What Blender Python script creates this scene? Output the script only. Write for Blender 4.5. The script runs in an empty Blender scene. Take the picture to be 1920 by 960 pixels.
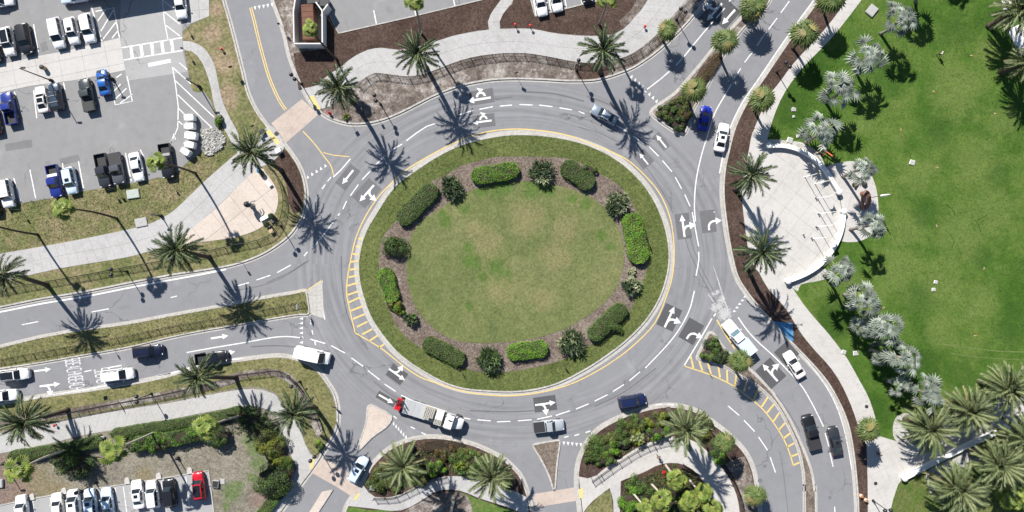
import bpy, bmesh, math, random
import numpy as np
from mathutils import Vector, Matrix
from mathutils.geometry import tessellate_polygon

random.seed(7)
rng = np.random.default_rng(7)
scene = bpy.context.scene
COL = scene.collection

# ------------------------------------------------------------------ camera, sky, sun, exposure
S = 0.09                 # metres per photo pixel at ground level
HC = 115.2               # camera height in metres
SUN_EL = math.radians(42.5)
SUN_DIR = Vector((-0.503 * math.cos(SUN_EL), 0.864 * math.cos(SUN_EL), math.sin(SUN_EL))).normalized()
cam_d = bpy.data.cameras.new('camera')
cam_d.sensor_width = 36.0
cam_d.sensor_fit = 'HORIZONTAL'
cam_d.lens = 24.0
cam_d.clip_start = 1.0
cam_d.clip_end = 6000.0
cam = bpy.data.objects.new('camera', cam_d)
COL.objects.link(cam)
cam.location = (0, 0, HC)
cam.rotation_euler = (0, 0, 0)
scene.camera = cam

world = bpy.data.worlds.new("World")
scene.world = world
world.use_nodes = True
wn = world.node_tree
sky = wn.nodes.new('ShaderNodeTexSky')
sky.sky_type = 'NISHITA'
sky.sun_disc = False
sky.sun_elevation = SUN_EL
sky.sun_rotation = math.atan2(SUN_DIR.x, SUN_DIR.y)
sky.air_density = 1.0
sky.dust_density = 0.2
sky.ozone_density = 2.0
bg = wn.nodes['Background']
bg.inputs['Strength'].default_value = 0.062
wn.links.new(sky.outputs['Color'], bg.inputs['Color'])

sun_d = bpy.data.lights.new('sun', 'SUN')
sun_d.energy = 5.0
sun_d.angle = math.radians(0.53)
sun_d.color = (1.0, 0.955, 0.89)
sun = bpy.data.objects.new('sun', sun_d)
COL.objects.link(sun)
sun.rotation_euler = SUN_DIR.to_track_quat('Z', 'Y').to_euler()
sun.location = SUN_DIR * 200

scene.view_settings.view_transform = 'Standard'
scene.view_settings.look = 'None'
scene.view_settings.exposure = 0.75
scene.view_settings.gamma = 1.0
scene.view_settings.use_curve_mapping = False

# ------------------------------------------------------------------ coordinates
def W(px, py, z=0.0):
    """ground point under a photo pixel"""
    return Vector(((px - 960) * S, (480 - py) * S, z))

def V(px, py, z):
    """world point at height z seen at a photo pixel"""
    k = 1 - z / HC
    return Vector(((px - 960) * S * k, (480 - py) * S * k, z))

def pts_w(pts):
    return [((p[0] - 960) * S, (480 - p[1]) * S) for p in pts]

def sm(pts, closed=False, n=5):
    """Catmull-Rom smoothing of a pixel polyline"""
    P = [Vector((float(p[0]), float(p[1]))) for p in pts]
    m = len(P)
    out = []
    rng_ = range(m) if closed else range(m - 1)
    for i in rng_:
        if closed:
            p0, p1, p2, p3 = P[(i - 1) % m], P[i], P[(i + 1) % m], P[(i + 2) % m]
        else:
            p1, p2 = P[i], P[i + 1]
            p0 = P[i - 1] if i > 0 else p1 * 2 - p2
            p3 = P[i + 2] if i + 2 < m else p2 * 2 - p1
        for k in range(n):
            t = k / n
            q = 0.5 * ((2 * p1) + (p2 - p0) * t + (2 * p0 - 5 * p1 + 4 * p2 - p3) * t * t + (3 * p1 - p0 - 3 * p2 + p3) * t ** 3)
            out.append((q.x, q.y))
    if not closed:
        out.append((P[-1].x, P[-1].y))
    return out

def resample(pts, n):
    P = np.array(pts, float)
    d = np.r_[0, np.cumsum(np.hypot(*(P[1:] - P[:-1]).T))]
    t = np.linspace(0, d[-1], n)
    return list(zip(np.interp(t, d, P[:, 0]), np.interp(t, d, P[:, 1])))

def plen(pts):
    P = np.array(pts, float)
    return float(np.sum(np.hypot(*(P[1:] - P[:-1]).T)))

def offset(pts, d, closed=False):
    """offset a pixel polyline by d pixels to its left-hand side (in picture sense y down -> right)"""
    P = np.array(pts, float)
    n = len(P)
    if closed:
        T = np.roll(P, -1, 0) - np.roll(P, 1, 0)
    else:
        T = np.empty_like(P)
        T[1:-1] = P[2:] - P[:-2]
        T[0] = P[1] - P[0]
        T[-1] = P[-1] - P[-2]
    L = np.hypot(T[:, 0], T[:, 1])
    L[L == 0] = 1
    N = np.c_[-T[:, 1], T[:, 0]] / L[:, None]
    Q = P + N * d
    return [tuple(q) for q in Q]

def subline(pts, a, b):
    P = np.array(pts, float)
    d = np.r_[0, np.cumsum(np.hypot(*(P[1:] - P[:-1]).T))]
    ts = [a] + [x for x in d if a < x < b] + [b]
    return [(float(np.interp(t, d, P[:, 0])), float(np.interp(t, d, P[:, 1]))) for t in ts]

# ------------------------------------------------------------------ object helpers
def link(o, parent=None):
    COL.objects.link(o)
    if parent is not None:
        o.parent = parent
    return o

def tag(o, label=None, cat=None, group=None, kind=None):
    if label: o['label'] = label
    if cat: o['category'] = cat
    if group: o['group'] = group
    if kind: o['kind'] = kind
    return o

def empty(name, loc, rz, label, cat, group=None):
    o = bpy.data.objects.new(name, None)
    o.empty_display_size = 0.3
    COL.objects.link(o)
    o.location = loc
    o.rotation_euler = (0, 0, rz)
    return tag(o, label, cat, group)

def mesh_obj(name, verts, faces, mat, parent=None, smooth=False, mats=None, mi=None):
    me = bpy.data.meshes.new(name)
    me.from_pydata([tuple(v) for v in verts], [], [tuple(f) for f in faces])
    for m in (mats or [mat]):
        me.materials.append(m)
    if mi is not None:
        me.polygons.foreach_set('material_index', np.array(mi, dtype=np.int32))
    if smooth:
        me.polygons.foreach_set('use_smooth', np.ones(len(me.polygons), dtype=bool))
    me.update()
    return link(bpy.data.objects.new(name, me), parent)

def fast_mesh(name, verts, k, mats, mi=None, smooth=False):
    """verts: (N*k,3) array, consecutive groups of k form a face"""
    verts = np.asarray(verts, np.float32).reshape(-1, 3)
    n = len(verts) // k
    me = bpy.data.meshes.new(name)
    me.vertices.add(len(verts))
    me.vertices.foreach_set('co', verts.ravel())
    me.loops.add(n * k)
    me.loops.foreach_set('vertex_index', np.arange(n * k, dtype=np.int32))
    me.polygons.add(n)
    me.polygons.foreach_set('loop_start', np.arange(0, n * k, k, dtype=np.int32))
    me.polygons.foreach_set('loop_total', np.full(n, k, dtype=np.int32))
    for m in mats:
        me.materials.append(m)
    if mi is not None:
        me.polygons.foreach_set('material_index', np.asarray(mi, np.int32))
    me.update(calc_edges=True)
    return me

class MB:
    """collects simple solids, then becomes ONE mesh"""
    def __init__(s):
        s.v = []; s.f = []
    def add(s, verts, faces):
        o = len(s.v)
        s.v += [tuple(v) for v in verts]
        s.f += [tuple(i + o for i in f) for f in faces]
        return s
    def box(s, x0, x1, y0, y1, z0, z1, M=None):
        vs = [Vector((x, y, z)) for z in (z0, z1) for y in (y0, y1) for x in (x0, x1)]
        if M is not None: vs = [M @ v for v in vs]
        return s.add(vs, [(0, 2, 3, 1), (4, 5, 7, 6), (0, 1, 5, 4), (2, 6, 7, 3), (0, 4, 6, 2), (1, 3, 7, 5)])
    def tube(s, pts, rad, n=8, cap=True):
        pts = [Vector(p) for p in pts]
        if not isinstance(rad, (list, tuple)): rad = [rad] * len(pts)
        rings = []
        for i, p in enumerate(pts):
            a = pts[max(i - 1, 0)]; b = pts[min(i + 1, len(pts) - 1)]
            d = (b - a).normalized()
            u = d.orthogonal().normalized() if abs(d.z) < 0.9 else Vector((1, 0, 0)) - d * d.x
            u.normalize(); w = d.cross(u)
            rings.append([p + (u * math.cos(2 * math.pi * k / n) + w * math.sin(2 * math.pi * k / n)) * rad[i] for k in range(n)])
        vs = [v for r in rings for v in r]
        fs = []
        for i in range(len(rings) - 1):
            for k in range(n):
                fs.append((i * n + k, i * n + (k + 1) % n, (i + 1) * n + (k + 1) % n, (i + 1) * n + k))
        if cap:
            fs.append(tuple(range(n - 1, -1, -1)))
            fs.append(tuple((len(rings) - 1) * n + k for k in range(n)))
        return s.add(vs, fs)
    def lathe(s, prof, n=12, c=(0, 0)):
        vs = [(c[0] + r * math.cos(2 * math.pi * k / n), c[1] + r * math.sin(2 * math.pi * k / n), z) for r, z in prof for k in range(n)]
        fs = []
        for i in range(len(prof) - 1):
            for k in range(n):
                fs.append((i * n + k, i * n + (k + 1) % n, (i + 1) * n + (k + 1) % n, (i + 1) * n + k))
        fs.append(tuple(range(n - 1, -1, -1)))
        fs.append(tuple((len(prof) - 1) * n + k for k in range(n)))
        return s.add(vs, fs)
    def ball(s, c, r, n=10, m=6):
        prof = [(max(r * math.sin(math.pi * i / m), r * 0.02), c[2] - r * math.cos(math.pi * i / m)) for i in range(m + 1)]
        return s.lathe(prof, n, (c[0], c[1]))
    def build(s, name, mat, parent=None, smooth=False):
        return mesh_obj(name, s.v, s.f, mat, parent, smooth)
    def data(s, name, mat, smooth=False):
        me = bpy.data.meshes.new(name)
        me.from_pydata(s.v, [], s.f)
        me.materials.append(mat)
        if smooth:
            me.polygons.foreach_set('use_smooth', np.ones(len(me.polygons), dtype=bool))
        me.update()
        return me

def poly(name, pts, z, mat, depth=0.0, parent=None, kind=None):
    """flat polygon sheet (pixel outline); depth > 0 gives it side walls"""
    P = pts_w(pts)
    n = len(P)
    tri = tessellate_polygon([[Vector((x, y, 0)) for x, y in P]])
    vs = [(x, y, z) for x, y in P]
    fs = []
    for t in tri:
        a, b, c = (P[i] for i in t)
        cr = (b[0] - a[0]) * (c[1] - a[1]) - (b[1] - a[1]) * (c[0] - a[0])
        if abs(cr) < 1e-9: continue
        fs.append(tuple(t) if cr > 0 else (t[0], t[2], t[1]))
    if depth > 0:
        vs += [(x, y, z - depth) for x, y in P]
        area = sum(P[i][0] * P[(i + 1) % n][1] - P[(i + 1) % n][0] * P[i][1] for i in range(n))
        for i in range(n):
            j = (i + 1) % n
            fs.append((i, n + i, n + j, j) if area > 0 else (j, n + j, n + i, i))
    o = mesh_obj(name, vs, fs, mat, parent)
    if kind: o['kind'] = kind
    return o

def ribbon(pts, w, z, closed=False, h=0.0, off=0.0):
    """verts, faces of a ribbon of width w pixels following a pixel polyline; h > 0 makes a solid bar"""
    if off: pts = offset(pts, off, closed)
    L = pts_w(offset(pts, -w / 2, closed)); R = pts_w(offset(pts, w / 2, closed))
    n = len(L)
    vs = [(x, y, z) for x, y in L] + [(x, y, z) for x, y in R]
    fs = []
    seg = range(n) if closed else range(n - 1)
    for i in seg:
        j = (i + 1) % n
        fs.append((i, n + i, n + j, j))
    if h > 0:
        vs += [(x, y, z - h) for x, y in L] + [(x, y, z - h) for x, y in R]
        for i in seg:
            j = (i + 1) % n
            fs.append((i, j, 2 * n + j, 2 * n + i))
            fs.append((n + j, n + i, 3 * n + i, 3 * n + j))
        if not closed:
            fs.append((0, 2 * n, 3 * n, n)); fs.append((n - 1, 2 * n - 1, 4 * n - 1, 3 * n - 1))
    return vs, fs

def strip(name, pts, w, z, mat, parent=None, closed=False, h=0.0, off=0.0, kind=None):
    vs, fs = ribbon(pts, w, z, closed, h, off)
    o = mesh_obj(name, vs, fs, mat, parent)
    if kind: o['kind'] = kind
    return o

# ------------------------------------------------------------------ materials
def new_mat(name):
    m = bpy.data.materials.new(name)
    m.use_nodes = True
    return m, m.node_tree, m.node_tree.nodes['Principled BSDF']

def node(nt, typ, **kw):
    n = nt.nodes.new(typ)
    for k, v in kw.items():
        if k in ('operation', 'blend_type', 'data_type', 'noise_dimensions', 'vector_type'):
            setattr(n, k, v)
    return n

def c4(c): return (c[0], c[1], c[2], 1.0)

def mixc(nt, fac, a, b, blend='MIX'):
    n = nt.nodes.new('ShaderNodeMix'); n.data_type = 'RGBA'; n.blend_type = blend
    for sock, v in ((n.inputs[0], fac), (n.inputs[6], a), (n.inputs[7], b)):
        if hasattr(v, 'links'): nt.links.new(v, sock)
        elif isinstance(v, (int, float)): sock.default_value = v
        else: sock.default_value = c4(v)
    return n.outputs[2]

def math_n(nt, op, a, b=0.0, c=None):
    n = nt.nodes.new('ShaderNodeMath'); n.operation = op
    for i, v in enumerate((a, b) if c is None else (a, b, c)):
        if hasattr(v, 'links'): nt.links.new(v, n.inputs[i])
        else: n.inputs[i].default_value = v
    return n.outputs[0]

def noise(nt, vec, scale, detail=3.0, rough=0.55, dist=0.0):
    n = nt.nodes.new('ShaderNodeTexNoise')
    n.inputs['Scale'].default_value = scale
    n.inputs['Detail'].default_value = detail
    n.inputs['Roughness'].default_value = rough
    n.inputs['Distortion'].default_value = dist
    nt.links.new(vec, n.inputs['Vector'])
    return n.outputs['Fac']

def smooth(nt, x, lo, hi):
    n = nt.nodes.new('ShaderNodeMapRange'); n.interpolation_type = 'SMOOTHSTEP'
    nt.links.new(x, n.inputs['Value'])
    n.inputs['From Min'].default_value = lo; n.inputs['From Max'].default_value = hi
    return n.outputs['Result']

def coords(nt):
    return nt.nodes.new('ShaderNodeTexCoord').outputs['Object']

def blobs(nt, vec, spots, edge=0.5, nscale=0.5, namp=0.9):
    """0..1 mask of ragged blotches at pixel spots (px, py, r)"""
    nz = math_n(nt, 'MULTIPLY', math_n(nt, 'SUBTRACT', noise(nt, vec, nscale, 5.0, 0.65), 0.5), namp * 2)
    acc = None
    for px, py, r in spots:
        d = nt.nodes.new('ShaderNodeVectorMath'); d.operation = 'DISTANCE'
        nt.links.new(vec, d.inputs[0]); d.inputs[1].default_value = W(px, py)
        q = math_n(nt, 'ADD', math_n(nt, 'DIVIDE', d.outputs['Value'], r * S), nz)
        msk = math_n(nt, 'SUBTRACT', 1.0, smooth(nt, q, 1 - edge, 1 + edge))
        acc = msk if acc is None else math_n(nt, 'MAXIMUM', acc, msk)
    return acc

def bump(nt, b, h, dist, strength=0.6):
    n = nt.nodes.new('ShaderNodeBump')
    n.inputs['Strength'].default_value = strength
    n.inputs['Distance'].default_value = dist
    nt.links.new(h, n.inputs['Height'])
    nt.links.new(n.outputs['Normal'], b.inputs['Normal'])

def ground_mat(name, cols, scale=0.12, fine=2.5, fine_amp=0.35, rough=0.95, bumpd=0.02, patches=()):
    """cols: list of 2-4 colours blended by broad noise, then broken by fine noise"""
    m, nt, b = new_mat(name)
    vec = coords(nt)
    big = noise(nt, vec, scale, 6.0, 0.62)
    mid = noise(nt, vec, scale * 5.3, 5.0, 0.65)
    fac = math_n(nt, 'ADD', math_n(nt, 'MULTIPLY', big, 0.6), math_n(nt, 'MULTIPLY', mid, 0.4))
    r = nt.nodes.new('ShaderNodeValToRGB')
    e = r.color_ramp.elements
    n = len(cols)
    while len(e) < n: e.new(0.5)
    for i in range(n):
        e[i].position = 0.36 + 0.28 * i / (n - 1)
        e[i].color = c4(cols[i])
    nt.links.new(fac, r.inputs['Fac'])
    col = r.outputs['Color']
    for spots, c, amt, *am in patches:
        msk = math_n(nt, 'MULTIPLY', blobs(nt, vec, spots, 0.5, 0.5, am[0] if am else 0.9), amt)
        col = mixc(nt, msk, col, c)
    f = noise(nt, vec, fine, 4.0, 0.7)
    f2 = smooth(nt, f, 0.28, 0.72)
    mul = math_n(nt, 'ADD', math_n(nt, 'MULTIPLY', f2, 2 * fine_amp), 1 - fine_amp)
    vm = nt.nodes.new('ShaderNodeVectorMath'); vm.operation = 'SCALE'
    nt.links.new(col, vm.inputs[0]); nt.links.new(mul, vm.inputs['Scale'])
    nt.links.new(vm.outputs[0], b.inputs['Base Color'])
    b.inputs['Roughness'].default_value = rough
    b.inputs['Specular IOR Level'].default_value = 0.25
    if bumpd: bump(nt, b, f, bumpd, 0.8)
    return m

def plain_mat(name, col, rough=0.6, metal=0.0, var=0.12, scale=3.0, spec=0.4, coat=0.0, objvar=0.0):
    m, nt, b = new_mat(name)
    vec = coords(nt)
    f = noise(nt, vec, scale, 4.0, 0.6)
    k = math_n(nt, 'ADD', math_n(nt, 'MULTIPLY', f, 2 * var), 1 - var)
    if objvar:
        oi = nt.nodes.new('ShaderNodeObjectInfo')
        k = math_n(nt, 'MULTIPLY', k, math_n(nt, 'ADD', math_n(nt, 'MULTIPLY', oi.outputs['Random'], 2 * objvar), 1 - objvar))
    vm = nt.nodes.new('ShaderNodeVectorMath'); vm.operation = 'SCALE'
    vm.inputs[0].default_value = col
    nt.links.new(k, vm.inputs['Scale'])
    nt.links.new(vm.outputs[0], b.inputs['Base Color'])
    b.inputs['Roughness'].default_value = rough
    b.inputs['Metallic'].default_value = metal
    b.inputs['Specular IOR Level'].default_value = spec
    b.inputs['Coat Weight'].default_value = coat
    b.inputs['Coat Roughness'].default_value = 0.06
    return m

def leaf_mat(name, c1, c2, rough=0.55, objvar=0.18, scale=0.9, trans=0.12):
    m, nt, b = new_mat(name)
    vec = coords(nt)
    f = smooth(nt, noise(nt, vec, scale, 3.0, 0.6), 0.35, 0.65)
    oi = nt.nodes.new('ShaderNodeObjectInfo')
    col = mixc(nt, f, c1, c2)
    k = math_n(nt, 'ADD', math_n(nt, 'MULTIPLY', oi.outputs['Random'], 2 * objvar), 1 - objvar)
    vm = nt.nodes.new('ShaderNodeVectorMath'); vm.operation = 'SCALE'
    nt.links.new(col, vm.inputs[0]); nt.links.new(k, vm.inputs['Scale'])
    nt.links.new(vm.outputs[0], b.inputs['Base Color'])
    b.inputs['Roughness'].default_value = rough
    b.inputs['Specular IOR Level'].default_value = 0.35
    t = nt.nodes.new('ShaderNodeBsdfTranslucent')
    nt.links.new(vm.outputs[0], t.inputs['Color'])
    mx = nt.nodes.new('ShaderNodeMixShader')
    mx.inputs[0].default_value = trans
    nt.links.new(b.outputs[0], mx.inputs[1]); nt.links.new(t.outputs[0], mx.inputs[2])
    nt.links.new(mx.outputs[0], nt.nodes['Material Output'].inputs['Surface'])
    return m

def asphalt_mat(name, col, streaks=False, splash=(), dirt=0.14):
    m, nt, b = new_mat(name)
    vec = coords(nt)
    big = noise(nt, vec, 0.07, 5.0, 0.6)
    mid = noise(nt, vec, 0.6, 5.0, 0.65)
    fine = noise(nt, vec, 9.0, 3.0, 0.7)
    k = math_n(nt, 'ADD', 1 - dirt, math_n(nt, 'MULTIPLY', big, dirt))
    k = math_n(nt, 'ADD', k, math_n(nt, 'MULTIPLY', math_n(nt, 'SUBTRACT', mid, 0.5), dirt * 1.3))
    k = math_n(nt, 'ADD', k, math_n(nt, 'MULTIPLY', math_n(nt, 'SUBTRACT', fine, 0.5), 0.30))
    sep = nt.nodes.new('ShaderNodeSeparateXYZ'); nt.links.new(vec, sep.inputs[0])
    stain = smooth(nt, noise(nt, vec, 0.42, 6.0, 0.7), 0.57, 0.70)
    k = math_n(nt, 'SUBTRACT', k, math_n(nt, 'MULTIPLY', stain, 0.13))
    pale = smooth(nt, noise(nt, vec, 0.19, 4.0, 0.6), 0.60, 0.72)
    k = math_n(nt, 'ADD', k, math_n(nt, 'MULTIPLY', pale, 0.12))
    # hairline cracks and sealed joints
    vo = nt.nodes.new('ShaderNodeTexVoronoi'); vo.feature = 'DISTANCE_TO_EDGE'
    vo.inputs['Scale'].default_value = 0.11
    wv = nt.nodes.new('ShaderNodeVectorMath'); wv.operation = 'ADD'
    nv = nt.nodes.new('ShaderNodeTexNoise'); nv.inputs['Scale'].default_value = 0.5; nv.inputs['Detail'].default_value = 5.0
    nt.links.new(vec, nv.inputs['Vector'])
    sc = nt.nodes.new('ShaderNodeVectorMath'); sc.operation = 'SCALE'; sc.inputs['Scale'].default_value = 3.0
    nt.links.new(nv.outputs['Color'], sc.inputs[0])
    nt.links.new(vec, wv.inputs[0]); nt.links.new(sc.outputs[0], wv.inputs[1])
    nt.links.new(wv.outputs[0], vo.inputs['Vector'])
    crack = math_n(nt, 'SUBTRACT', 1.0, smooth(nt, vo.outputs['Distance'], 0.002, 0.012))
    crack = math_n(nt, 'MULTIPLY', crack, smooth(nt, noise(nt, vec, 0.13, 2.0), 0.5, 0.62))
    k = math_n(nt, 'SUBTRACT', k, math_n(nt, 'MULTIPLY', crack, 0.34))
    if streaks:
        cx, cy = (965 - 960) * S, (480 - 495) * S
        dx = math_n(nt, 'DIVIDE', math_n(nt, 'SUBTRACT', sep.outputs[0], cx), 289 * S)
        dy = math_n(nt, 'DIVIDE', math_n(nt, 'SUBTRACT', sep.outputs[1], cy), 245 * S)
        rr = math_n(nt, 'SQRT', math_n(nt, 'ADD', math_n(nt, 'MULTIPLY', dx, dx), math_n(nt, 'MULTIPLY', dy, dy)))
        th = math_n(nt, 'ARCTAN2', dy, dx)
        cb = nt.nodes.new('ShaderNodeCombineXYZ')
        nt.links.new(math_n(nt, 'MULTIPLY', rr, 34.0), cb.inputs[0]); nt.links.new(math_n(nt, 'MULTIPLY', th, 1.6), cb.inputs[1])
        st = smooth(nt, noise(nt, cb.outputs[0], 1.0, 3.0, 0.55), 0.30, 0.66)
        inr = math_n(nt, 'MULTIPLY', smooth(nt, rr, 1.03, 1.12), math_n(nt, 'SUBTRACT', 1.0, smooth(nt, rr, 1.34, 1.5)))
        k = math_n(nt, 'ADD', k, math_n(nt, 'MULTIPLY', math_n(nt, 'MULTIPLY', math_n(nt, 'SUBTRACT', st, 0.62), inr), 0.26))
    vm = nt.nodes.new('ShaderNodeVectorMath'); vm.operation = 'SCALE'
    vm.inputs[0].default_value = col
    nt.links.new(k, vm.inputs['Scale'])
    c = vm.outputs[0]
    if splash:
        c = mixc(nt, math_n(nt, 'MULTIPLY', blobs(nt, vec, splash, 0.5, 2.6, 2.1), 0.45), c, (0.62, 0.61, 0.60))
    nt.links.new(c, b.inputs['Base Color'])
    b.inputs['Roughness'].default_value = 0.9
    b.inputs['Specular IOR Level'].default_value = 0.3
    bump(nt, b, fine, 0.01, 0.5)
    return m

def paint_mat(name, col, wear=0.4):
    """road paint: worn through in places to the asphalt"""
    m, nt, b = new_mat(name)
    vec = coords(nt)
    f = smooth(nt, noise(nt, vec, 2.2, 6.0, 0.8), 0.48 , 0.68)
    nt.links.new(mixc(nt, math_n(nt, 'MULTIPLY', f, wear), col, (0.2, 0.2, 0.21)), b.inputs['Base Color'])
    b.inputs['Roughness'].default_value = 0.7
    return m

M = {}
M['asphalt'] = asphalt_mat('asphalt', (0.222, 0.224, 0.236), True, [(1358, 588, 11), (1348, 574, 8), (1340, 577, 7), (1353, 562, 6), (1337, 553, 4), (1345, 548, 4)], 0.19)
M['lot_asphalt'] = asphalt_mat('parking asphalt', (0.245, 0.243, 0.245), dirt=0.2)
M['lot_asphalt_pale'] = asphalt_mat('pale parking asphalt', (0.33, 0.33, 0.33))
M['patch'] = asphalt_mat('dark asphalt patch', (0.092, 0.093, 0.098), dirt=0.25)
M['patch_faded'] = asphalt_mat('faded dark asphalt patch', (0.150, 0.151, 0.158), dirt=0.3)
M['white_paint'] = paint_mat('white road paint', (0.66, 0.66, 0.65), 0.6)
M['skid'] = asphalt_mat('rubber streak', (0.135, 0.135, 0.143))
M['white_faded'] = paint_mat('faded white road paint', (0.60, 0.60, 0.60), 0.9)
M['yellow_paint'] = paint_mat('yellow road paint', (0.62, 0.45, 0.15), 0.55)
M['yellow_pad'] = plain_mat('yellow tactile pad', (0.58, 0.46, 0.18), 0.8)
M['concrete'] = ground_mat('pavement concrete', [(0.325, 0.318, 0.311), (0.380, 0.374, 0.369), (0.401, 0.398, 0.393)], 0.15, 4.0, 0.10, 0.9, 0.004)
M['concrete_old'] = ground_mat('old pavement concrete', [(0.320, 0.316, 0.308), (0.376, 0.372, 0.360), (0.400, 0.392, 0.384)], 0.15, 4.0, 0.12, 0.9, 0.004)
M['plaza'] = ground_mat('plaza concrete', [(0.388, 0.371, 0.351), (0.436, 0.420, 0.401), (0.457, 0.441, 0.422)], 0.2, 4.0, 0.06, 0.9, 0.003)
M['pink'] = ground_mat('pink plaza concrete', [(0.416, 0.352, 0.308), (0.480, 0.416, 0.364), (0.504, 0.440, 0.392)], 0.2, 4.0, 0.10, 0.9, 0.003)
M['pink_brick'] = ground_mat('pink brick paving', [(0.360, 0.297, 0.261), (0.432, 0.360, 0.310), (0.450, 0.378, 0.342)], 0.2, 5.0, 0.16, 0.9, 0.004)
M['joint'] = plain_mat('pavement joint', (0.24, 0.235, 0.225), 0.95)
M['gutter'] = ground_mat('gutter concrete', [(0.328, 0.316, 0.291), (0.385, 0.369, 0.344), (0.410, 0.394, 0.369)], 0.3, 3.0, 0.15, 0.9, 0.003)
M['kerb'] = ground_mat('kerb concrete', [(0.295, 0.279, 0.254), (0.394, 0.377, 0.353), (0.443, 0.426, 0.402)], 0.4, 3.0, 0.2, 0.9, 0.003)
M['mulch'] = ground_mat('brown mulch', [(0.038, 0.022, 0.017), (0.062, 0.040, 0.031), (0.085, 0.058, 0.047)], 0.25, 4.5, 0.6, 0.95, 0.05)
M['island_mulch'] = ground_mat('island bark mulch', [(0.105, 0.082, 0.066), (0.155, 0.125, 0.102), (0.215, 0.18, 0.15)], 0.3, 4.0, 0.5, 0.95, 0.05)
M['bed_soil'] = ground_mat('grey soil', [(0.065, 0.050, 0.042), (0.15, 0.125, 0.108), (0.36, 0.335, 0.31)], 0.22, 4.0, 0.45, 0.95, 0.04)
M['sw_soil'] = ground_mat('dry grey soil', [(0.13, 0.115, 0.095), (0.18, 0.165, 0.13), (0.23, 0.21, 0.17)], 0.14, 3.5, 0.42, 0.95, 0.03,
    patches=[([(478, 840, 16), (486, 870, 16), (470, 825, 14), (474, 895, 10), (435, 925, 18), (442, 912, 14), (425, 950, 8)], (0.075, 0.13, 0.025), 0.65),
             ([(60, 905, 40), (100, 925, 30), (270, 890, 16)], (0.17, 0.14, 0.075), 0.7), ([(20, 930, 40), (20, 875, 40), (490, 935, 22)], (0.17, 0.12, 0.10), 0.8)])
M['verge'] = ground_mat('dry verge grass', [(0.090, 0.105, 0.036), (0.125, 0.132, 0.052), (0.175, 0.155, 0.080), (0.21, 0.17, 0.105)], 0.12, 2.2, 0.42, 0.95, 0.04,
    patches=[([(398, 60, 16), (420, 120, 22), (425, 180, 22), (405, 15, 14)], (0.27, 0.20, 0.14), 0.75)])
M['median_grass'] = ground_mat('median grass', [(0.095, 0.105, 0.040), (0.14, 0.138, 0.058), (0.19, 0.168, 0.085)], 0.2, 2.6, 0.45, 0.95, 0.04)
M['ring_lawn'] = ground_mat('island ring lawn', [(0.066, 0.088, 0.024), (0.091, 0.113, 0.034), (0.118, 0.135, 0.044)], 0.1, 2.6, 0.38, 0.95, 0.03)
M['inner_lawn'] = ground_mat('island inner lawn', [(0.086, 0.112, 0.037), (0.123, 0.143, 0.052), (0.160, 0.166, 0.071)], 0.09, 2.8, 0.27, 0.95, 0.03,
    patches=[([(885, 490, 16), (930, 500, 14), (880, 465, 10), (945, 525, 16), (905, 520, 8), (880, 575, 7), (835, 415, 10), (830, 400, 7), (868, 395, 10), (900, 355, 14), (940, 352, 18), (1000, 352, 22), (1030, 360, 9), (1075, 372, 8), (1098, 382, 10), (1128, 440, 9), (1145, 465, 8), (770, 525, 5)], (0.065, 0.125, 0.022), 0.75, 1.5),
             ([(915, 455, 26), (985, 410, 30), (940, 545, 22), (1040, 480, 26), (1060, 430, 24), (890, 430, 16), (1020, 560, 20)], (0.20, 0.18, 0.085), 0.62, 1.5)])
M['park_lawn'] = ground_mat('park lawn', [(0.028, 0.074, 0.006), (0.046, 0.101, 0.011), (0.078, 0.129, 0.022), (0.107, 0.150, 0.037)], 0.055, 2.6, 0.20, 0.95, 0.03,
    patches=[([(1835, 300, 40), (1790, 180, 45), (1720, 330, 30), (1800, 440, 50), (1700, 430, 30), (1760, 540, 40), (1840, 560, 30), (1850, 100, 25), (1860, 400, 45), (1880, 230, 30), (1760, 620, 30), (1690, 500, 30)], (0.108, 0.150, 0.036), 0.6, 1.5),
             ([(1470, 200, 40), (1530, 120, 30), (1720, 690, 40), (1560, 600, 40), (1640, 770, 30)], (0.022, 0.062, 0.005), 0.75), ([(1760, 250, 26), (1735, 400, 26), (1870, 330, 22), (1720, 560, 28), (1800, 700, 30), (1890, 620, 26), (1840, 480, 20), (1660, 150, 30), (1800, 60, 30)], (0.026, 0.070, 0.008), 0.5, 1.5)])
M['south_lawn'] = ground_mat('south lawn', [(0.05, 0.10, 0.012), (0.085, 0.11, 0.028), (0.13, 0.13, 0.05)], 0.12, 2.6, 0.3, 0.95, 0.03)
M['bright_grass'] = ground_mat('bright grass', [(0.05, 0.11, 0.014), (0.075, 0.135, 0.025), (0.11, 0.14, 0.045)], 0.2, 3.0, 0.3, 0.95, 0.03)
M['white_gravel'] = ground_mat('white gravel', [(0.286, 0.278, 0.258), (0.374, 0.367, 0.340), (0.422, 0.414, 0.394)], 0.4, 5.0, 0.4, 0.95, 0.04)
M['white_wall'] = plain_mat('white rendered wall', (0.64, 0.63, 0.615), 0.75, var=0.06)
M['black_metal'] = plain_mat('black metal', (0.012, 0.012, 0.013), 0.45, spec=0.5)
M['grey_metal'] = plain_mat('grey metal', (0.28, 0.28, 0.29), 0.5, 0.6)
M['steel'] = plain_mat('steel plate', (0.42, 0.43, 0.44), 0.55, 0.3, var=0.2, scale=1.2)
M['white_plain'] = plain_mat('white plastic', (0.75, 0.75, 0.74), 0.6, var=0.05)
M['dark_plain'] = plain_mat('dark plastic', (0.03, 0.03, 0.032), 0.6)
M['grey_plain'] = plain_mat('grey concrete piece', (0.35, 0.35, 0.34), 0.85)
M['pale_green'] = plain_mat('pale green pad', (0.36, 0.40, 0.37), 0.8)
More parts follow.
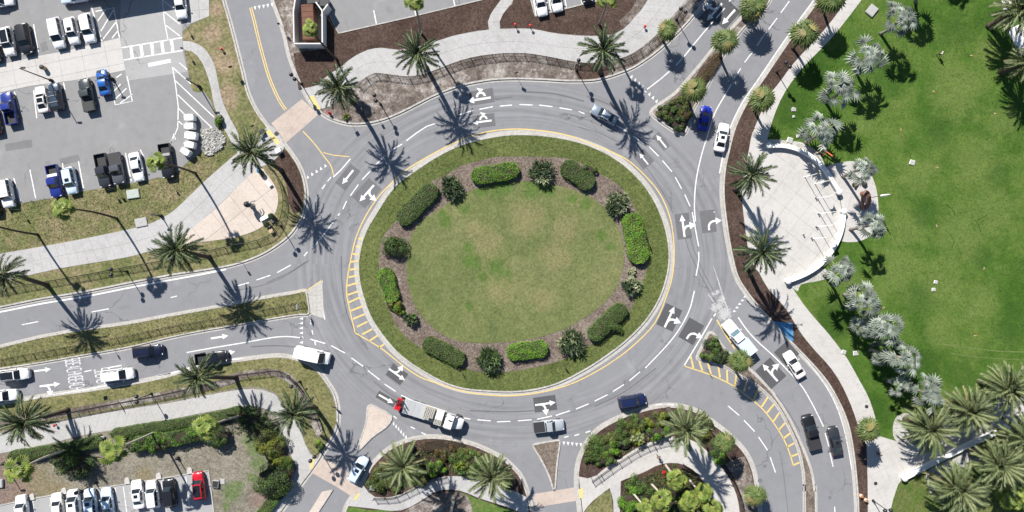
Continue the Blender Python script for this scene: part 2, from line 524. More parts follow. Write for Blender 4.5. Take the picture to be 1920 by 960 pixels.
M['red_paint'] = plain_mat('red paint', (0.50, 0.012, 0.018), 0.35, coat=0.5)
M['orange'] = plain_mat('orange plastic', (0.62, 0.16, 0.05), 0.6)
M['yellow'] = plain_mat('yellow plastic', (0.70, 0.50, 0.04), 0.6)
M['wood'] = plain_mat('tan wood', (0.42, 0.32, 0.20), 0.8, var=0.25)
M['bronze'] = plain_mat('bronze brown', (0.20, 0.10, 0.075), 0.5, 0.2, var=0.3)
M['rust'] = plain_mat('rusty brown steel', (0.135, 0.058, 0.035), 0.75, 0.1, var=0.35, scale=1.5)
M['blue_tarp'] = plain_mat('blue tarp', (0.07, 0.20, 0.36), 0.5, var=0.2, scale=1.2)
M['globe'] = plain_mat('smoked lamp globe', (0.02, 0.02, 0.022), 0.25)
M['trunk'] = plain_mat('palm trunk', (0.075, 0.055, 0.042), 1.0, var=0.35, scale=2.5)
M['trunk_grey'] = plain_mat('grey palm trunk', (0.21, 0.185, 0.16), 0.9, var=0.3, scale=2.5)
M['trunk_pale'] = plain_mat('pale palm trunk', (0.42, 0.37, 0.31), 0.9, var=0.25, scale=2.5)
M['feather'] = leaf_mat('feather palm frond', (0.030, 0.055, 0.026), (0.080, 0.110, 0.048))
M['feather_rib'] = plain_mat('frond rib', (0.24, 0.25, 0.11), 0.6)
M['date'] = leaf_mat('date palm frond', (0.095, 0.132, 0.056), (0.185, 0.212, 0.096))
M['date_dry'] = leaf_mat('dry date palm frond', (0.16, 0.145, 0.065), (0.21, 0.19, 0.09))
M['fan'] = leaf_mat('fan palm leaf', (0.062, 0.102, 0.024), (0.150, 0.185, 0.052))
M['fan_dry'] = leaf_mat('dry fan palm leaf', (0.19, 0.17, 0.06), (0.24, 0.21, 0.08))
M['fan_bright'] = leaf_mat('bright fan palm leaf', (0.085, 0.140, 0.022), (0.24, 0.27, 0.055))
M['silver'] = leaf_mat('silver fan palm leaf', (0.145, 0.175, 0.145), (0.285, 0.312, 0.262), trans=0.05, objvar=0.38)
M['hedge'] = leaf_mat('clipped hedge leaf', (0.055, 0.105, 0.022), (0.095, 0.150, 0.034))
M['hedge_bright'] = leaf_mat('bright hedge leaf', (0.085, 0.215, 0.015), (0.165, 0.300, 0.028))
M['hedge_olive'] = leaf_mat('olive hedge leaf', (0.072, 0.100, 0.024), (0.125, 0.142, 0.036))
M['hedge_red'] = leaf_mat('reddish hedge leaf', (0.095, 0.072, 0.024), (0.14, 0.085, 0.034))
M['dark_leaf'] = leaf_mat('dark shrub leaf', (0.024, 0.044, 0.016), (0.052, 0.078, 0.030))
M['pale_leaf'] = leaf_mat('pale variegated leaf', (0.20, 0.23, 0.11), (0.32, 0.34, 0.20))
M['lime_leaf'] = leaf_mat('lime leaf', (0.12, 0.16, 0.015), (0.22, 0.22, 0.03))
M['twig'] = plain_mat('twig brown', (0.035, 0.026, 0.018), 0.95)
M['flower'] = plain_mat('orange flower', (0.5, 0.16, 0.03), 0.7)
M['grass_blade'] = leaf_mat('grass blade', (0.08, 0.10, 0.02), (0.17, 0.16, 0.05))
M['glass'] = plain_mat('dark car glass', (0.012, 0.015, 0.019), 0.06, spec=0.7, var=0.05)
M['glass_blue'] = plain_mat('pale blue car glass', (0.10, 0.15, 0.18), 0.12, spec=0.6, var=0.05)
M['tyre'] = plain_mat('tyre rubber', (0.016, 0.016, 0.017), 0.85)
M['rim'] = plain_mat('wheel rim', (0.35, 0.35, 0.36), 0.35, 0.8)
M['lamp_lens'] = plain_mat('headlight lens', (0.55, 0.57, 0.6), 0.15)
M['tail_lens'] = plain_mat('tail light lens', (0.30, 0.01, 0.01), 0.2)
M['skin'] = plain_mat('skin', (0.42, 0.25, 0.17), 0.6)
M['hair'] = plain_mat('dark hair', (0.03, 0.02, 0.015), 0.7)
PAINT = {}
for k, c, mt in (('slate', (0.20, 0.24, 0.29), 0.25), ('white', (0.72, 0.72, 0.72), 0.0), ('ivory', (0.72, 0.70, 0.66), 0.0), ('ice', (0.52, 0.62, 0.72), 0.0), ('silver', (0.46, 0.49, 0.52), 0.35),
                 ('black', (0.012, 0.012, 0.014), 0.0), ('charcoal', (0.035, 0.038, 0.045), 0.2), ('grey', (0.10, 0.105, 0.12), 0.3),
                 ('navy', (0.010, 0.018, 0.065), 0.1), ('darkblue', (0.008, 0.011, 0.03), 0.1), ('blue', (0.015, 0.10, 0.36), 0.1), ('royal', (0.010, 0.025, 0.34), 0.1),
                 ('steelblue', (0.03, 0.05, 0.08), 0.2), ('deepblue', (0.015, 0.03, 0.20), 0.1), ('green', (0.045, 0.055, 0.055), 0.2), ('red', (0.46, 0.008, 0.02), 0.0)):
    PAINT[k] = plain_mat('car paint ' + k, c, 0.3, mt, var=0.03, scale=1.0, spec=0.5, coat=0.6)
# ================================================================== THE SETTING
# ---- base ground and road sheet
g = mesh_obj('ground', [(-1500, -1500, -0.30), (1500, -1500, -0.30), (1500, 1500, -0.30), (-1500, 1500, -0.30)], [(0, 1, 2, 3)], M['sw_soil'])
g['kind'] = 'structure'
road = poly('road', [(-900, -800), (2800, -800), (2800, 1800), (-900, 1800)], 0.0, M['asphalt'], 0.1, kind='structure')

Z_BLOCK = 0.12
def ext(K, d=520):
    """carry an open kerb line on beyond the frame in the direction of its ends"""
    def go(a, b):
        l = math.hypot(a[0] - b[0], a[1] - b[1])
        return (a[0] + (a[0] - b[0]) / l * d, a[1] + (a[1] - b[1]) / l * d)
    return [go(K[0], K[2])] + list(K) + [go(K[-1], K[-3])]
def block(name, outline, kerb, mat, side, gutter=4.0, kerb_w=3.2, closed=False, kerb_mat='kerb'):
    """raised ground with a kerb along the given pixel line (kerb line = road edge), gutter outside it.
    side: +1 when the block lies to the right of the kerb line's direction"""
    b = poly(name, outline, Z_BLOCK, M[mat], 0.5, kind='structure')
    strip('kerb', kerb, kerb_w, 0.152, M[kerb_mat], closed=closed, h=0.4, off=side * kerb_w * 0.5, kind='structure')
    if gutter:
        strip('gutter', kerb, gutter, 0.004, M['gutter'], closed=closed, off=-side * gutter * 0.5, kind='structure')
    return b

# ---- NW block
K_NW = ext(sm([(-40, 584), (0, 577), (80, 561), (160, 548), (240, 532), (320, 517), (380, 508), (440, 497), (492, 478), (535, 450), (557, 425), (570, 400), (575, 368), (571, 338), (562, 312), (547, 288), (530, 266), (513, 248), (499, 232), (480, 205), (465, 172), (455, 132), (445, 92), (432, 42), (420, 0), (410, -50)]))
NW = block('verge', K_NW + [(-560, -530)], K_NW, 'verge', -1)
K_N = ext(sm([(502, -50), (511, 0), (520, 25), (532, 62), (542, 105), (555, 140), (570, 172), (582, 192), (602, 212), (622, 224), (655, 233), (690, 232), (720, 225), (750, 213), (780, 198), (805, 185), (830, 174), (860, 163), (890, 156), (922, 151), (960, 149), (1010, 150), (1065, 153), (1110, 152), (1135, 147), (1160, 139), (1185, 129), (1210, 114), (1240, 91), (1280, 53), (1312, 16), (1345, -25), (1370, -60)]))
NB = block('planting_bed', K_N, K_N, 'bed_soil', -1)
K_MED_NE = ext(sm([(1460, -40), (1442, 5), (1420, 27), (1387, 62), (1350, 115), (1327, 162), (1305, 196), (1297, 215), (1288, 244), (1281, 253), (1270, 250), (1245, 234), (1224, 217), (1221, 209), (1230, 200), (1262, 178), (1280, 160), (1310, 125), (1337, 92), (1375, 50), (1400, 22), (1425, -10), (1445, -45)]))
MED_NE = block('planting_bed', K_MED_NE, K_MED_NE, 'bed_soil', 1, gutter=3.5, kerb_w=2.6)
K_E = ext(sm([(1560, -50), (1532, 0), (1505, 38), (1467, 92), (1430, 147), (1400, 190), (1377, 238), (1365, 282), (1357, 322), (1355, 365), (1360, 415), (1368, 465), (1380, 515), (1397, 545), (1421, 576), (1450, 607), (1480, 640), (1513, 674), (1549, 716), (1573, 758), (1588, 796), (1597, 840), (1603, 890), (1607, 945), (1609, 1020)]))
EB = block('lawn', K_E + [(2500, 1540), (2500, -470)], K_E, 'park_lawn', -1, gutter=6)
K_MED_SE = sm([(1327, 627), (1334, 624), (1341, 630), (1355, 650), (1375, 668), (1405, 692), (1430, 716), (1450, 738), (1466, 762), (1487, 800), (1505, 840), (1520, 880), (1527, 920), (1530, 960), (1536, 1500), (1510, 1500), (1508, 960), (1508, 920), (1505, 880), (1496, 840), (1481, 805), (1461, 767), (1440, 741), (1420, 723), (1400, 711), (1378, 699), (1355, 686), (1325, 678), (1309, 673), (1308, 667), (1316, 650)], True)
MED_SE = block('planting_bed', K_MED_SE, K_MED_SE, 'island_mulch', 1, gutter=3, kerb_w=2.4, closed=True)
K_SE = ext(sm([(1092, 1020), (1088, 960), (1083, 920), (1082, 890), (1087, 860), (1100, 832), (1115, 812), (1135, 797), (1167, 781), (1200, 770), (1235, 762), (1262, 761), (1283, 764), (1307, 772), (1330, 788), (1362, 812), (1385, 834), (1402, 857), (1412, 882), (1417, 907), (1422, 945), (1425, 975), (1427, 1020)]))
SEB = block('planting_bed', K_SE, K_SE, 'mulch', 1, gutter=6)
K_TRI = sm([(999, 838), (1004, 831), (1045, 824), (1051, 830), (1047, 860), (1044, 890), (1042, 914), (1037, 919), (1027, 890), (1012, 860)], True, 4)
TRI = block('traffic_island', K_TRI, K_TRI, 'island_mulch', 1, gutter=0, kerb_w=3, closed=True)
K_SM = ext(sm([(640, 1020), (645, 965), (655, 940), (675, 915), (687, 892), (698, 871), (722, 847), (747, 832), (780, 822), (815, 819), (852, 824), (890, 834), (920, 847), (945, 861), (962, 876), (976, 892), (986, 915), (993, 940), (1000, 975), (1004, 1020)]))
SMB = block('planting_bed', K_SM, K_SM, 'mulch', 1, gutter=5)
K_SPL = sm([(688, 764), (692, 759), (701, 759), (732, 776), (735, 787), (725, 801), (699, 820), (677, 842), (670, 842), (673, 828), (681, 805), (686, 785)], True, 4)
SPL = block('traffic_island', K_SPL, K_SPL, 'pink', 1, gutter=0, kerb_w=2.6, closed=True)
K_SW = ext(sm([(-40, 765), (0, 757), (37, 750), (100, 740), (160, 732), (212, 724), (265, 715), (320, 703), (370, 688), (420, 679), (470, 672), (520, 667), (550, 671), (580, 682), (600, 698), (615, 718), (627, 738), (633, 762), (634, 790), (627, 815), (610, 842), (598, 862), (582, 885), (557, 918), (532, 952), (505, 990), (480, 1025)]))
SWB = block('verge', K_SW + [(-560, 1420)], K_SW, 'sw_soil', 1, gutter=5)
K_MEDW = ext(sm([(-40, 658), (0, 650), (80, 631), (160, 617), (240, 606), (320, 591), (420, 573), (485, 560), (550, 549), (570, 545), (576, 549), (578, 562), (581, 582), (577, 590), (557, 591), (500, 600), (440, 611), (380, 621), (320, 633), (240, 652), (160, 666), (80, 680), (0, 692), (-40, 699)]))
MEDW = block('median', K_MEDW, K_MEDW, 'median_grass', 1, gutter=4, kerb_w=2.4)
# ---- central island
K_ISL = sm([(675, 480), (685, 440), (706, 402), (740, 352), (780, 321), (820, 295), (865, 273), (915, 260), (960, 254), (1010, 255), (1060, 262), (1100, 273), (1138, 290), (1172, 313), (1204, 345), (1227, 380), (1242, 415), (1251, 452), (1253, 488), (1247, 525), (1232, 565), (1206, 604), (1170, 640), (1130, 670), (1090, 695), (1045, 717), (1000, 729), (955, 733), (910, 731), (870, 727), (832, 715), (790, 692), (752, 665), (722, 632), (696, 592), (680, 547), (674, 512)], True, 5)
ISL = poly('traffic_island', K_ISL, Z_BLOCK, M['ring_lawn'], 0.5, kind='structure')
strip('kerb', K_ISL, 3.0, 0.155, M['kerb'], closed=True, h=0.4, off=-1.4, kind='structure')
strip('gutter', K_ISL, 7.5, 0.004, M['gutter'], closed=True, off=-6.2, kind='structure')
MULCH_OUT = sm([(712, 480), (718, 445), (745, 412), (772, 375), (802, 345), (838, 327), (865, 311), (890, 304), (927, 295), (960, 294), (1010, 294), (1060, 297), (1088, 306), (1117, 322), (1150, 340), (1172, 360), (1186, 382), (1197, 403), (1210, 430), (1215, 460), (1216, 488), (1207, 522), (1193, 552), (1177, 590), (1137, 630), (1100, 650), (1060, 672), (1010, 687), (960, 696), (905, 698), (865, 688), (820, 670), (790, 652), (765, 635), (745, 613), (730, 582), (717, 555), (711, 525)], True, 4)
poly('mulch_ring', MULCH_OUT, Z_BLOCK + 0.004, M['island_mulch'], kind='structure')
INNER = sm([(762, 490), (765, 462), (774, 436), (790, 415), (812, 400), (838, 382), (862, 366), (892, 354), (925, 345), (960, 341), (1000, 341), (1040, 347), (1075, 356), (1105, 368), (1130, 387), (1152, 415), (1165, 445), (1170, 475), (1167, 505), (1157, 535), (1140, 560), (1115, 582), (1085, 602), (1050, 620), (1010, 632), (960, 640), (905, 643), (865, 640), (832, 628), (805, 608), (785, 585), (772, 558), (764, 525)], True, 4)
inner = poly('lawn', INNER, Z_BLOCK + 0.03, M['inner_lawn'], 0.02, kind='structure')

# ---- paving slabs
def slab_quads(parent, quads, z, mat, t=0.022, name='slab'):
    for q in quads:
        n = len(q)
        P = pts_w(q)
        a = sum(P[i][0] * P[(i + 1) % n][1] - P[(i + 1) % n][0] * P[i][1] for i in range(n))
        if a < 0: P = P[::-1]
        if abs(a) < 0.15: continue
        zz = z + random.uniform(-0.002, 0.002)
        vs = [(x, y, zz) for x, y in P] + [(x, y, zz - t) for x, y in P]
        tri = tessellate_polygon([[Vector((x, y, 0)) for x, y in P]])
        fs = []
        for tr in tri:
            A, B, C = (P[i] for i in tr)
            cr = (B[0] - A[0]) * (C[1] - A[1]) - (B[1] - A[1]) * (C[0] - A[0])
            if abs(cr) > 1e-9: fs.append(tuple(tr) if cr > 0 else (tr[0], tr[2], tr[1]))
        fs += [(i, n + i, n + (i + 1) % n, (i + 1) % n) for i in range(n)]
        mesh_obj(name, vs, fs, mat, parent)

def slabs_lr(name, left, right, across, step, mat, z=0.15, gap=0.32, smoothn=5, base_mat='joint'):
    L = sm(left, False, smoothn); R = sm(right, False, smoothn)
    n = max(2, int(max(plen(L), plen(R)) / step))
    L2 = resample(L, n + 1); R2 = resample(R, n + 1)
    base = poly(name, L2 + R2[::-1], z - 0.018, M[base_mat], 0.02, kind='structure')
    quads = []
    for i in range(n):
        for a in range(across):
            def pt(i_, f):
                return np.array(L2[i_]) * (1 - f) + np.array(R2[i_]) * f
            f0, f1 = a / across, (a + 1) / across
            q = [pt(i, f0), pt(i + 1, f0), pt(i + 1, f1), pt(i, f1)]
            c = sum(q) / 4
            out = []
            for p in q:
                d = p - c; l = np.hypot(*d) or 1
                out.append(tuple(p - d / l * min(gap * 0.6, l * 0.3)))
            quads.append(out)
    slab_quads(base, quads, z, M[mat])
    return base

def clip_poly(subj, a, b):
    """keep the part of subj left of line a->b"""
    out = []
    n = len(subj)
    def side(p): return (b[0] - a[0]) * (p[1] - a[1]) - (b[1] - a[1]) * (p[0] - a[0])
    for i in range(n):
        p, q = subj[i], subj[(i + 1) % n]
        sp, sq = side(p), side(q)
        if sp >= 0: out.append(p)
        if (sp > 0 > sq) or (sp < 0 < sq):
            t = sp / (sp - sq)
            out.append((p[0] + (q[0] - p[0]) * t, p[1] + (q[1] - p[1]) * t))
    return out

def slabs_grid(name, outline, ang, sx, sy, mat, z=0.15, gap=0.5, t=0.022, slab_name='slab', base_mat='joint', basez=0.018, stagger=False):
    base = poly(name, outline, z - basez, M[base_mat], 0.02, kind='structure')
    ca, sa = math.cos(ang), math.sin(ang)
    loc = [(p[0] * ca + p[1] * sa, -p[0] * sa + p[1] * ca) for p in outline]
    x0 = min(p[0] for p in loc); x1 = max(p[0] for p in loc)
    y0 = min(p[1] for p in loc); y1 = max(p[1] for p in loc)
    quads = []
    row = 0
    y = y0
    while y < y1:
        x = x0 - (sx / 2 if stagger and row % 2 else 0)
        while x < x1:
            c = [(x + gap / 2, y + gap / 2), (x + sx - gap / 2, y + gap / 2), (x + sx - gap / 2, y + sy - gap / 2), (x + gap / 2, y + sy - gap / 2)]
            sub = loc
            for i in range(4):
                sub = clip_poly(sub, c[i], c[(i + 1) % 4])
                if len(sub) < 3: break
            if len(sub) >= 3:
                quads.append([(p[0] * ca - p[1] * sa, p[0] * sa + p[1] * ca) for p in sub])
            x += sx
        y += sy; row += 1
    slab_quads(base, quads, z, M[mat], t, slab_name)
    return base

# ---- NW pavement, plaza, path
slabs_lr('sidewalk', [(-20, 480), (0, 476), (80, 462), (160, 447), (237, 431), (277, 421), (302, 410), (330, 392), (382, 342), (425, 304), (447, 286)],
         [(-20, 531), (0, 527), (42, 519), (120, 502), (225, 485), (257, 478), (300, 465), (340, 448), (398, 398), (445, 352), (492, 312)], 2, 17, 'concrete')
slabs_grid('plaza', sm([(330, 455), (398, 398), (445, 352), (486, 315), (500, 326), (512, 342), (521, 362), (521, 385), (510, 410), (482, 431), (440, 445), (385, 453), (350, 457)], True, 4), -0.66, 46, 46, 'pink', 0.154, 0.7)
slabs_lr('sidewalk', [(343, 77), (362, 79), (385, 92), (402, 120), (410, 155), (418, 190), (432, 222), (447, 250), (452, 282)],
         [(345, 95), (360, 97), (373, 108), (386, 132), (396, 165), (402, 198), (416, 232), (432, 262), (448, 290)], 1, 15, 'concrete_old')
poly('sidewalk', sm([(452, 282), (480, 262), (500, 240), (512, 238), (530, 262), (532, 280), (515, 300), (492, 312), (468, 305)], True, 3), 0.146, M['concrete'], 0.02, kind='structure')
poly('mulch_bed', sm([(512, 300), (530, 280), (540, 287), (555, 308), (566, 335), (570, 362), (566, 390), (552, 400), (542, 380), (538, 350), (528, 328)], True, 4), 0.126, M['mulch'], kind='structure')
# parking area (asphalt laid over the block)
lot = poly('parking_lot', [(-480, -420), (392, -420), (393, 31), (358, 46), (343, 60), (343, 78), (346, 95), (352, 128), (358, 160), (363, 171), (372, 174), (383, 172), (396, 190), (406, 222), (411, 240), (400, 266), (378, 284), (350, 306), (322, 334), (296, 333), (272, 340), (215, 349), (160, 358), (95, 372), (42, 381), (-80, 404), (-480, 480)], 0.134, M['lot_asphalt'], 0.01, kind='structure')
poly('parking_lot', [(228, -40), (352, -40), (342, 60), (343, 95), (352, 135), (238, 152), (234, 118), (226, 72)], 0.138, M['lot_asphalt_pale'], kind='structure')
slabs_grid('sidewalk', [(-400, 190), (-60, 132), (0, 122), (75, 105), (130, 95), (190, 80), (226, 71), (236, 132), (140, 151), (60, 161), (0, 174), (-60, 185), (-400, 245)], -0.2, 44, 28, 'plaza', 0.158, 0.34)
slabs_grid('sidewalk', [(358, -40), (392, -40), (393, 31), (360, 44), (352, 46), (350, 20)], -0.05, 24, 30, 'concrete_old', 0.158, 0.5)
# ---- north pavement
slabs_lr('sidewalk', [(567, 166), (595, 161), (606, 149), (625, 136), (640, 125), (665, 106), (690, 94), (715, 90), (745, 94), (778, 90), (812, 80), (852, 67), (890, 60), (917, 56), (960, 54), (1000, 55), (1030, 61), (1066, 66), (1110, 68), (1145, 66), (1170, 54), (1187, 36), (1205, 15), (1222, -12), (1245, -45)],
         [(590, 196), (612, 205), (640, 178), (672, 154), (690, 145), (706, 138), (730, 140), (765, 144), (795, 140), (820, 131), (860, 116), (895, 107), (935, 102), (960, 101), (992, 102), (1035, 109), (1070, 116), (1110, 119), (1160, 111), (1185, 101), (1210, 84), (1235, 61), (1260, 32), (1285, 4), (1320, -40)], 2, 17, 'concrete')
slabs_lr('sidewalk', [(917, 57), (915, 40), (923, 22), (935, 6), (948, -15), (955, -40)], [(938, 57), (937, 40), (945, 24), (958, 8), (970, -15), (978, -40)], 1, 14, 'concrete_old')
poly('mulch_bed', [(560, 168), (556, 140), (551, 100), (611, 92), (612, 20), (634, 64), (780, 30), (912, -3), (950, -12), (938, 5), (923, 22), (915, 40), (917, 55), (890, 59), (852, 66), (812, 79), (778, 89), (745, 93), (715, 89), (690, 93), (665, 105), (640, 124), (606, 148), (595, 160)], 0.126, M['mulch'], kind='structure')
poly('mulch_bed', [(975, -40), (960, 8), (945, 24), (938, 40), (938, 53), (960, 53), (1000, 54), (1030, 60), (1066, 65), (1110, 67), (1145, 65), (1168, 54), (1160, 40), (1182, 20), (1200, -10), (1180, -40)], 0.126, M['mulch'], kind='structure')
lotn = poly('parking_lot', [(560, -300), (590, -45), (612, 18), (635, 63), (780, 30), (912, -2), (1010, -25), (1060, -45), (1100, -300)], 0.134, M['lot_asphalt'], 0.01, kind='structure')
strip('kerb', [(612, 18), (635, 63), (780, 30), (912, -2), (980, -18)], 2.0, 0.20, M['kerb'], h=0.1, kind='structure')
lotn2 = poly('parking_lot', [(985, -45), (1003, 31), (1060, 17), (1130, -1), (1160, -30), (1165, -45)], 0.138, M['lot_asphalt'], 0.01, kind='structure')
strip('kerb', [(990, -20), (1003, 31), (1060, 17), (1130, -1)], 2.0, 0.20, M['kerb'], h=0.1, kind='structure')
poly('mulch_bed', sm([(1080, 120), (1085, 148), (1110, 150), (1135, 144), (1142, 130), (1120, 122)], True, 4), 0.126, M['mulch'], kind='structure')
poly('mulch_bed', [(1339, 101), (1352, 105), (1329, 148), (1313, 172), (1298, 176), (1300, 150), (1312, 130)], 0.126, M['rust_mulch'] if 'rust_mulch' in M else M['mulch'], kind='structure')
# ---- east: mulch strip, pavement, plaza, forecourt
SL = [(1605, -40), (1580, 10), (1540, 62), (1490, 116), (1460, 156), (1440, 182), (1414, 240), (1402, 290), (1394, 330), (1391, 365), (1395, 415), (1405, 478), (1422, 510), (1440, 542), (1470, 575), (1487, 602), (1505, 630), (1530, 660), (1553, 685), (1575, 717), (1595, 760), (1609, 800), (1623, 832), (1626, 880), (1626, 940), (1627, 1020)]
poly('mulch_bed', sm(SL) + K_E[1:-1][::-1], 0.126, M['mulch'], kind='structure')
slabs_lr('sidewalk', SL[:7], [(1640, -40), (1615, 0), (1560, 70), (1505, 127), (1470, 175), (1450, 220), (1438, 262)], 1, 19, 'plaza')
slabs_lr('sidewalk', SL[12:23], [(1478, 527), (1492, 550), (1512, 578), (1532, 602), (1550, 622), (1568, 645), (1588, 672), (1607, 706), (1628, 745), (1641, 785), (1647, 815)], 1, 19, 'plaza')
PLZ = sm([(1414, 242), (1438, 262), (1460, 276), (1500, 287), (1530, 305), (1548, 326), (1562, 346), (1571, 366), (1577, 395), (1576, 430), (1561, 472), (1530, 502), (1500, 518), (1478, 526), (1450, 520), (1422, 510), (1405, 478), (1395, 415), (1391, 365), (1394, 330), (1402, 290)], True, 4)
slabs_grid('plaza', PLZ, 0.66, 34, 34, 'plaza', 0.154, 0.36)
slabs_grid('plaza', sm([(1550, 314), (1580, 304), (1605, 304), (1628, 320), (1641, 350), (1646, 385), (1643, 425), (1625, 446), (1600, 454), (1573, 450), (1577, 430), (1578, 395), (1572, 365), (1562, 343)], True, 4), 0.3, 30, 30, 'plaza', 0.158, 0.34)
slabs_grid('promenade', [(1624, 832), (1647, 817), (1690, 830), (1730, 802), (1772, 780), (1832, 760), (1885, 742), (1990, 715), (1990, 752), (1920, 784), (1692, 897), (1683, 908), (1674, 935), (1668, 960), (1665, 1020), (1627, 1020), (1626, 900)], -0.45, 30, 30, 'plaza', 0.15, 0.34)
poly('gravel_bed', sm([(1676, 822), (1674, 795), (1684, 778), (1705, 775), (1722, 790), (1718, 820), (1695, 832)], True, 4), 0.128, M['white_gravel'], kind='structure')
poly('gravel_bed', sm([(1478, 527), (1500, 520), (1532, 505), (1548, 505), (1552, 520), (1528, 528), (1502, 533), (1494, 546)], True, 4), 0.128, M['white_gravel'], kind='structure')
poly('gravel_bed', sm([(1440, 262), (1470, 263), (1505, 268), (1530, 283), (1542, 300), (1548, 316), (1530, 306), (1500, 287), (1462, 275)], True, 4), 0.128, M['white_gravel'], kind='structure')
poly('lawn', sm([(1692, 902), (1740, 880), (1800, 852), (1990, 760), (1990, 1020), (1668, 1020), (1676, 935), (1684, 915)], True, 2), 0.126, M['south_lawn'], kind='structure')
poly('gravel_bed', sm([(1738, 883), (1780, 861), (1830, 838), (1842, 858), (1820, 872), (1790, 880), (1760, 905), (1745, 925), (1738, 905)], True, 4), 0.130, M['white_gravel'], kind='structure')
# ---- south-west pavement, lot, beds
slabs_lr('sidewalk', [(-20, 817), (0, 812), (80, 797), (160, 781), (240, 767), (320, 755), (382, 742), (445, 731), (480, 729), (507, 735), (527, 747), (541, 768), (560, 797), (570, 825), (582, 850), (597, 862)],
         [(-20, 855), (0, 850), (80, 835), (160, 815), (240, 802), (320, 786), (390, 772), (460, 761), (492, 764), (512, 774), (522, 788), (529, 805), (537, 830), (545, 852), (553, 868), (559, 880)], 1, 19, 'concrete_old')
slabs_lr('sidewalk', [(598, 862), (582, 882), (557, 915), (532, 949), (500, 992)], [(559, 876), (548, 892), (530, 920), (510, 955), (478, 1000)], 1, 19, 'concrete')
poly('verge', sm([(-40, 768), (0, 760), (100, 743), (212, 727), (320, 706), (420, 682), (520, 670), (580, 686), (612, 722), (630, 765), (630, 792), (600, 850), (585, 850), (572, 825), (562, 797), (542, 765), (527, 744), (507, 731), (480, 725), (445, 727), (320, 751), (160, 777), (0, 808), (-40, 816)], True, 2), 0.124, M['median_grass'], kind='structure')
poly('mulch_bed', sm([(-30, 785), (85, 774), (140, 764), (200, 753), (260, 743), (320, 731), (400, 716), (440, 699), (500, 691), (535, 697), (556, 712), (575, 740), (590, 770), (604, 800), (598, 822), (584, 795), (568, 760), (552, 728), (530, 711), (500, 703), (455, 710), (430, 722), (320, 746), (160, 774), (0, 803), (-30, 808)], True, 3), 0.128, M['bed_soil'], kind='structure')
lots = poly('parking_lot', [(-60, 958), (0, 948), (57, 936), (120, 925), (250, 906), (330, 893), (391, 884), (401, 960), (440, 1300), (-400, 1300), (-400, 1010)], 0.134, M['lot_asphalt_pale'], 0.01, kind='structure')
strip('kerb', [(-60, 957), (0, 947), (57, 935), (120, 924), (250, 905), (330, 892), (392, 882), (402, 960), (408, 1020)], 1.8, 0.22, M['kerb'], h=0.1, kind='structure')
# ---- south-middle pavement and south-east pavement
slabs_lr('sidewalk', [(682, 910), (702, 931), (740, 930), (770, 917), (805, 900), (835, 893), (870, 893), (900, 899), (940, 912), (965, 920), (988, 932)],
         [(650, 948), (690, 952), (750, 957), (795, 935), (815, 922), (840, 917), (868, 921), (897, 933), (935, 945), (960, 954), (992, 968)], 1, 17, 'concrete')
poly('lawn', sm([(855, 930), (868, 924), (897, 936), (935, 948), (960, 957), (990, 972), (990, 1020), (860, 1020)], True, 2), 0.128, M['bright_grass'], kind='structure')
poly('planting_bed', sm([(752, 962), (795, 938), (815, 926), (840, 921), (866, 924), (880, 935), (886, 960), (880, 1015), (700, 1015)], True, 2), 0.132, M['bed_soil'], kind='structure')
poly('lawn', sm([(644, 975), (652, 950), (690, 956), (745, 961), (700, 1010), (648, 1015)], True, 2), 0.124, M['bright_grass'], kind='structure')
slabs_lr('sidewalk', [(1085, 893), (1110, 896), (1132, 879), (1165, 858), (1197, 838), (1235, 823), (1265, 818), (1300, 826), (1330, 850), (1360, 886), (1378, 920), (1386, 955), (1389, 1015)],
         [(1093, 962), (1108, 942), (1142, 915), (1165, 901), (1205, 886), (1230, 873), (1250, 868), (1275, 869), (1300, 881), (1320, 905), (1335, 935), (1344, 960), (1348, 1015)], 2, 17, 'plaza')
slabs_lr('sidewalk', [(1142, 913), (1149, 935), (1150, 960), (1149, 1010)], [(1164, 899), (1163, 930), (1162, 960), (1162, 1010)], 1, 14, 'concrete')
poly('lawn', sm([(1096, 962), (1110, 943), (1140, 917), (1147, 938), (1147, 1010), (1100, 1010)], True, 2), 0.126, M['median_grass'], kind='structure')
poly('mulch_bed', [(1392, 960), (1388, 925), (1376, 895), (1360, 870), (1372, 862), (1395, 855), (1408, 885), (1414, 915), (1420, 960), (1422, 1010), (1393, 1010)], 0.126, M['bed_soil'], kind='structure')

# ---- brick crossings set flush in the road
def crossing(outline, ang):
    slabs_grid('crosswalk', outline, ang, 17, 17, 'pink_brick', 0.016, 0.35, 0.008, 'paver', 'gutter', 0.010)
crossing([(566, 186), (598, 214), (536, 268), (509, 231)], 0.68)
crossing([(583, 886), (607, 857), (664, 893), (683, 910), (664, 934), (630, 912)], -0.93)
crossing([(996, 927), (1076, 914), (1081, 939), (1005, 951)], -0.16)
med_s = block('traffic_island', [(604, 922), (625, 918), (600, 957), (560, 1015), (543, 1015), (582, 957)], [(625, 918), (600, 957), (560, 1015)], 'pink', 1, gutter=0, kerb_w=2.0)
slabs_grid('traffic_island', [(579, 543), (604, 526), (606, 560), (608, 598), (582, 589)], 0.0, 14, 14, 'gutter', 0.020, 0.4, 0.008, 'slab', 'joint', 0.010)

# ================================================================== ROAD MARKINGS (children of the road)
ZM = 0.012
def mark(name, pts, w, mat='white_paint', z=ZM, parent=road, n=0):
    return strip(name, sm(pts, False, n) if n else pts, w, z, M[mat], parent)

def sub_z(parent):
    return {lot.name: 0.142, lotn.name: 0.146, lotn2.name: 0.146, lots.name: 0.142}.get(parent.name, ZM)

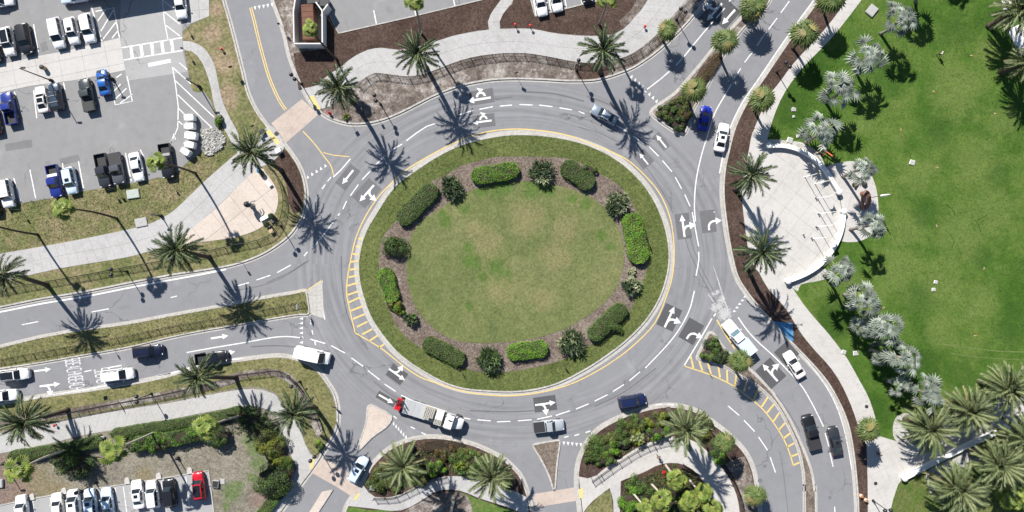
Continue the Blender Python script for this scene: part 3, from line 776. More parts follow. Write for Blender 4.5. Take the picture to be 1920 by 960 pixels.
for a, b in [((800, 237), (815, 232)), ((862, 215), (887, 207)), ((899, 205), (924, 200)), ((937, 199), (960, 197)), ((974, 196), (999, 197)), ((1011, 197), (1036, 200)), ((1049, 202), (1072, 206)), ((1085, 209), (1096, 213)),
             ((1155, 235), (1177, 247)), ((1187, 255), (1207, 270)), ((1217, 275), (1235, 293)), ((1242, 301), (1260, 322)), ((1266, 332), (1278, 354)), ((1284, 365), (1294, 387)),
             ((1200, 697), (1180, 714)), ((1170, 721), (1149, 734)), ((1139, 740), (1115, 752)), ((1104, 757), (1080, 767)), ((1069, 770), (1042, 779)), ((1035, 780), (1007, 786)), ((997, 787), (971, 789)),
             ((957, 790), (932, 791)), ((920, 789), (895, 787)), ((882, 786), (857, 781)), ((775, 752), (752, 741)), ((742, 734), (721, 720)), ((712, 712), (690, 695)), ((681, 687), (659, 671)), ((647, 662), (621, 648)), ((610, 644), (582, 636)),
             ((577, 472), (570, 480)), ((545, 497), (520, 511)), ((507, 516), (481, 525)), ((467, 530), (445, 536)), ((332, 555), (320, 558)), ((204, 579), (172, 585)), ((72, 603), (41, 609)),
             ((650, 377), (643, 392)), ((672, 346), (657, 367)), ((696, 319), (679, 337)), ((721, 292), (705, 309)), ((754, 270), (731, 284)),
             ((292, 705), (320, 700)), ((158, 697), (172, 694)), ((228, 685), (200, 690)),
             ((1547, 812), (1554, 837)), ((1556, 849), (1562, 875)), ((1565, 950), (1566, 980)), ((1365, 761), (1386, 779)), ((1395, 788), (1415, 809)), ((1422, 819), (1439, 844)), ((1444, 857), (1454, 886)),
             ((1480, 2), (1464, 24)), ((1457, 34), (1441, 55)), ((1434, 64), (1419, 86)), ((1412, 96), (1396, 117)), ((1389, 128), (1375, 149)), ((1343, 34), (1359, 15)), ((1367, 3), (1378, -10)),
             ((1058, 820), (1066, 818)), ((1077, 817), (1086, 814)), ((1098, 811), (1107, 808)), ((1229, 759), (1241, 758)), ((1252, 758), (1263, 759)), ((557, 396), (563, 385)), ((614, 340), (621, 332)), ((604, 354), (610, 346)), ((738, 780), (744, 785)), ((770, 800), (778, 804)), ((790, 811), (799, 815)),
             ((583, 600), (583, 608)), ((585, 619), (587, 627)), ((590, 640), (592, 647)), ((1338, 398), (1340, 397))]:
    mark('lane_dash', [a, b], 1.95)
mark('lane_line', [(800, 237), (780, 250), (762, 264)], 2.1)
mark('lane_line', [(637, 400), (622, 420), (605, 442), (587, 465)], 2.0, n=4)
mark('lane_line', [(1298, 398), (1304, 430), (1308, 452), (1310, 462)], 2.1, n=4)
mark('lane_line', [(1310, 472), (1310, 490), (1305, 517)], 2.1, n=4)
mark('lane_line', [(1302, 545), (1293, 580), (1275, 615), (1250, 648), (1210, 690)], 2.1, n=5)
mark('lane_line', [(1371, 158), (1357, 182), (1340, 213), (1328, 250), (1315, 292), (1305, 340), (1302, 385), (1304, 415)], 2.1, n=5)
mark('edge_line', [(1545, -30), (1526, 0), (1498, 38), (1460, 92), (1423, 147), (1392, 192), (1369, 240), (1357, 284), (1349, 325)], 2.2, n=4)
mark('edge_line', [(-40, 592), (0, 585), (80, 569), (160, 556), (240, 540), (320, 525), (380, 514), (424, 505)], 3.0, n=4)
mark('edge_line', [(-30, 762), (60, 747), (120, 737), (165, 730), (212, 720)], 2.1, n=4)
mark('edge_line', [(292, 706), (320, 700), (370, 686), (420, 676), (455, 672)], 2.1, n=4)
mark('lane_line', [(350, 661), (400, 652), (460, 642), (510, 633), (540, 631), (569, 634)], 2.1, n=4)
mark('lane_line', [(1384, 595), (1400, 618), (1420, 640), (1455, 672), (1500, 720), (1520, 752), (1534, 779), (1544, 800)], 2.1, n=4)
mark('edge_line', [(1500, 660), (1535, 704), (1562, 748), (1580, 795), (1590, 840), (1597, 880)], 1.8, 'white_faded', n=4)
mark('edge_line', [(1335, 597), (1315, 632), (1282, 687)], 2.2)
mark('edge_line', [(1338, 593), (1342, 588)], 2.2)
mark('edge_line', [(604, 525), (603, 545), (605, 575), (609, 599)], 2.1, n=4)
mark('lane_line', [(1257, 132), (1240, 147), (1210, 170)], 2.1)
mark('lane_line', [(1337, 40), (1310, 72), (1285, 103), (1268, 122)], 2.1)
mark('lane_line', [(657, 298), (640, 318), (625, 332)], 2.1)
mark('splitter_line', [(578, 543), (604, 525)], 1.8, 'yellow_paint')
mark('splitter_line', [(480, 566), (540, 552), (575, 543)], 1.4, 'yellow_paint')
# yellow line round the island, hatching
mark('yellow_line', [(659, 480), (667, 447), (682, 412), (705, 375), (730, 347), (760, 320), (800, 295), (852, 268), (905, 249), (960, 242), (1015, 245), (1065, 254), (1112, 271), (1150, 286), (1182, 304), (1210, 330), (1233, 357), (1248, 385), (1258, 415), (1263, 450), (1264, 482), (1261, 515), (1252, 548), (1228, 605), (1185, 650), (1145, 680), (1110, 701), (1075, 718), (1035, 731), (1000, 738), (960, 742), (920, 741), (880, 736), (848, 728), (815, 717), (790, 708), (760, 689), (720, 657), (695, 641), (666, 624)], 2.1, 'yellow_paint', n=4)
mark('yellow_line', [(659, 480), (652, 517), (650, 550), (656, 582), (666, 624)], 2.1, 'yellow_paint', n=4)
for a, b in [((672, 447), (680, 448)), ((667, 462), (678, 463)), ((662, 476), (674, 478)), ((658, 491), (672, 489)), ((654, 506), (669, 504)), ((652, 520), (670, 517)), ((651, 536), (671, 530)), ((652, 553), (672, 546)), ((654, 567), (676, 557)), ((657, 583), (680, 574)), ((662, 598), (684, 589)), ((669, 613), (689, 603)), ((679, 627), (698, 617)), ((693, 639), (708, 629)), ((711, 651), (720, 646))]:
    mark('hatch_bar', [a, b], 3.3, 'yellow_paint')
mark('yellow_line', [(1282, 686), (1330, 702), (1367, 719), (1392, 736), (1430, 767), (1460, 807), (1477, 840), (1488, 874)], 2.1, 'yellow_paint', n=4)
for a, b in [((1300, 690), (1295, 668)), ((1317, 695), (1311, 677)), ((1333, 701), (1327, 680)), ((1350, 708), (1347, 688)), ((1364, 716), (1363, 694)), ((1378, 724), (1381, 701)), ((1395, 735), (1400, 716)), ((1413, 750), (1422, 729)), ((1428, 763), (1440, 744)), ((1438, 774), (1452, 757)), ((1450, 790), (1461, 774)), ((1460, 806), (1472, 793)), ((1469, 822), (1482, 812)), ((1476, 838), (1489, 831)), ((1483, 856), (1496, 851)), ((1488, 872), (1499, 867))]:
    mark('hatch_bar', [a, b], 3.3, 'yellow_paint')
for d in (-1.9, 1.9):
    mark('yellow_line', offset(sm([(470, 14), (477, 40), (484, 70), (493, 105), (503, 140), (514, 168), (526, 192), (536, 206)], False, 4), d), 1.8, 'yellow_paint')
mark('yellow_line', [(568, 246), (590, 270), (608, 294), (620, 310), (626, 330)], 1.8, 'yellow_paint', n=4)
mark('yellow_line', [(606, 286), (625, 291), (656, 294)], 1.6, 'yellow_paint')
mark('yellow_line', [(1344, 600), (1362, 630), (1378, 655)], 2.4, 'yellow_paint')
for k in (-16, 0):
    pass

# give-way triangles
def triangles(a, b, n, dirx, diry, ln=7, wd=5.2, z=ZM):
    for i in range(n):
        t = i / (n - 1)
        cx, cy = a[0] + (b[0] - a[0]) * t, a[1] + (b[1] - a[1]) * t
        l = math.hypot(b[0] - a[0], b[1] - a[1])
        ux, uy = (b[0] - a[0]) / l * wd / 2, (b[1] - a[1]) / l * wd / 2
        poly('give_way_triangle', [(cx - ux, cy - uy), (cx + dirx * ln, cy + diry * ln), (cx + ux, cy + uy)], z, M['white_paint'], parent=road)
triangles((568, 597), (568, 651), 7, -1, 0.1)
triangles((578, 334), (611, 313), 5, -0.35, -0.8)
triangles((478, 12), (510, 6), 5, 0.1, 1)
triangles((1183, 146), (1230, 192), 8, 0.5, -0.85)
triangles((738, 797), (761, 822), 6, 0.15, -1)
triangles((1057, 828), (1089, 831), 5, 0.05, 1)
triangles((1375, 583), (1395, 556), 5, 0.9, 0.25, 6)

# arrows: drawn facing +x in metres, then turned
def arrow_parts(kind):
    P = []
    def straight(x0, x1, w=0.32, hl=1.0, hw=0.95, y=0.0):
        P.append([(x0, y - w / 2), (x1 - hl, y - w / 2), (x1 - hl, y + w / 2), (x0, y + w / 2)])
        P.append([(x1 - hl, y - hw / 2), (x1, y), (x1 - hl, y + hw / 2)])
    def turn(s, x0=-1.2, w=0.34, r=0.85, reach=0.45):
        n = 7
        inner, outer = [], []
        for i in range(n):
            a = math.pi / 2 * i / (n - 1)
            ri, ro = r - w / 2, r + w / 2
            inner.append((x0 + ri * math.sin(a) , s * (r - ri * math.cos(a))))
            outer.append((x0 + ro * math.sin(a) , s * (r - ro * math.cos(a))))
        P.append(outer + inner[::-1])
        yt = s * (r + reach)
        P.append([(x0 + r - w / 2, s * r), (x0 + r + w / 2, s * r), (x0 + r + w / 2, yt), (x0 + r - w / 2, yt)])
        P.append([(x0 + r - 0.58, yt), (x0 + r, yt + s * 1.0), (x0 + r + 0.58, yt)])
    if kind == 'S': straight(-1.5, 1.5)
    if kind == 'SR': straight(-1.7, 1.8); turn(-1, -0.9, reach=0.15)
    if kind == 'SL': straight(-1.7, 1.8); turn(1, -0.9, reach=0.15)
    if kind == 'R':
        P.append([(-1.5, -0.17), (-1.0, -0.17), (-1.0, 0.17), (-1.5, 0.17)]); turn(-1, -1.0, r=0.95, reach=0.3)
    if kind == 'LR':
        straight(-1.6, 1.9); turn(-1, -0.6, reach=0.15)
    if kind == 'HOOK':
        straight(-1.6, 1.9)
        P.append([(-0.2 + 0.75 * math.cos(a), -0.35 - 0.5 * math.sin(a) * 1.5) for a in np.linspace(0, math.pi, 8)] + [(-0.2 + 0.42 * math.cos(a), -0.35 - 0.3 * math.sin(a) * 1.5) for a in np.linspace(math.pi, 0, 8)])
        P.append([(-0.15, -1.0), (0.3, -1.75), (-0.75, -1.35)])
    return P

def flip_if(P, f): return [[(x, -y) for x, y in q] for q in P] if f else P

def arrow(px, py, hx, hy, kind, scale=1.0, patch=None, mirror=False, z=0.016, pm='patch', mat='white_paint', patch_shift=(0, 0)):
    a = math.atan2(-hy, hx); ca, sa = math.cos(a), math.sin(a)
    c = W(px, py)
    if patch:
        l, w = patch[0] * S / 2, patch[1] * S / 2
        ox, oy = patch_shift
        vs = [(c.x + (x + ox) * ca - (y + oy) * sa, c.y + (x + ox) * sa + (y + oy) * ca, 0.008) for x, y in ((-l, -w), (l, -w), (l, w), (-l, w))]
        mesh_obj('asphalt_patch', vs, [(0, 1, 2, 3)], M[pm], road)
    if not kind: return
    vs, fs = [], []
    for i, q in enumerate(flip_if(arrow_parts(kind), mirror)):
        o = len(vs)
        qq = [Vector((x * scale, y * scale, 0)) for x, y in q]
        vs += [(c.x + v.x * ca - v.y * sa, c.y + v.x * sa + v.y * ca, z + 0.002 * i) for v in qq]
        for t in tessellate_polygon([qq]):
            A, B, C = (qq[k] for k in t)
            cr = (B - A).cross(C - A).z
            if abs(cr) > 1e-9: fs.append(tuple(o + k for k in (t if cr > 0 else (t[0], t[2], t[1]))))
    mesh_obj('lane_arrow', vs, fs, M[mat], road)

arrow(900, 186, -1, 0.16, 'HOOK', 1.15, (46, 27), pm='patch_faded', patch_shift=(-0.3, -0.35))
arrow(905, 228, -1, 0.13, 'HOOK', 0.95, (42, 24), pm='patch_faded', patch_shift=(-0.2, -0.1))
arrow(652, 332, -0.62, 0.78, 'S', 1.0, (46, 24), pm='patch_faded')
arrow(688, 362, -0.66, 0.75, 'SL', 1.05, (48, 32), pm='patch_faded')
arrow(1240, 265, -0.6, -0.75, 'S', 0.9, (34, 15), pm='patch_faded', mat='white_faded')
arrow(1207, 298, -0.6, -0.75, 'S', 0.8, (30, 26), pm='patch_faded', mat='white_faded')
arrow(1281, 424, -0.13, -1, 'SR', 1.08, (48, 27), pm='patch_faded')
arrow(1328, 415, -0.10, -1, 'R', 1.0, (42, 28), pm='patch_faded')
arrow(1255, 595, 0.42, -0.9, 'SR', 1.1, (44, 34))
arrow(1296, 621, 0.50, -0.86, 'R', 1.0, (42, 32))
arrow(744, 702, 0.80, 0.58, 'SL', 0.95, (34, 26))
arrow(724, 748, 0.87, 0.5, 'S', 0.95, (38, 14))
arrow(1022, 757, 1, -0.14, 'SR', 1.0, (42, 28))
arrow(1445, 700, -0.66, -0.75, 'LR', 1.1, (46, 38))
arrow(1475, 662, -0.66, -0.75, None, 1.0, (34, 34))
arrow(80, 694, 1, -0.13, 'S', 0.95)
arrow(93, 722, 1, -0.13, 'SR', 1.0)
arrow(412, 632, 1, -0.16, 'S', 1.0)
arrow(425, 662, 1, -0.18, 'S', 1.0)
arrow(1340, 22, -0.66, 0.75, 'SR', 1.1, (66, 30), mat='white_faded')
arrow(1366, 32, -0.66, 0.75, 'S', 1.1, (46, 22))
for c, l, w, a in ((1120, 210, 0, 0),):
    pass

# lettering on the road: elongated highway letters built from bars
GLY = {'S': [(0, 5, 2.6, 5), (0, 2.5, 2.6, 2.5), (0, 0, 2.6, 0), (0, 2.5, 0, 5), (2.6, 0, 2.6, 2.5)],
       'B': [(0, 0, 0, 5), (0, 5, 2.2, 5), (0, 2.6, 2.2, 2.6), (0, 0, 2.3, 0), (2.5, 3.0, 2.5, 4.6), (2.6, 0.4, 2.6, 2.2)],
       'E': [(0, 0, 0, 5), (0, 5, 2.5, 5), (0, 2.5, 2.1, 2.5), (0, 0, 2.5, 0)],
       'A': [(0, 0, 1.3, 5), (2.6, 0, 1.3, 5), (0.5, 1.6, 2.1, 1.6)],
       'C': [(0, 0.2, 0, 4.8), (0, 5, 2.5, 5), (0, 0, 2.5, 0)],
       'H': [(0, 0, 0, 5), (2.6, 0, 2.6, 5), (0, 2.5, 2.6, 2.5)],
       'N': [(0, 0, 0, 5), (2.6, 0, 2.6, 5), (0, 5, 2.6, 0)]}
def road_text(text, p0, step, up, height):
    """p0: pixel of the first letter's foot corner; step: pixel vector per letter; up: unit pixel vector towards letter tops"""
    for i, ch in enumerate(text):
        if ch == ' ': continue
        vs, fs = [], []
        b = (p0[0] + step[0] * i, p0[1] + step[1] * i)
        sl = math.hypot(*step)
        ex = (step[0] / sl * (sl * 0.74) / 2.6, step[1] / sl * (sl * 0.74) / 2.6)
        ey = (up[0] * height / 5, up[1] * height / 5)
        for k, (x0, y0, x1, y1) in enumerate(GLY[ch]):
            horiz = abs(y1 - y0) < 0.01
            w = 3.0 if horiz else 0.85
            A = (b[0] + ex[0] * x0 + ey[0] * y0, b[1] + ex[1] * x0 + ey[1] * y0)
            B = (b[0] + ex[0] * x1 + ey[0] * y1, b[1] + ex[1] * x1 + ey[1] * y1)
            v, f = ribbon([A, B], w, 0.014 + 0.0015 * k)
            o = len(vs); vs += v; fs += [tuple(o + q for q in ff) for ff in f]
        mesh_obj('letter', vs, fs, M['white_faded'], road)
road_text('SBEACHNBEACH', (122.5, 673.5), (0.85, 5.05), (0.985, -0.16), 26)
road_text('SBEACH', (177.5, 693), (1.0, 5.2), (0.985, -0.16), 27)

# parking bay lines
def bays(parent, segs, w=2.0, z=None, mat='white_paint', name='bay_line'):
    for s in segs:
        strip(name, list(s), w, z, M[mat], parent)
bays(lot, [[(64, 46), (73, 98)], [(27, 334), (40, 380)], [(57, 318), (68, 372)], [(-2, 330), (4, 345)], [(118, 306), (124, 345)], [(148, 302), (158, 356)], [(236, 287), (247, 340)], [(264, 281), (271, 296)],
            [(64, 170), (70, 222)], [(157, 170), (160, 207)], [(28, 172), (36, 205)], [(120, 155), (123, 168)], [(-3, 182), (0, 200)], [(357, 8), (363, 34)], [(30, 55), (36, 70)],
            [(172, 12), (192, 78)], [(180, 22), (214, 15), (225, 72)], [(216, 15.5), (190, 59)], [(200, 18), (184, 40)], [(219, 41), (194, 74)], [(222, 58), (211, 72)],
            [(239, 143), (249, 190), (217, 197), (209, 152)], [(249, 177), (226, 194)], [(238, 166), (215, 188)], [(227, 158), (214, 172)], [(229, 139), (219, 146)]], 2.0, 0.143)
bays(lot, [[(305, 0), (309, 40), (316, 76)], [(324, 126), (330, 160), (335, 200), (334, 240), (322, 268)], [(325, 127), (359, 158)], [(330, 152), (402, 220)], [(334, 178), (398, 240)], [(337, 118), (352, 131)], [(336, 204), (352, 220)],
            [(305, 0), (330, 20)], [(308, 22), (338, 46)], [(312, 48), (338, 68)], [(334, 226), (343, 234)], [(345, 268), (350, 272)], [(322, 268), (327, 250), (330, 262)]], 1.8, 0.1435)
bays(lot, [[(229, 90), (343, 71)], [(232, 113), (344, 95)]], 2.2, 0.1435, name='crosswalk_line')
bays(lot, [[(246, 88), (249, 109)], [(265, 85), (268, 107)], [(285, 81), (288, 103)], [(304, 78), (307, 100)], [(322, 75), (325, 97)]], 6.0, 0.145, 'white_faded', name='crosswalk_bar')
bays(lot, [[(279, 122.5), (321, 114)]], 7.0, 0.1435, name='stop_line')
bays(lotn, [[(701, 20), (706, 45)], [(776, 8), (780, 30)], [(850, -2), (853, 12)]], 2.2, 0.143)
bays(lotn2, [[(1000, 0), (1005, 29)], [(1028, -8), (1033, 22)], [(1058, -8), (1062, 16)], [(1087, -8), (1092, 8)]], 2.0, 0.147)
bays(lots, [[(62, 938), (70, 990)], [(95, 932), (104, 990)], [(232, 912), (240, 970)], [(217, 914), (225, 975)], [(303, 902), (312, 960)], [(349, 893), (356, 950)]], 1.6, 0.143)
for p in ((1434, 874, 3.2), (1425, 901, 4.3), (1554, 846, 3.5), (1556, 933, 3.0), (1624, 762, 3.4), (1641, 906, 3.4), (519, 251, 4.2), (654, 700, 1.6)):
    mb = MB(); c = W(p[0], p[1])
    zt = 0.02 if p[0] not in (1624, 1641, 519) else 0.165
    mb.lathe([(p[2] * S, 0.0), (p[2] * S, zt), (p[2] * S * 0.9, zt + 0.004), (p[2] * S * 0.8, zt - 0.004), (0.02, zt + 0.004)], 18, (c.x, c.y))
    mb.build('manhole_cover', M['grey_metal'] if zt < 0.1 else M['dark_plain'], road)
for outline, z in ((sm([(499, 247), (506, 243), (526, 268), (521, 273)], True, 1), 0.160), (sm([(1085, 917), (1093, 915), (1093, 932), (1086, 934)], True, 1), 0.166), (sm([(585, 862), (592, 859), (587, 876), (580, 880)], True, 1), 0.166), (sm([(579, 182), (588, 179), (602, 205), (596, 208)], True, 1), 0.166), (sm([(663, 936), (673, 923), (676, 926), (668, 938)], True, 1), 0.166)):
    poly('tactile_pad', outline, z, M['yellow_pad'], 0.02, parent=road)

# rubber streaks and a pale spill
for pts, w in (([(1100, 180), (1150, 200), (1190, 228), (1220, 258)], 2.0), ([(1085, 238), (1130, 252), (1175, 278), (1215, 318), (1245, 365), (1262, 400)], 1.4), ([(1283, 440), (1292, 470), (1308, 505), (1330, 545), (1345, 570)], 1.6), ([(1292, 440), (1302, 470), (1318, 508), (1338, 545)], 1.4),
               ([(500, 530), (540, 512), (575, 490)], 1.6), ([(430, 545), (480, 538), (530, 520), (580, 488)], 1.3), ([(1462, 845), (1468, 880), (1474, 930), (1478, 965)], 1.2), ([(1455, 740), (1480, 775), (1500, 810)], 1.6), ([(470, 650), (520, 648), (565, 652)], 2.2), ([(700, 715), (740, 745), (790, 765)], 1.8),
               ([(880, 770), (960, 772), (1030, 768)], 2.4), ([(640, 480), (642, 540), (655, 600), (690, 655)], 2.2), ([(985, 172), (1040, 176), (1095, 190)], 2.6), ([(1115, 762), (1170, 735), (1230, 690)], 2.2), ([(850, 205), (905, 190), (960, 182)], 2.2)):
    strip('tyre_streak', sm(pts, False, 5), w, 0.0065, M['skid'], road)
for pts, w in (([(1338, 500), (1348, 532), (1356, 560), (1367, 588)], 0.6), ([(1345, 520), (1354, 548), (1364, 578)], 0.6), ([(1328, 552), (1338, 566)], 1.0)):
    strip('paint_spill', sm(pts, False, 5), w, 0.0095, M['white_faded'], road)
M['lawn_pale'] = ground_mat('worn pale turf', [(0.10, 0.14, 0.04), (0.14, 0.17, 0.065)], 0.4, 3.0, 0.3)
M['lawn_dark'] = ground_mat('dark lush turf', [(0.03, 0.075, 0.010), (0.05, 0.095, 0.016)], 0.4, 3.0, 0.3)
for pts, w, m in (([(1765, 645), (1820, 652), (1870, 658), (1925, 660)], 1.6, 'lawn_pale'), ([(1780, 662), (1840, 670), (1925, 675)], 1.3, 'lawn_pale'), ([(1908, 478), (1913, 495), (1905, 508), (1890, 516), (1875, 512)], 2.2, 'lawn_dark'), ([(1760, 387), (1775, 385), (1787, 395), (1789, 403)], 2.0, 'lawn_dark'), ([(1828, 412), (1835, 425), (1838, 435)], 2.0, 'lawn_dark'), ([(1832, 412), (1845, 407), (1850, 402)], 1.8, 'lawn_dark'), ([(1780, 440), (1788, 450), (1784, 465)], 1.6, 'lawn_dark')):
    strip('turf_mark', sm(pts, False, 5), w, 0.1235, M[m], EB)
M['lot_patch'] = asphalt_mat('repaired parking asphalt', (0.19, 0.19, 0.195), dirt=0.25)
for o_ in ([(76, 82), (88, 78), (92, 94), (80, 98)], [(112, 298), (148, 290), (152, 302), (116, 310)], [(10, 270), (60, 262), (62, 276), (12, 284)]):
    poly('asphalt_patch', o_, 0.1395, M['lot_patch'], parent=lot)
# ================================================================== VEGETATION
def frond_mesh(name, elev0, droop, mats, pairs=17, width=0.135, seed=0, rag=0.1):
    """unit-length feather frond along +x: arching rib with paired leaflets"""
    r = random.Random(seed)
    n = 9
    P = [Vector((0, 0, 0))]
    for i in range(n):
        a = elev0 - droop * ((i + 0.5) / n) ** 1.3
        P.append(P[-1] + Vector((math.cos(a), 0, math.sin(a))) / n)
    side = r.uniform(-0.06, 0.06)
    for i, p in enumerate(P): p.y += side * (i / n) ** 2
    def at(t):
        f = t * n; i = min(int(f), n - 1); q = f - i
        return P[i].lerp(P[i + 1], q), (P[i + 1] - P[i]).normalized()
    vs, fs, mi = [], [], []
    # rib
    for i in range(n + 1):
        w = 0.013 * (1 - 0.85 * i / n)
        vs += [P[i] + Vector((0, w, 0.004)), P[i] + Vector((0, -w, 0.004))]
    for i in range(n):
        fs.append((2 * i, 2 * i + 1, 2 * i + 3, 2 * i + 2)); mi.append(1)
    for k in range(pairs):
        t = 0.10 + 0.9 * (k + 0.5) / pairs
        p, d = at(t)
        up = Vector((-d.z, 0, d.x))
        ll = width * (0.55 + 0.75 * math.sin(math.pi * min(1, 0.15 + t * 0.82))) * r.uniform(0.85, 1.12)
        for s in (-1, 1):
            if r.random() < rag: continue
            lat = Vector((0, s, 0))
            tip = p + d * ll * r.uniform(0.95, 1.3) + lat * ll * 0.62 + up * ll * r.uniform(0.0, 0.45)
            o = len(vs)
            w = 0.034
            vs += [p - d * w, p + d * w, tip]
            fs.append((o, o + 1, o + 2) if s < 0 else (o + 1, o, o + 2)); mi.append(0)
            m_ = p.lerp(tip, 0.5) + up * 0.012 + d * 0.01
            vs += [m_]
            fs.append((o + 1, o + 3, o + 2) if s < 0 else (o + 3, o + 1, o + 2)); mi.append(0)
    me = bpy.data.meshes.new(name)
    me.from_pydata([tuple(v) for v in vs], [], fs)
    for m in mats: me.materials.append(m)
    me.polygons.foreach_set('material_index', np.array(mi, np.int32))
    me.update()
    return me

def fan_mesh(name, mats, seg=15, petiole=0.48, fan=0.52, spread=250, tipdroop=0.10, seed=0, tilt=-0.5, fold=0.06, split=0.55):
    """unit-length fan leaf along +x: stalk and a costapalmate fan of pleated segments"""
    r = random.Random(seed)
    vs, fs, mi = [], [], []
    w = 0.014
    pa = Vector((0, 0, 0)); pb = Vector((petiole, 0, 0.02))
    vs += [pa + Vector((0, w, 0)), pa - Vector((0, w, 0)), pb + Vector((0, w * .7, 0)), pb - Vector((0, w * .7, 0))]
    fs.append((0, 1, 3, 2)); mi.append(1)
    for k in range(seg):
        a0 = math.radians(-spread / 2 + spread * k / seg); a1 = math.radians(-spread / 2 + spread * (k + 1) / seg)
        am = (a0 + a1) / 2
        L = fan * (1.0 - 0.22 * abs(am) / math.pi) * r.uniform(0.9, 1.08)
        def pt(a, rr, dz):
            x, y = math.cos(a) * rr, math.sin(a) * rr
            return pb + Vector((x * math.cos(tilt), y, x * math.sin(tilt) + dz))
        o = len(vs)
        mid = split
        vs += [pb, pt(a0, L * mid, 0), pt(am, L * mid, fold * 0.5), pt(a1, L * mid, 0), pt(am + r.uniform(-.05, .05), L, -tipdroop * L * r.uniform(0.3, 1.6))]
        fs += [(o, o + 1, o + 2), (o, o + 2, o + 3), (o + 1, o + 4, o + 2), (o + 2, o + 4, o + 3)]
        mi += [0] * 4
    me = bpy.data.meshes.new(name)
    me.from_pydata([tuple(v) for v in vs], [], fs)
    for m in mats: me.materials.append(m)
    me.polygons.foreach_set('material_index', np.array(mi, np.int32))
    me.update()
    return me

R_ = math.radians
FR = {}
for kind, mats, wd, rag, pairs in (('feather', [M['feather'], M['feather_rib']], 0.125, 0.07, 18), ('date', [M['date'], M['feather_rib']], 0.135, 0.05, 18)):
    FR[kind] = [[frond_mesh('frond', R_(e), R_(d), mats, pairs, wd, 11 * i + j, rag) for j in range(2)] for i, (e, d) in enumerate(((80, 60), (58, 68), (36, 62), (14, 55), (-8, 50), (-38, 35)))]
FR['date_dry'] = [[frond_mesh('frond', R_(e), R_(50), [M['date_dry'], M['feather_rib']], 16, 0.12, 77 + e, 0.25)] for e in (20, 0, -20)]
TILT = (-1.25, -0.85, -0.45, -0.1)
SPR = (330, 280, 230, 200)
FR['fan'] = [fan_mesh('fan_leaf', [M['fan'], M['feather_rib']], seg=(10, 9, 7, 7)[s], petiole=(0.22, 0.34, 0.40, 0.42)[s], fan=0.62, spread=(320, 230, 150, 140)[s], seed=s, tilt=t, tipdroop=0.25, split=0.5, fold=0.09) for s, t in enumerate(TILT)]
FR['fan_dry'] = [fan_mesh('fan_leaf', [M['fan_dry'], M['feather_rib']], seg=7, petiole=0.42, fan=0.6, spread=150, seed=9, tilt=t, tipdroop=0.4, split=0.5) for t in TILT]
FR['bright'] = [fan_mesh('fan_leaf', [M['fan_bright'], M['feather_rib']], seg=(13, 11, 9, 9)[s], petiole=(0.2, 0.36, 0.46, 0.48)[s], fan=0.54, spread=(300, 230, 160, 140)[s], seed=4 + s, tilt=t, tipdroop=0.22, split=0.75, fold=0.08) for s, t in enumerate(TILT)]
FR['silver'] = [fan_mesh('fan_leaf', [M['silver'], M['feather_rib']], seg=(13, 11, 9, 9)[s], petiole=(0.22, 0.40, 0.54, 0.56)[s], fan=0.46, spread=(320, 250, 190, 180)[s], seed=7 + s, tilt=t + 0.15, fold=0.13, tipdroop=0.2, split=0.5) for s, t in enumerate(TILT)]

CHT = 1400.0      # pixels of shadow per unit h/HC
def solve_h(P, Sh):
    ox, oy = P[0] - 960, P[1] - 480
    sx, sy = Sh[0] - 960, Sh[1] - 480
    ax, ay = 704 - ox, 1210 - oy
    bx, by = sx - ox, sy - oy
    return (ax * bx + ay * by) / (ax * ax + ay * ay)

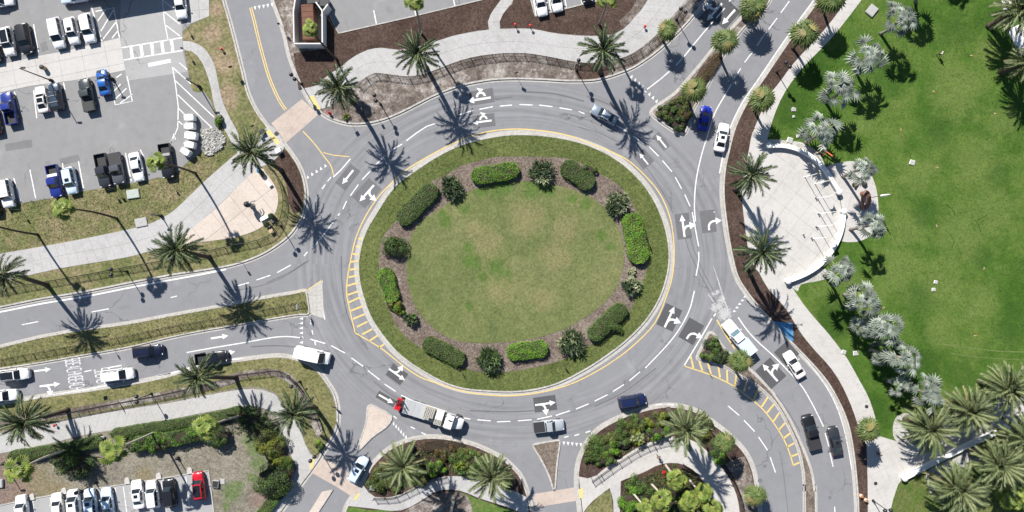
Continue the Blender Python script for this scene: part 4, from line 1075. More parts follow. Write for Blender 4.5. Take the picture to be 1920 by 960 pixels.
def palm(kind, P, label, shadow=None, h=None, base=None, r=40, group=None, name=None, trunk=None, nleaf=None):
    hr = h if h is not None else solve_h(P, shadow)
    H = hr * HC
    top = V(P[0], P[1], H)
    if base is None:
        b = Vector((top.x + random.uniform(-.25, .25), top.y + random.uniform(-.25, .25), 0.1))
    else:
        b = W(base[0], base[1], 0.1)
    e = empty(name or {'feather': 'feather_palm', 'date': 'date_palm', 'fan': 'fan_palm', 'bright': 'fan_palm', 'silver': 'silver_fan_palm'}[kind], b, 0, label, 'palm tree', group)
    t = top - b
    rad = {'feather': (0.36, 0.30), 'date': (0.48, 0.42), 'fan': (0.24, 0.19), 'bright': (0.19, 0.13), 'silver': (0.26, 0.20)}[kind]
    tm = trunk or {'feather': 'trunk', 'date': 'trunk', 'fan': 'trunk', 'bright': 'trunk_pale', 'silver': 'trunk_grey'}[kind]
    mb = MB(); pts = []; rr = []
    n = 14
    bow = Vector((random.uniform(-.3, .3), random.uniform(-.3, .3), 0))
    for i in range(n + 1):
        f = i / n
        p = t * f + bow * math.sin(math.pi * f)
        pts.append(p)
        rr.append((rad[0] * (1 - f) + rad[1] * f) * (1.0 + 0.05 * (i % 2)) * (1.35 if i == 0 else 1))
    mb.tube(pts, rr, 9)
    mb.build('trunk', M[tm], e, True)
    R0 = r * S * (1 - hr)
    rn = random.Random(int(P[0] * 31 + P[1] * 7))
    def put(me, az, sc, pitch=0.0, dz=0.0, roll=0.0, nm='frond'):
        o = bpy.data.objects.new(nm, me)
        COL.objects.link(o); o.parent = e
        o.location = t + Vector((0, 0, dz))
        o.rotation_euler = (Matrix.Rotation(az, 3, 'Z') @ Matrix.Rotation(-pitch, 3, 'Y') @ Matrix.Rotation(roll, 3, 'X')).to_euler()
        o.scale = (sc, sc, sc)
    ga = 2.39996
    if kind in ('feather', 'date'):
        N = (nleaf or (50 if kind == 'feather' else 84)) + rn.randint(-7, 5)
        for i in range(N):
            f = (i + 0.5) / N
            lvl = min(5, int(f * 6)) if kind == 'feather' else min(5, int(f * 5.6))
            sc = R0 * (1.10, 1.22, 1.18, 1.10, 1.04, 0.92)[lvl] * rn.uniform(0.86, 1.10)
            dry = (kind == 'date' and rn.random() < 0.10 and f > 0.4) or (kind == 'feather' and rn.random() < 0.18 and f > 0.72)
            var = FR['date_dry'] if dry else None
            me = rn.choice(rn.choice(var)) if var else rn.choice(FR[kind][lvl])
            put(me, i * ga + rn.uniform(-.25, .25), sc, rn.uniform(-.1, .1), 0.25 - 0.5 * f, rn.uniform(-.35, .35))
    else:
        N = nleaf or {'fan': 27, 'bright': 15, 'silver': 21}[kind]
        wild = {'fan': 1.0, 'bright': 1.3, 'silver': 1.9}[kind]
        for i in range(N):
            f = ((i + 0.5) / N) ** 0.8
            pitch = R_(78 - 112 * f) + rn.uniform(-.14, .14) * wild
            sc = R0 * (0.72 + 0.38 * f) * (1 + rn.uniform(-.13, .10) * wild) * {'silver': 1.08, 'fan': 1.24, 'bright': 1.10}[kind]
            me = FR['fan_dry' if kind == 'fan' and rn.random() < 0.09 else kind][min(3, int(f * 4))]
            put(me, i * ga + rn.uniform(-.3, .3) * wild, sc, pitch, 0.12 - 0.25 * f, rn.uniform(-.35, .35) * wild, 'fan_leaf')
    return e

G1 = 'feather palms around the roundabout'
palm('feather', (635, 166), 'tall dark feather palm beside the red hydrant, north-west of the roundabout', (725, 305), r=39, group=G1, base=(663, 192))
palm('feather', (783, 101), 'tall feather palm overhanging the north pavement where the black railing curves', (855, 235), r=41, group=G1, base=(800, 128))
palm('feather', (1130, 95), 'tall feather palm beside the mulch bed below the two parked white cars', (1185, 235), r=41, group=G1, base=(1126, 137))
palm('feather', (475, 287), 'dark feather palm at the tip of the pink plaza by the yellow tactile pad', (588, 415), r=43, group=G1, base=(528, 320))
palm('feather', (336, 468), 'feather palm over the railing at the lower edge of the pink plaza', (453, 580), r=43, group=G1, base=(393, 482))
palm('feather', (6, 514), 'feather palm cut by the left edge of the photo above the westbound road', (152, 630), r=40, group=G1, base=(90, 535))
palm('feather', (375, 706), 'feather palm leaning over the black pickup on the eastbound road', (500, 765), r=40, group=G1, base=(443, 708))
palm('feather', (48, 790), 'large feather palm over the pavement at the lower left, beside the white cars', (165, 832), r=46, group=G1, base=(128, 768))
palm('feather', (553, 775), 'feather palm over the bend of the south-west pavement', (645, 850), r=43, group=G1, base=(592, 765))
palm('date', (757, 872), 'yellow-green feather palm in the left part of the shrub bed below the flatbed truck', (838, 938), r=42, group=G1, nleaf=54, name='feather_palm')
palm('date', (922, 892), 'yellow-green feather palm at the right end of the shrub bed below the flatbed truck', (980, 942), r=41, group=G1, nleaf=52, name='feather_palm')
palm('date', (1285, 803), 'pale feather palm above the curved pavement beside the olive shrubs', (1325, 897), r=42, group=G1, nleaf=50, name='feather_palm')
palm('feather', (1408, 328), 'feather palm between the mulch strip and the round white plaza, upper of two', (1440, 440), r=42, group=G1, base=(1378, 356))
palm('feather', (1426, 473), 'feather palm between the mulch strip and the round white plaza, lower of two', (1460, 590), r=43, group=G1, base=(1398, 494))
G2 = 'bushy date palms by the white promenade wall'
palm('date', (1740, 803), 'bushy date palm nearest the patch of white gravel at the lawn corner', h=.052, r=45, group=G2)
palm('date', (1813, 770), 'bushy date palm beside the person in red on the promenade', h=.052, r=43, group=G2)
palm('date', (1886, 728), 'bushy date palm at the right edge above the promenade', h=.052, r=44, group=G2)
palm('date', (1870, 868), 'bushy date palm on the south lawn below the grey table', h=.05, r=47, group=G2)
palm('date', (1792, 915), 'bushy date palm lowest on the south lawn, nearest the white wall end', h=.05, r=47, group=G2)
palm('date', (1916, 822), 'bushy date palm cut by the right edge below the white wall', h=.05, r=44, group=G2)
palm('bright', (1905, 935), 'small bright fan palm in the lower right corner under the date palms', h=.03, r=26, group=G2, nleaf=18)
palm('date', (1908, 22), 'date palm in the top right corner of the lawn', h=.055, r=44, group=G2)
palm('date', (1925, 118), 'date palm cut by the right edge below the corner palm', h=.05, r=34, group=G2)
G3 = 'tall slender fan palms along the pavement verge'
palm('bright', (290, 305), 'tall thin fan palm whose crown hangs over the black pickup in the lot', (443, 460), r=19, base=(367, 325), group=G3, trunk='trunk')
palm('bright', (116, 390), 'tall thin fan palm whose crown touches the dark blue pickup', (295, 545), r=22, base=(220, 410), group=G3, trunk='trunk')
palm('bright', (-42, 413), 'tall thin fan palm leaning out of the photo at the left edge', (153, 570), r=22, base=(72, 440), group=G3, trunk='trunk')
palm('bright', (580, 52), 'tall fan palm with its crown over the rusty compactor', (690, 207), r=18, base=(632, 112), group=G3, trunk='trunk')
palm('bright', (775, 2), 'tall fan palm at the top edge over the north parking bays', (872, 182), r=20, base=(789, 62), group=G3, trunk='trunk_grey')
palm('bright', (1140, -3), 'tall fan palm at the top edge right of the two parked white cars', (1200, 178), r=20, base=(1123, 46), group=G3, trunk='trunk_grey')
palm('bright', (1310, -85), 'fan palm beyond the top edge that shades the north-east arrows', (1340, 28), r=30, group=G3)
palm('fan', (1545, -130), 'fan palm beyond the top edge shading the lawn corner', (1612, -10), r=26, group=G3)
palm('silver', (1730, -55), 'silver fan palm beyond the top edge of the lawn', (1752, 65), r=34, base=(1716, 5), group='silver fan palms on the lawn')
palm('silver', (1800, -90), 'silver palm beyond the top edge right of the lawn pad', (1805, -10), r=34, group='silver fan palms on the lawn')
palm('fan', (835, 1040), 'feather palm beyond the bottom edge with its trunk showing', h=.10, r=30, base=(851, 938), group=G3, trunk='trunk_pale')
G4 = 'round-crowned fan palms lining the roads'
palm('fan', (1253, 56), 'small fan palm on the railing verge of the north-east road', (1270, 122), r=19, base=(1243, 78), group=G4)
palm('fan', (1362, 76), 'fan palm in the narrow median, second from the top edge', (1378, 167), r=24, group=G4, base=(1350, 108))
palm('fan', (1304, 167), 'fan palm on the median just above its green shrubs', (1320, 245), r=23, group=G4, base=(1292, 195))
palm('fan', (1416, 10), 'fan palm at the top of the narrow median', (1432, 85), r=25, group=G4, base=(1405, 38))
palm('fan', (1512, 62), 'fan palm on the east mulch strip, second from the top edge', (1578, 72 + 75), h=.055, r=26, group=G4, base=(1486, 92))
palm('fan', (1432, 183), 'fan palm on the east mulch strip above the white plaza', h=.055, r=25, group=G4, base=(1414, 208))
palm('fan', (1562, -2), 'fan palm at the top edge of the east mulch strip', h=.055, r=25, group=G4, base=(1543, 20))
palm('fan', (1390, 678), 'yellow-green fan palm behind the white box truck at the planter tip', (1412, 735), r=21, group=G4)
palm('fan', (1360, 832), 'fan palm on the south-east verge with yellowed leaves, upper of two', (1375, 885), r=20, group=G4)
palm('fan', (1418, 931), 'fan palm on the south-east verge near the bottom edge', h=.035, r=21, group=G4)
palm('fan', (1632, 806), 'small fan palm between mulch strip and forecourt shading a seated person', (1640, 858), r=22, group=G4, base=(1608, 808))
G5 = 'fan palms behind the south-west hedge'
palm('bright', (385, 803), 'fan palm over the hedge with a pale trunk reaching to the right', h=.11, r=25, base=(457, 778), group=G5)
palm('bright', (206, 846), 'fan palm at the gap between the two clipped hedges', h=.11, r=29, base=(295, 808), group=G5)
palm('bright', (30, 884), 'fan palm at the lower left corner above the parked white cars', h=.11, r=29, base=(130, 842), group=G5)
palm('bright', (1270, 903), 'lime-green young fan palm nearest the red bicycle', h=.05, r=22, base=(1248, 872), group='young fan palms in the south bed')
palm('bright', (1322, 925), 'lime-green young fan palm at the right of the south bed', h=.05, r=20, base=(1293, 900), group='young fan palms in the south bed')
palm('bright', (1297, 943), 'lime-green young fan palm in the middle of the south bed', h=.05, r=21, base=(1280, 925), group='young fan palms in the south bed')
palm('bright', (1244, 940), 'lime-green young fan palm lower left in the south bed', h=.05, r=22, base=(1222, 908), group='young fan palms in the south bed')
palm('bright', (1340, 955), 'lime-green young fan palm at the bottom edge by the pavement', h=.05, r=20, base=(1320, 935), group='young fan palms in the south bed')
palm('bright', (1212, 955), 'lime-green young fan palm cut by the bottom edge on the left', h=.05, r=18, base=(1183, 920), group='young fan palms in the south bed')
G6 = 'silver fan palms on the lawn'
palm('silver', (1692, 32), 'silver fan palm highest on the lawn beside the grey pad', (1697, 132), r=34, base=(1650, 64), group=G6)
palm('silver', (1632, 104), 'silver fan palm second from the top with a leaning grey trunk', (1642, 195), r=37, base=(1600, 124), group=G6)
palm('silver', (1578, 166), 'silver fan palm third from the top above the orange barricade', (1590, 258), r=36, base=(1547, 192), group=G6)
palm('silver', (1542, 246), 'silver fan palm next to the upper white arc wall', h=.05, r=36, base=(1510, 268), group=G6, nleaf=20)
palm('silver', (1622, 317), 'silver fan palm on the small pad above the bronze ring', h=.062, r=29, base=(1580, 332), group=G6)
palm('silver', (1637, 422), 'silver fan palm on the small pad below the bronze ring', h=.062, r=27, base=(1594, 431), group=G6)
palm('silver', (1578, 507), 'thin silver fan palm below the lower white arc wall', (1583, 590), r=34, base=(1545, 517), group=G6, nleaf=16)
palm('silver', (1622, 562), 'silver fan palm at the head of the dense row along the lawn edge', h=.06, r=36, base=(1582, 552), group=G6)
palm('silver', (1660, 617), 'silver fan palm second in the dense row along the lawn edge', h=.06, r=36, base=(1615, 607), group=G6)
palm('silver', (1697, 673), 'silver fan palm third in the dense row along the lawn edge', h=.06, r=34, base=(1652, 660), group=G6)
palm('silver', (1742, 738), 'silver fan palm last in the dense row, against the date palms', h=.06, r=36, base=(1698, 722), group=G6)
palm('silver', (1622, 614), 'short silver fan palm tucked behind the dense row, upper one', h=.035, r=24, group=G6, nleaf=16)
palm('silver', (1655, 665), 'short silver fan palm tucked behind the dense row, middle one', h=.035, r=24, group=G6, nleaf=16)
palm('silver', (1690, 722), 'short silver fan palm tucked behind the dense row, lower one', h=.035, r=24, group=G6, nleaf=16)

# ---------------------------------------------------------------- hedges and shrubs
def leaf_quads(pos, nor, size, r):
    """little leaf blades at points: returns (N*4,3)"""
    n = len(pos)
    t = r.normal(size=(n, 3))
    nn = nor + r.normal(size=(n, 3)) * 0.42
    nn /= np.linalg.norm(nn, axis=1, keepdims=True)
    t -= nn * np.sum(t * nn, 1, keepdims=True); t /= np.linalg.norm(t, axis=1, keepdims=True)
    b = np.cross(nn, t)
    s = (size * r.uniform(0.6, 1.3, (n, 1)))
    a = pos - t * s; c = pos + t * s
    l = pos - b * s * 0.5 + nn * s * 0.1; q = pos + b * s * 0.5 + nn * s * 0.1
    return np.stack([a, l, c, q], 1).reshape(-1, 3)

def hedge(path, w, h, label, mats, name='hedge', cat='hedge', density=120, leaf=0.085, z0=0.12, rough=0.10, group=None, flower=0, mixw=None, ext=None):
    """clipped hedge following a pixel path (w pixels wide, h metres tall): twig core and a skin of leaves"""
    pts = sm(path, False, 5) if len(path) > 2 else resample(path, 8)
    x_ = w * 0.36 if ext is None else ext
    a_, b_ = Vector(pts[0]), Vector(pts[1]); a_ = a_ + (a_ - b_).normalized() * x_
    c_, d_ = Vector(pts[-1]), Vector(pts[-2]); c_ = c_ + (c_ - d_).normalized() * x_
    pts = [tuple(a_)] + list(pts) + [tuple(c_)]
    L = plen(pts); pts = resample(pts, max(6, int(L / 6)))
    cpx = np.mean(np.array(pts), 0); c = W(cpx[0], cpx[1], z0)
    P = np.array([((p[0] - 960) * S - c.x, (480 - p[1]) * S - c.y) for p in pts])
    hw = w * S / 2
    T = np.gradient(P, axis=0); T /= np.linalg.norm(T, axis=1, keepdims=True)
    N = np.c_[-T[:, 1], T[:, 0]]
    r = np.random.default_rng(int(cpx[0] * 13 + cpx[1]))
    n = len(P)
    d = np.r_[0, np.cumsum(np.linalg.norm(P[1:] - P[:-1], axis=1))]
    Lm = d[-1]
    endk = np.clip(np.minimum(d, Lm - d) / (hw * 0.8), 0, 1)
    prof = hw * np.sqrt(np.clip(1 - (1 - endk) ** 2.6, 0.16, 1))
    prof = prof * (1 + 0.05 * np.sin(d * 1.9 + c.x) + 0.04 * np.sin(d * 4.3 + c.y))
    e = empty(name, c, 0, label, cat, group)
    vs, fs = [], []
    for i in range(n):
        wv = prof[i] * 0.86 * (1 + 0.08 * math.sin(i * 1.7)); 
        for yy, zz in ((-1, 0), (-1.0, 0.8), (-0.6, 0.93), (0.6, 0.93), (1.0, 0.8), (1, 0)):
            q = P[i] + N[i] * yy * wv
            vs.append((q[0], q[1], zz * h))
    for i in range(n - 1):
        for k in range(5):
            fs.append((6 * i + k, 6 * i + k + 1, 6 * i + 7 + k, 6 * i + 6 + k))
    fs += [tuple(range(6)), tuple(6 * (n - 1) + k for k in range(5, -1, -1))]
    mesh_obj('branches', vs, fs, M['twig'], e)
    area_top = Lm * 2 * hw
    cnt = int((area_top * 1.25 + Lm * h * 2) * density)
    u = r.uniform(0, Lm, cnt)
    pu = np.c_[np.interp(u, d, P[:, 0]), np.interp(u, d, P[:, 1])]
    nu = np.c_[np.interp(u, d, N[:, 0]), np.interp(u, d, N[:, 1])]; nu /= np.linalg.norm(nu, axis=1, keepdims=True)
    wu = np.interp(u, d, prof)
    top = r.random(cnt) < area_top / (area_top + Lm * h * 1.3)
    v = r.uniform(-1, 1, cnt)
    sgn = np.sign(v)
    lump = 0.5 + 0.5 * np.sin(u * 2.1 + 1.3 * np.sin(v * 3 + u))
    zz = np.where(top, h * (1 - 0.16 * np.abs(v) ** 4) + rough * (lump - 0.5) + r.normal(0, 0.05, cnt) , r.uniform(0.05, 0.95, cnt) * h)
    lat = np.where(top, v, sgn * (1.0 - 0.06 * (zz / h) ** 3))
    pos = np.c_[pu + nu * (lat * wu)[:, None], zz]
    pos += r.normal(0, 0.035, pos.shape)
    bare = np.sin(u * 2.7 + c.x) * np.sin(v * 3.1 + u * 1.1 + c.y)
    pos[(bare > 0.80) & (r.random(cnt) < 0.75), 2] *= 0.72
    nor = np.c_[nu * np.where(top, 0.35 * v, sgn)[:, None], np.where(top, 1.0, 0.25)]
    # end caps get leaves too
    q = leaf_quads(pos, nor, leaf, r)
    mats_ = [M[m] for m in mats]
    clump = (np.sin(u * 1.3 + 2 * np.sin(v * 2.3)) + r.normal(0, 0.7, cnt))
    mi = np.where(clump > (0.9 if mixw is None else mixw), 1 % len(mats_), 0) if len(mats_) > 1 else np.zeros(cnt, int)
    me = fast_mesh('foliage', q, 4, mats_, mi)
    link(bpy.data.objects.new('foliage', me), e)
    if flower:
        k = r.choice(cnt, flower)
        fq = leaf_quads(pos[k] + [0, 0, 0.06], nor[k], 0.09, r)
        link(bpy.data.objects.new('flowers', fast_mesh('flowers', fq, 4, [M['flower']])), e)
    return e

def bush(px, py, r_px, h, label, mats, name='shrub', cat='shrub', leaf=0.105, density=120, z0=0.12, group=None, ry=None, mixw=0.9):
    """rounded shrub: uneven clumped crown of leaves over a twig core"""
    c = W(px, py, z0)
    r = np.random.default_rng(int(px * 17 + py))
    rx = r_px * S * 1.3; ryy = (ry or r_px) * S * 1.3
    e = empty(name, c, 0, label, cat, group)
    mb = MB()
    mb.lathe([(0.3 * rx, 0), (0.7 * rx, 0.35 * h), (0.75 * rx, 0.6 * h), (0.5 * rx, 0.82 * h), (0.05, 0.88 * h)], 10)
    o = mb.build('branches', M['twig'], e); o.scale = (1, ryy / rx, 1)
    ncl = max(5, int(rx * ryy * 3.2))
    a = r.uniform(0, 2 * math.pi, ncl); q = np.sqrt(r.uniform(0, 1, ncl)) * 0.82
    cc = np.c_[np.cos(a) * q * rx, np.sin(a) * q * ryy, h * np.sqrt(np.clip(1 - q ** 2, 0.1, 1)) * r.uniform(0.62, 0.95, ncl)]
    cr = r.uniform(0.30, 0.52, ncl) * min(rx, ryy) * 0.75 + 0.1
    cnt = int(math.pi * rx * ryy * 2.4 * density)
    k = r.integers(0, ncl, cnt)
    dirs = r.normal(size=(cnt, 3)); dirs[:, 2] = np.abs(dirs[:, 2]) * 0.9 - 0.15; dirs /= np.linalg.norm(dirs, axis=1, keepdims=True)
    pos = cc[k] + dirs * (cr[k] * r.uniform(0.75, 1.08, cnt))[:, None]
    pos[:, 2] = np.maximum(pos[:, 2], 0.04)
    qd = leaf_quads(pos, dirs, leaf, r)
    mats_ = [M[m] for m in mats]
    mi = ((r.random(ncl)[k] * 1.4 + r.random(cnt) * 0.4) > mixw).astype(int) % len(mats_)
    link(bpy.data.objects.new('foliage', fast_mesh('foliage', qd, 4, mats_, mi)), e)
    return e

def spiky(px, py, r_px, h, label, mats, n=330, z0=0.12, group=None, name='spiky_shrub'):
    """shrub of rosettes of sword-shaped leaves"""
    c = W(px, py, z0); R = r_px * S
    r = np.random.default_rng(int(px * 5 + py * 3))
    e = empty(name, c, 0, label, 'shrub', group)
    nros = max(4, int(R * R * 3.0))
    vs = []; mi = []
    mb = MB()
    for k in range(nros):
        a = 2.39996 * k; q = math.sqrt((k + 0.3) / nros) * 0.66 * R
        o = np.array([math.cos(a) * q + r.normal(0, .08), math.sin(a) * q + r.normal(0, .08), h * (0.75 - 0.45 * (q / R) ** 2) * r.uniform(0.8, 1.1)])
        mb.tube([(o[0] * 0.6, o[1] * 0.6, 0), (o[0], o[1], o[2])], [0.07, 0.05], 5)
        pale = r.random() < 0.22
        for j in range(max(12, int(n * 1.5) // nros)):
            az = r.uniform(0, 2 * math.pi); el = r.uniform(-0.25, 1.25)
            d = np.array([math.cos(az) * math.cos(el), math.sin(az) * math.cos(el), math.sin(el)])
            ln = R * r.uniform(0.36, 0.56)
            sd = np.array([-math.sin(az), math.cos(az), 0]) * 0.075
            mid = o + d * ln * 0.55; tip = o + d * ln + np.array([0, 0, -0.25 * ln])
            vs += [o - sd * .5, mid - sd, tip, mid + sd]
            mi.append(1 if (pale and len(mats) > 1 and r.random() < 0.8) else 0)
    mb.build('branches', M['twig'], e)
    mb2 = MB(); mb2.lathe([(0.55 * R, 0), (0.62 * R, 0.2 * h), (0.4 * R, 0.45 * h), (0.05, 0.55 * h)], 9); mb2.build('dead_leaves', M['twig'], e)
    link(bpy.data.objects.new('foliage', fast_mesh('foliage', np.array(vs), 4, [M[m] for m in mats], mi)), e)
    return e

GI = 'hedges and shrubs on the island mulch ring'
hedge([(896, 331), (930, 326), (961, 320)], 32, 1.1, 'bright green flowering hedge at the top of the island', ['hedge_bright', 'hedge'], flower=26, group=GI)
spiky(1015, 324, 28, 1.5, 'dark spiky shrub right of the bright hedge at the island top', ['dark_leaf', 'pale_leaf'], 420, group=GI)
hedge([(1064, 316), (1082, 329), (1100, 342)], 34, 1.1, 'clipped dark hedge at the upper right of the island, with a small lobe', ['hedge', 'hedge'], group=GI)
bush(1104, 323, 11, 0.8, 'small round shrub tucked behind the upper right island hedge', ['hedge', 'dark_leaf'], group=GI)
spiky(1155, 382, 27, 1.5, 'spiky shrub with pale variegated leaves at the right of the island', ['dark_leaf', 'pale_leaf'], 420, group=GI)
hedge([(1183, 414), (1190, 447), (1196, 480)], 38, 1.2, 'tall bright green flowering hedge on the right side of the island', ['hedge_bright', 'hedge'], flower=40, group=GI)
spiky(1184, 537, 21, 1.3, 'dark spiky shrub at the lower right of the island', ['dark_leaf', 'pale_leaf'], 320, group=GI)
spiky(1183, 512, 11, 0.8, 'small pale spiky plant above the dark one at the lower right of the island', ['pale_leaf', 'dark_leaf'], 120, group=GI)
hedge([(1113, 626), (1137, 603), (1162, 580)], 30, 1.2, 'clipped hedge of two lobes at the lower right of the island', ['hedge', 'hedge'], group=GI)
bush(1148, 610, 13, 1.0, 'rounded lobe in front of the lower right clipped hedge', ['hedge', 'hedge'], group=GI)
spiky(1071, 641, 30, 1.6, 'large spiky shrub right of the bright hedge at the island bottom', ['dark_leaf', 'pale_leaf'], 460, group=GI)
hedge([(962, 659), (988, 656), (1014, 653)], 32, 1.1, 'bright green box hedge at the bottom of the island', ['hedge_bright', 'hedge'], flower=10, group=GI)
spiky(917, 672, 29, 1.6, 'large dark spiky shrub left of the bright hedge at the island bottom', ['dark_leaf', 'hedge'], 460, group=GI)
hedge([(805, 644), (832, 657), (860, 672)], 30, 1.1, 'clipped dark hedge at the lower left of the island', ['hedge', 'hedge'], group=GI)
spiky(771, 597, 16, 1.3, 'small dark spiky shrub at the left of the island', ['dark_leaf', 'hedge'], 240, group=GI)
hedge([(724, 513), (729, 532), (736, 556)], 29, 1.1, 'bright green hedge on the left side of the island', ['hedge_bright', 'hedge'], flower=10, group=GI)
bush(739, 570, 13, 0.9, 'bright round shrub below the left island hedge', ['hedge_bright', 'lime_leaf'], group=GI)
bush(754, 584, 6, 0.5, 'tiny lime shrub left of the small dark spiky shrub', ['lime_leaf', 'hedge_bright'], group=GI)
bush(740, 461, 19, 1.2, 'dark shrub at the upper left of the island', ['dark_leaf', 'hedge'], group=GI)
spiky(848, 353, 26, 1.5, 'dark spiky shrub left of the bright hedge at the island top', ['dark_leaf', 'hedge'], 420, group=GI)
hedge([(759, 409), (782, 386), (809, 358)], 34, 1.1, 'long clipped dark hedge at the upper left of the island', ['hedge', 'hedge'], group=GI)

GM = 'shrubs in the medians'
for px, py, r, ry, lb, mt in ((1248, 212, 17, 12, 'green shrub at the left point of the north-east median', ['hedge', 'hedge_olive']), (1268, 200, 15, 15, 'green shrub in the middle of the north-east median bed', ['hedge', 'hedge_olive']), (1270, 230, 15, 13, 'green shrub at the bottom point of the north-east median', ['hedge', 'dark_leaf']), (1283, 218, 10, 14, 'reddish shrub on the right side of the north-east median bed', ['hedge', 'hedge_red'])):
    bush(px, py, r, 0.9, lb, mt, ry=ry, group=GM)
bush(1400, 32, 13, 1.0, 'dark clipped shrub under the top median palm', ['hedge', 'dark_leaf'], ry=10, group=GM)
hedge([(1345, 108), (1328, 135), (1308, 160)], 19, 0.4, 'strip of low reddish ground cover in the north-east median', ['hedge_red', 'twig'], density=130, leaf=0.08, group=GM)
for px, py, r, ry, lb, mt in ((1335, 645, 14, 14, 'green shrub at the top of the triangular planter', ['hedge', 'dark_leaf']), (1325, 665, 14, 10, 'olive shrub at the left of the triangular planter', ['hedge', 'hedge_olive']), (1347, 668, 15, 12, 'dark shrub at the right of the triangular planter', ['dark_leaf', 'hedge'])):
    bush(px, py, r, 0.9, lb, mt, ry=ry, group=GM)

GS = 'south-west hedges'
hedge([(32, 853), (80, 846), (140, 836), (192, 824)], 21, 1.2, 'long clipped hedge along the south-west pavement, left of the gap', ['hedge', 'hedge'], group=GS)
hedge([(222, 811), (280, 801), (340, 793), (418, 778), (450, 769)], 19, 1.2, 'long clipped hedge along the south-west pavement, right of the gap', ['hedge', 'hedge'], group=GS)
for px, py, r, ry, h, lb, mt in ((305, 826, 26, 15, 1.8, 'bright loose bush in front of the thick loose hedge', ['hedge_bright', 'hedge']), (262, 830, 20, 12, 1.4, 'loose dull bush behind the clipped hedge near the gap', ['hedge', 'dark_leaf']), (410, 815, 25, 16, 2.2, 'dull brown-green bush beside the pale palm trunk', ['dark_leaf', 'hedge']),
                              (150, 868, 32, 20, 2.2, 'big dark bush under the hedge at the gap', ['dark_leaf', 'hedge']), (118, 862, 16, 10, 1.2, 'small green bush at the left of the dark one', ['hedge', 'dark_leaf']),
                              (475, 782, 22, 18, 2.0, 'dark green bush at the corner of the pavement bend', ['hedge', 'dark_leaf']), (498, 802, 24, 20, 2.0, 'dense dark bush below the pavement bend', ['dark_leaf', 'hedge_olive']), (513, 832, 24, 18, 2.0, 'yellow-green leafy bush beside the bend of the pavement', ['lime_leaf', 'hedge_olive']), (528, 862, 20, 16, 1.8, 'lime bush lower beside the pavement', ['lime_leaf', 'hedge']),
                              (520, 894, 32, 24, 3.0, 'large dark bush above the low hedge', ['dark_leaf', 'hedge']), (540, 880, 16, 16, 1.8, 'dark shrub against the pavement near the lamp', ['dark_leaf', 'hedge'])):
    bush(px, py, r, h, lb, mt, ry=ry, group='bushes of the south-west bed')
hedge([(540, 908), (520, 930), (492, 962)], 20, 0.9, 'low clipped hedge along the bottom of the south-west bed', ['hedge', 'hedge_bright'], group=GS)

hedge([(268, 827), (310, 821), (350, 815), (398, 802)], 27, 1.5, 'thick loose hedge growing behind the clipped pavement hedge', ['hedge', 'hedge_bright'], group=GS, rough=0.5, leaf=0.11)
GB = 'shrubs in the bed below the flatbed truck'
for px, py, r, ry, h, lb, mt in ((712, 895, 20, 18, 0.9, 'olive shrub at the left end of the bed', ['hedge', 'hedge_olive']), (735, 905, 20, 12, 0.9, 'green shrub below the left palm', ['hedge', 'hedge_olive']), (790, 893, 18, 16, 0.9, 'olive shrub right of the left palm', ['hedge', 'hedge_olive']), (815, 877, 17, 13, 1.1, 'bright green shrub in the middle of the bed', ['hedge', 'hedge_bright']),
                              (840, 848, 26, 12, 0.6, 'reddish-green low shrub along the kerb', ['hedge_olive', 'hedge_red']), (868, 858, 24, 14, 0.8, 'olive shrub right of the middle of the bed', ['hedge_olive', 'hedge']), (895, 860, 22, 14, 0.9, 'green shrub above the right palm', ['hedge', 'hedge_olive']), (880, 882, 18, 13, 1.0, 'dark shrub left of the right palm', ['dark_leaf', 'hedge']), (955, 898, 14, 11, 1.2, 'dark shrub at the right end of the bed', ['dark_leaf', 'hedge'])):
    bush(px, py, r, h, lb, mt, ry=ry, group=GB)
spiky(862, 873, 17, 1.8, 'leafy split-leaf plant between the two yellow-green palms', ['hedge', 'lime_leaf'], 170, group=GB, name='split_leaf_plant')
hedge([(800, 838), (830, 834), (865, 838)], 20, 0.35, 'patch of thin brown ground cover under the kerb of the bed', ['twig', 'hedge_red'], density=60, leaf=0.09, group=GB)
GE = 'shrubs in the south-east bed'
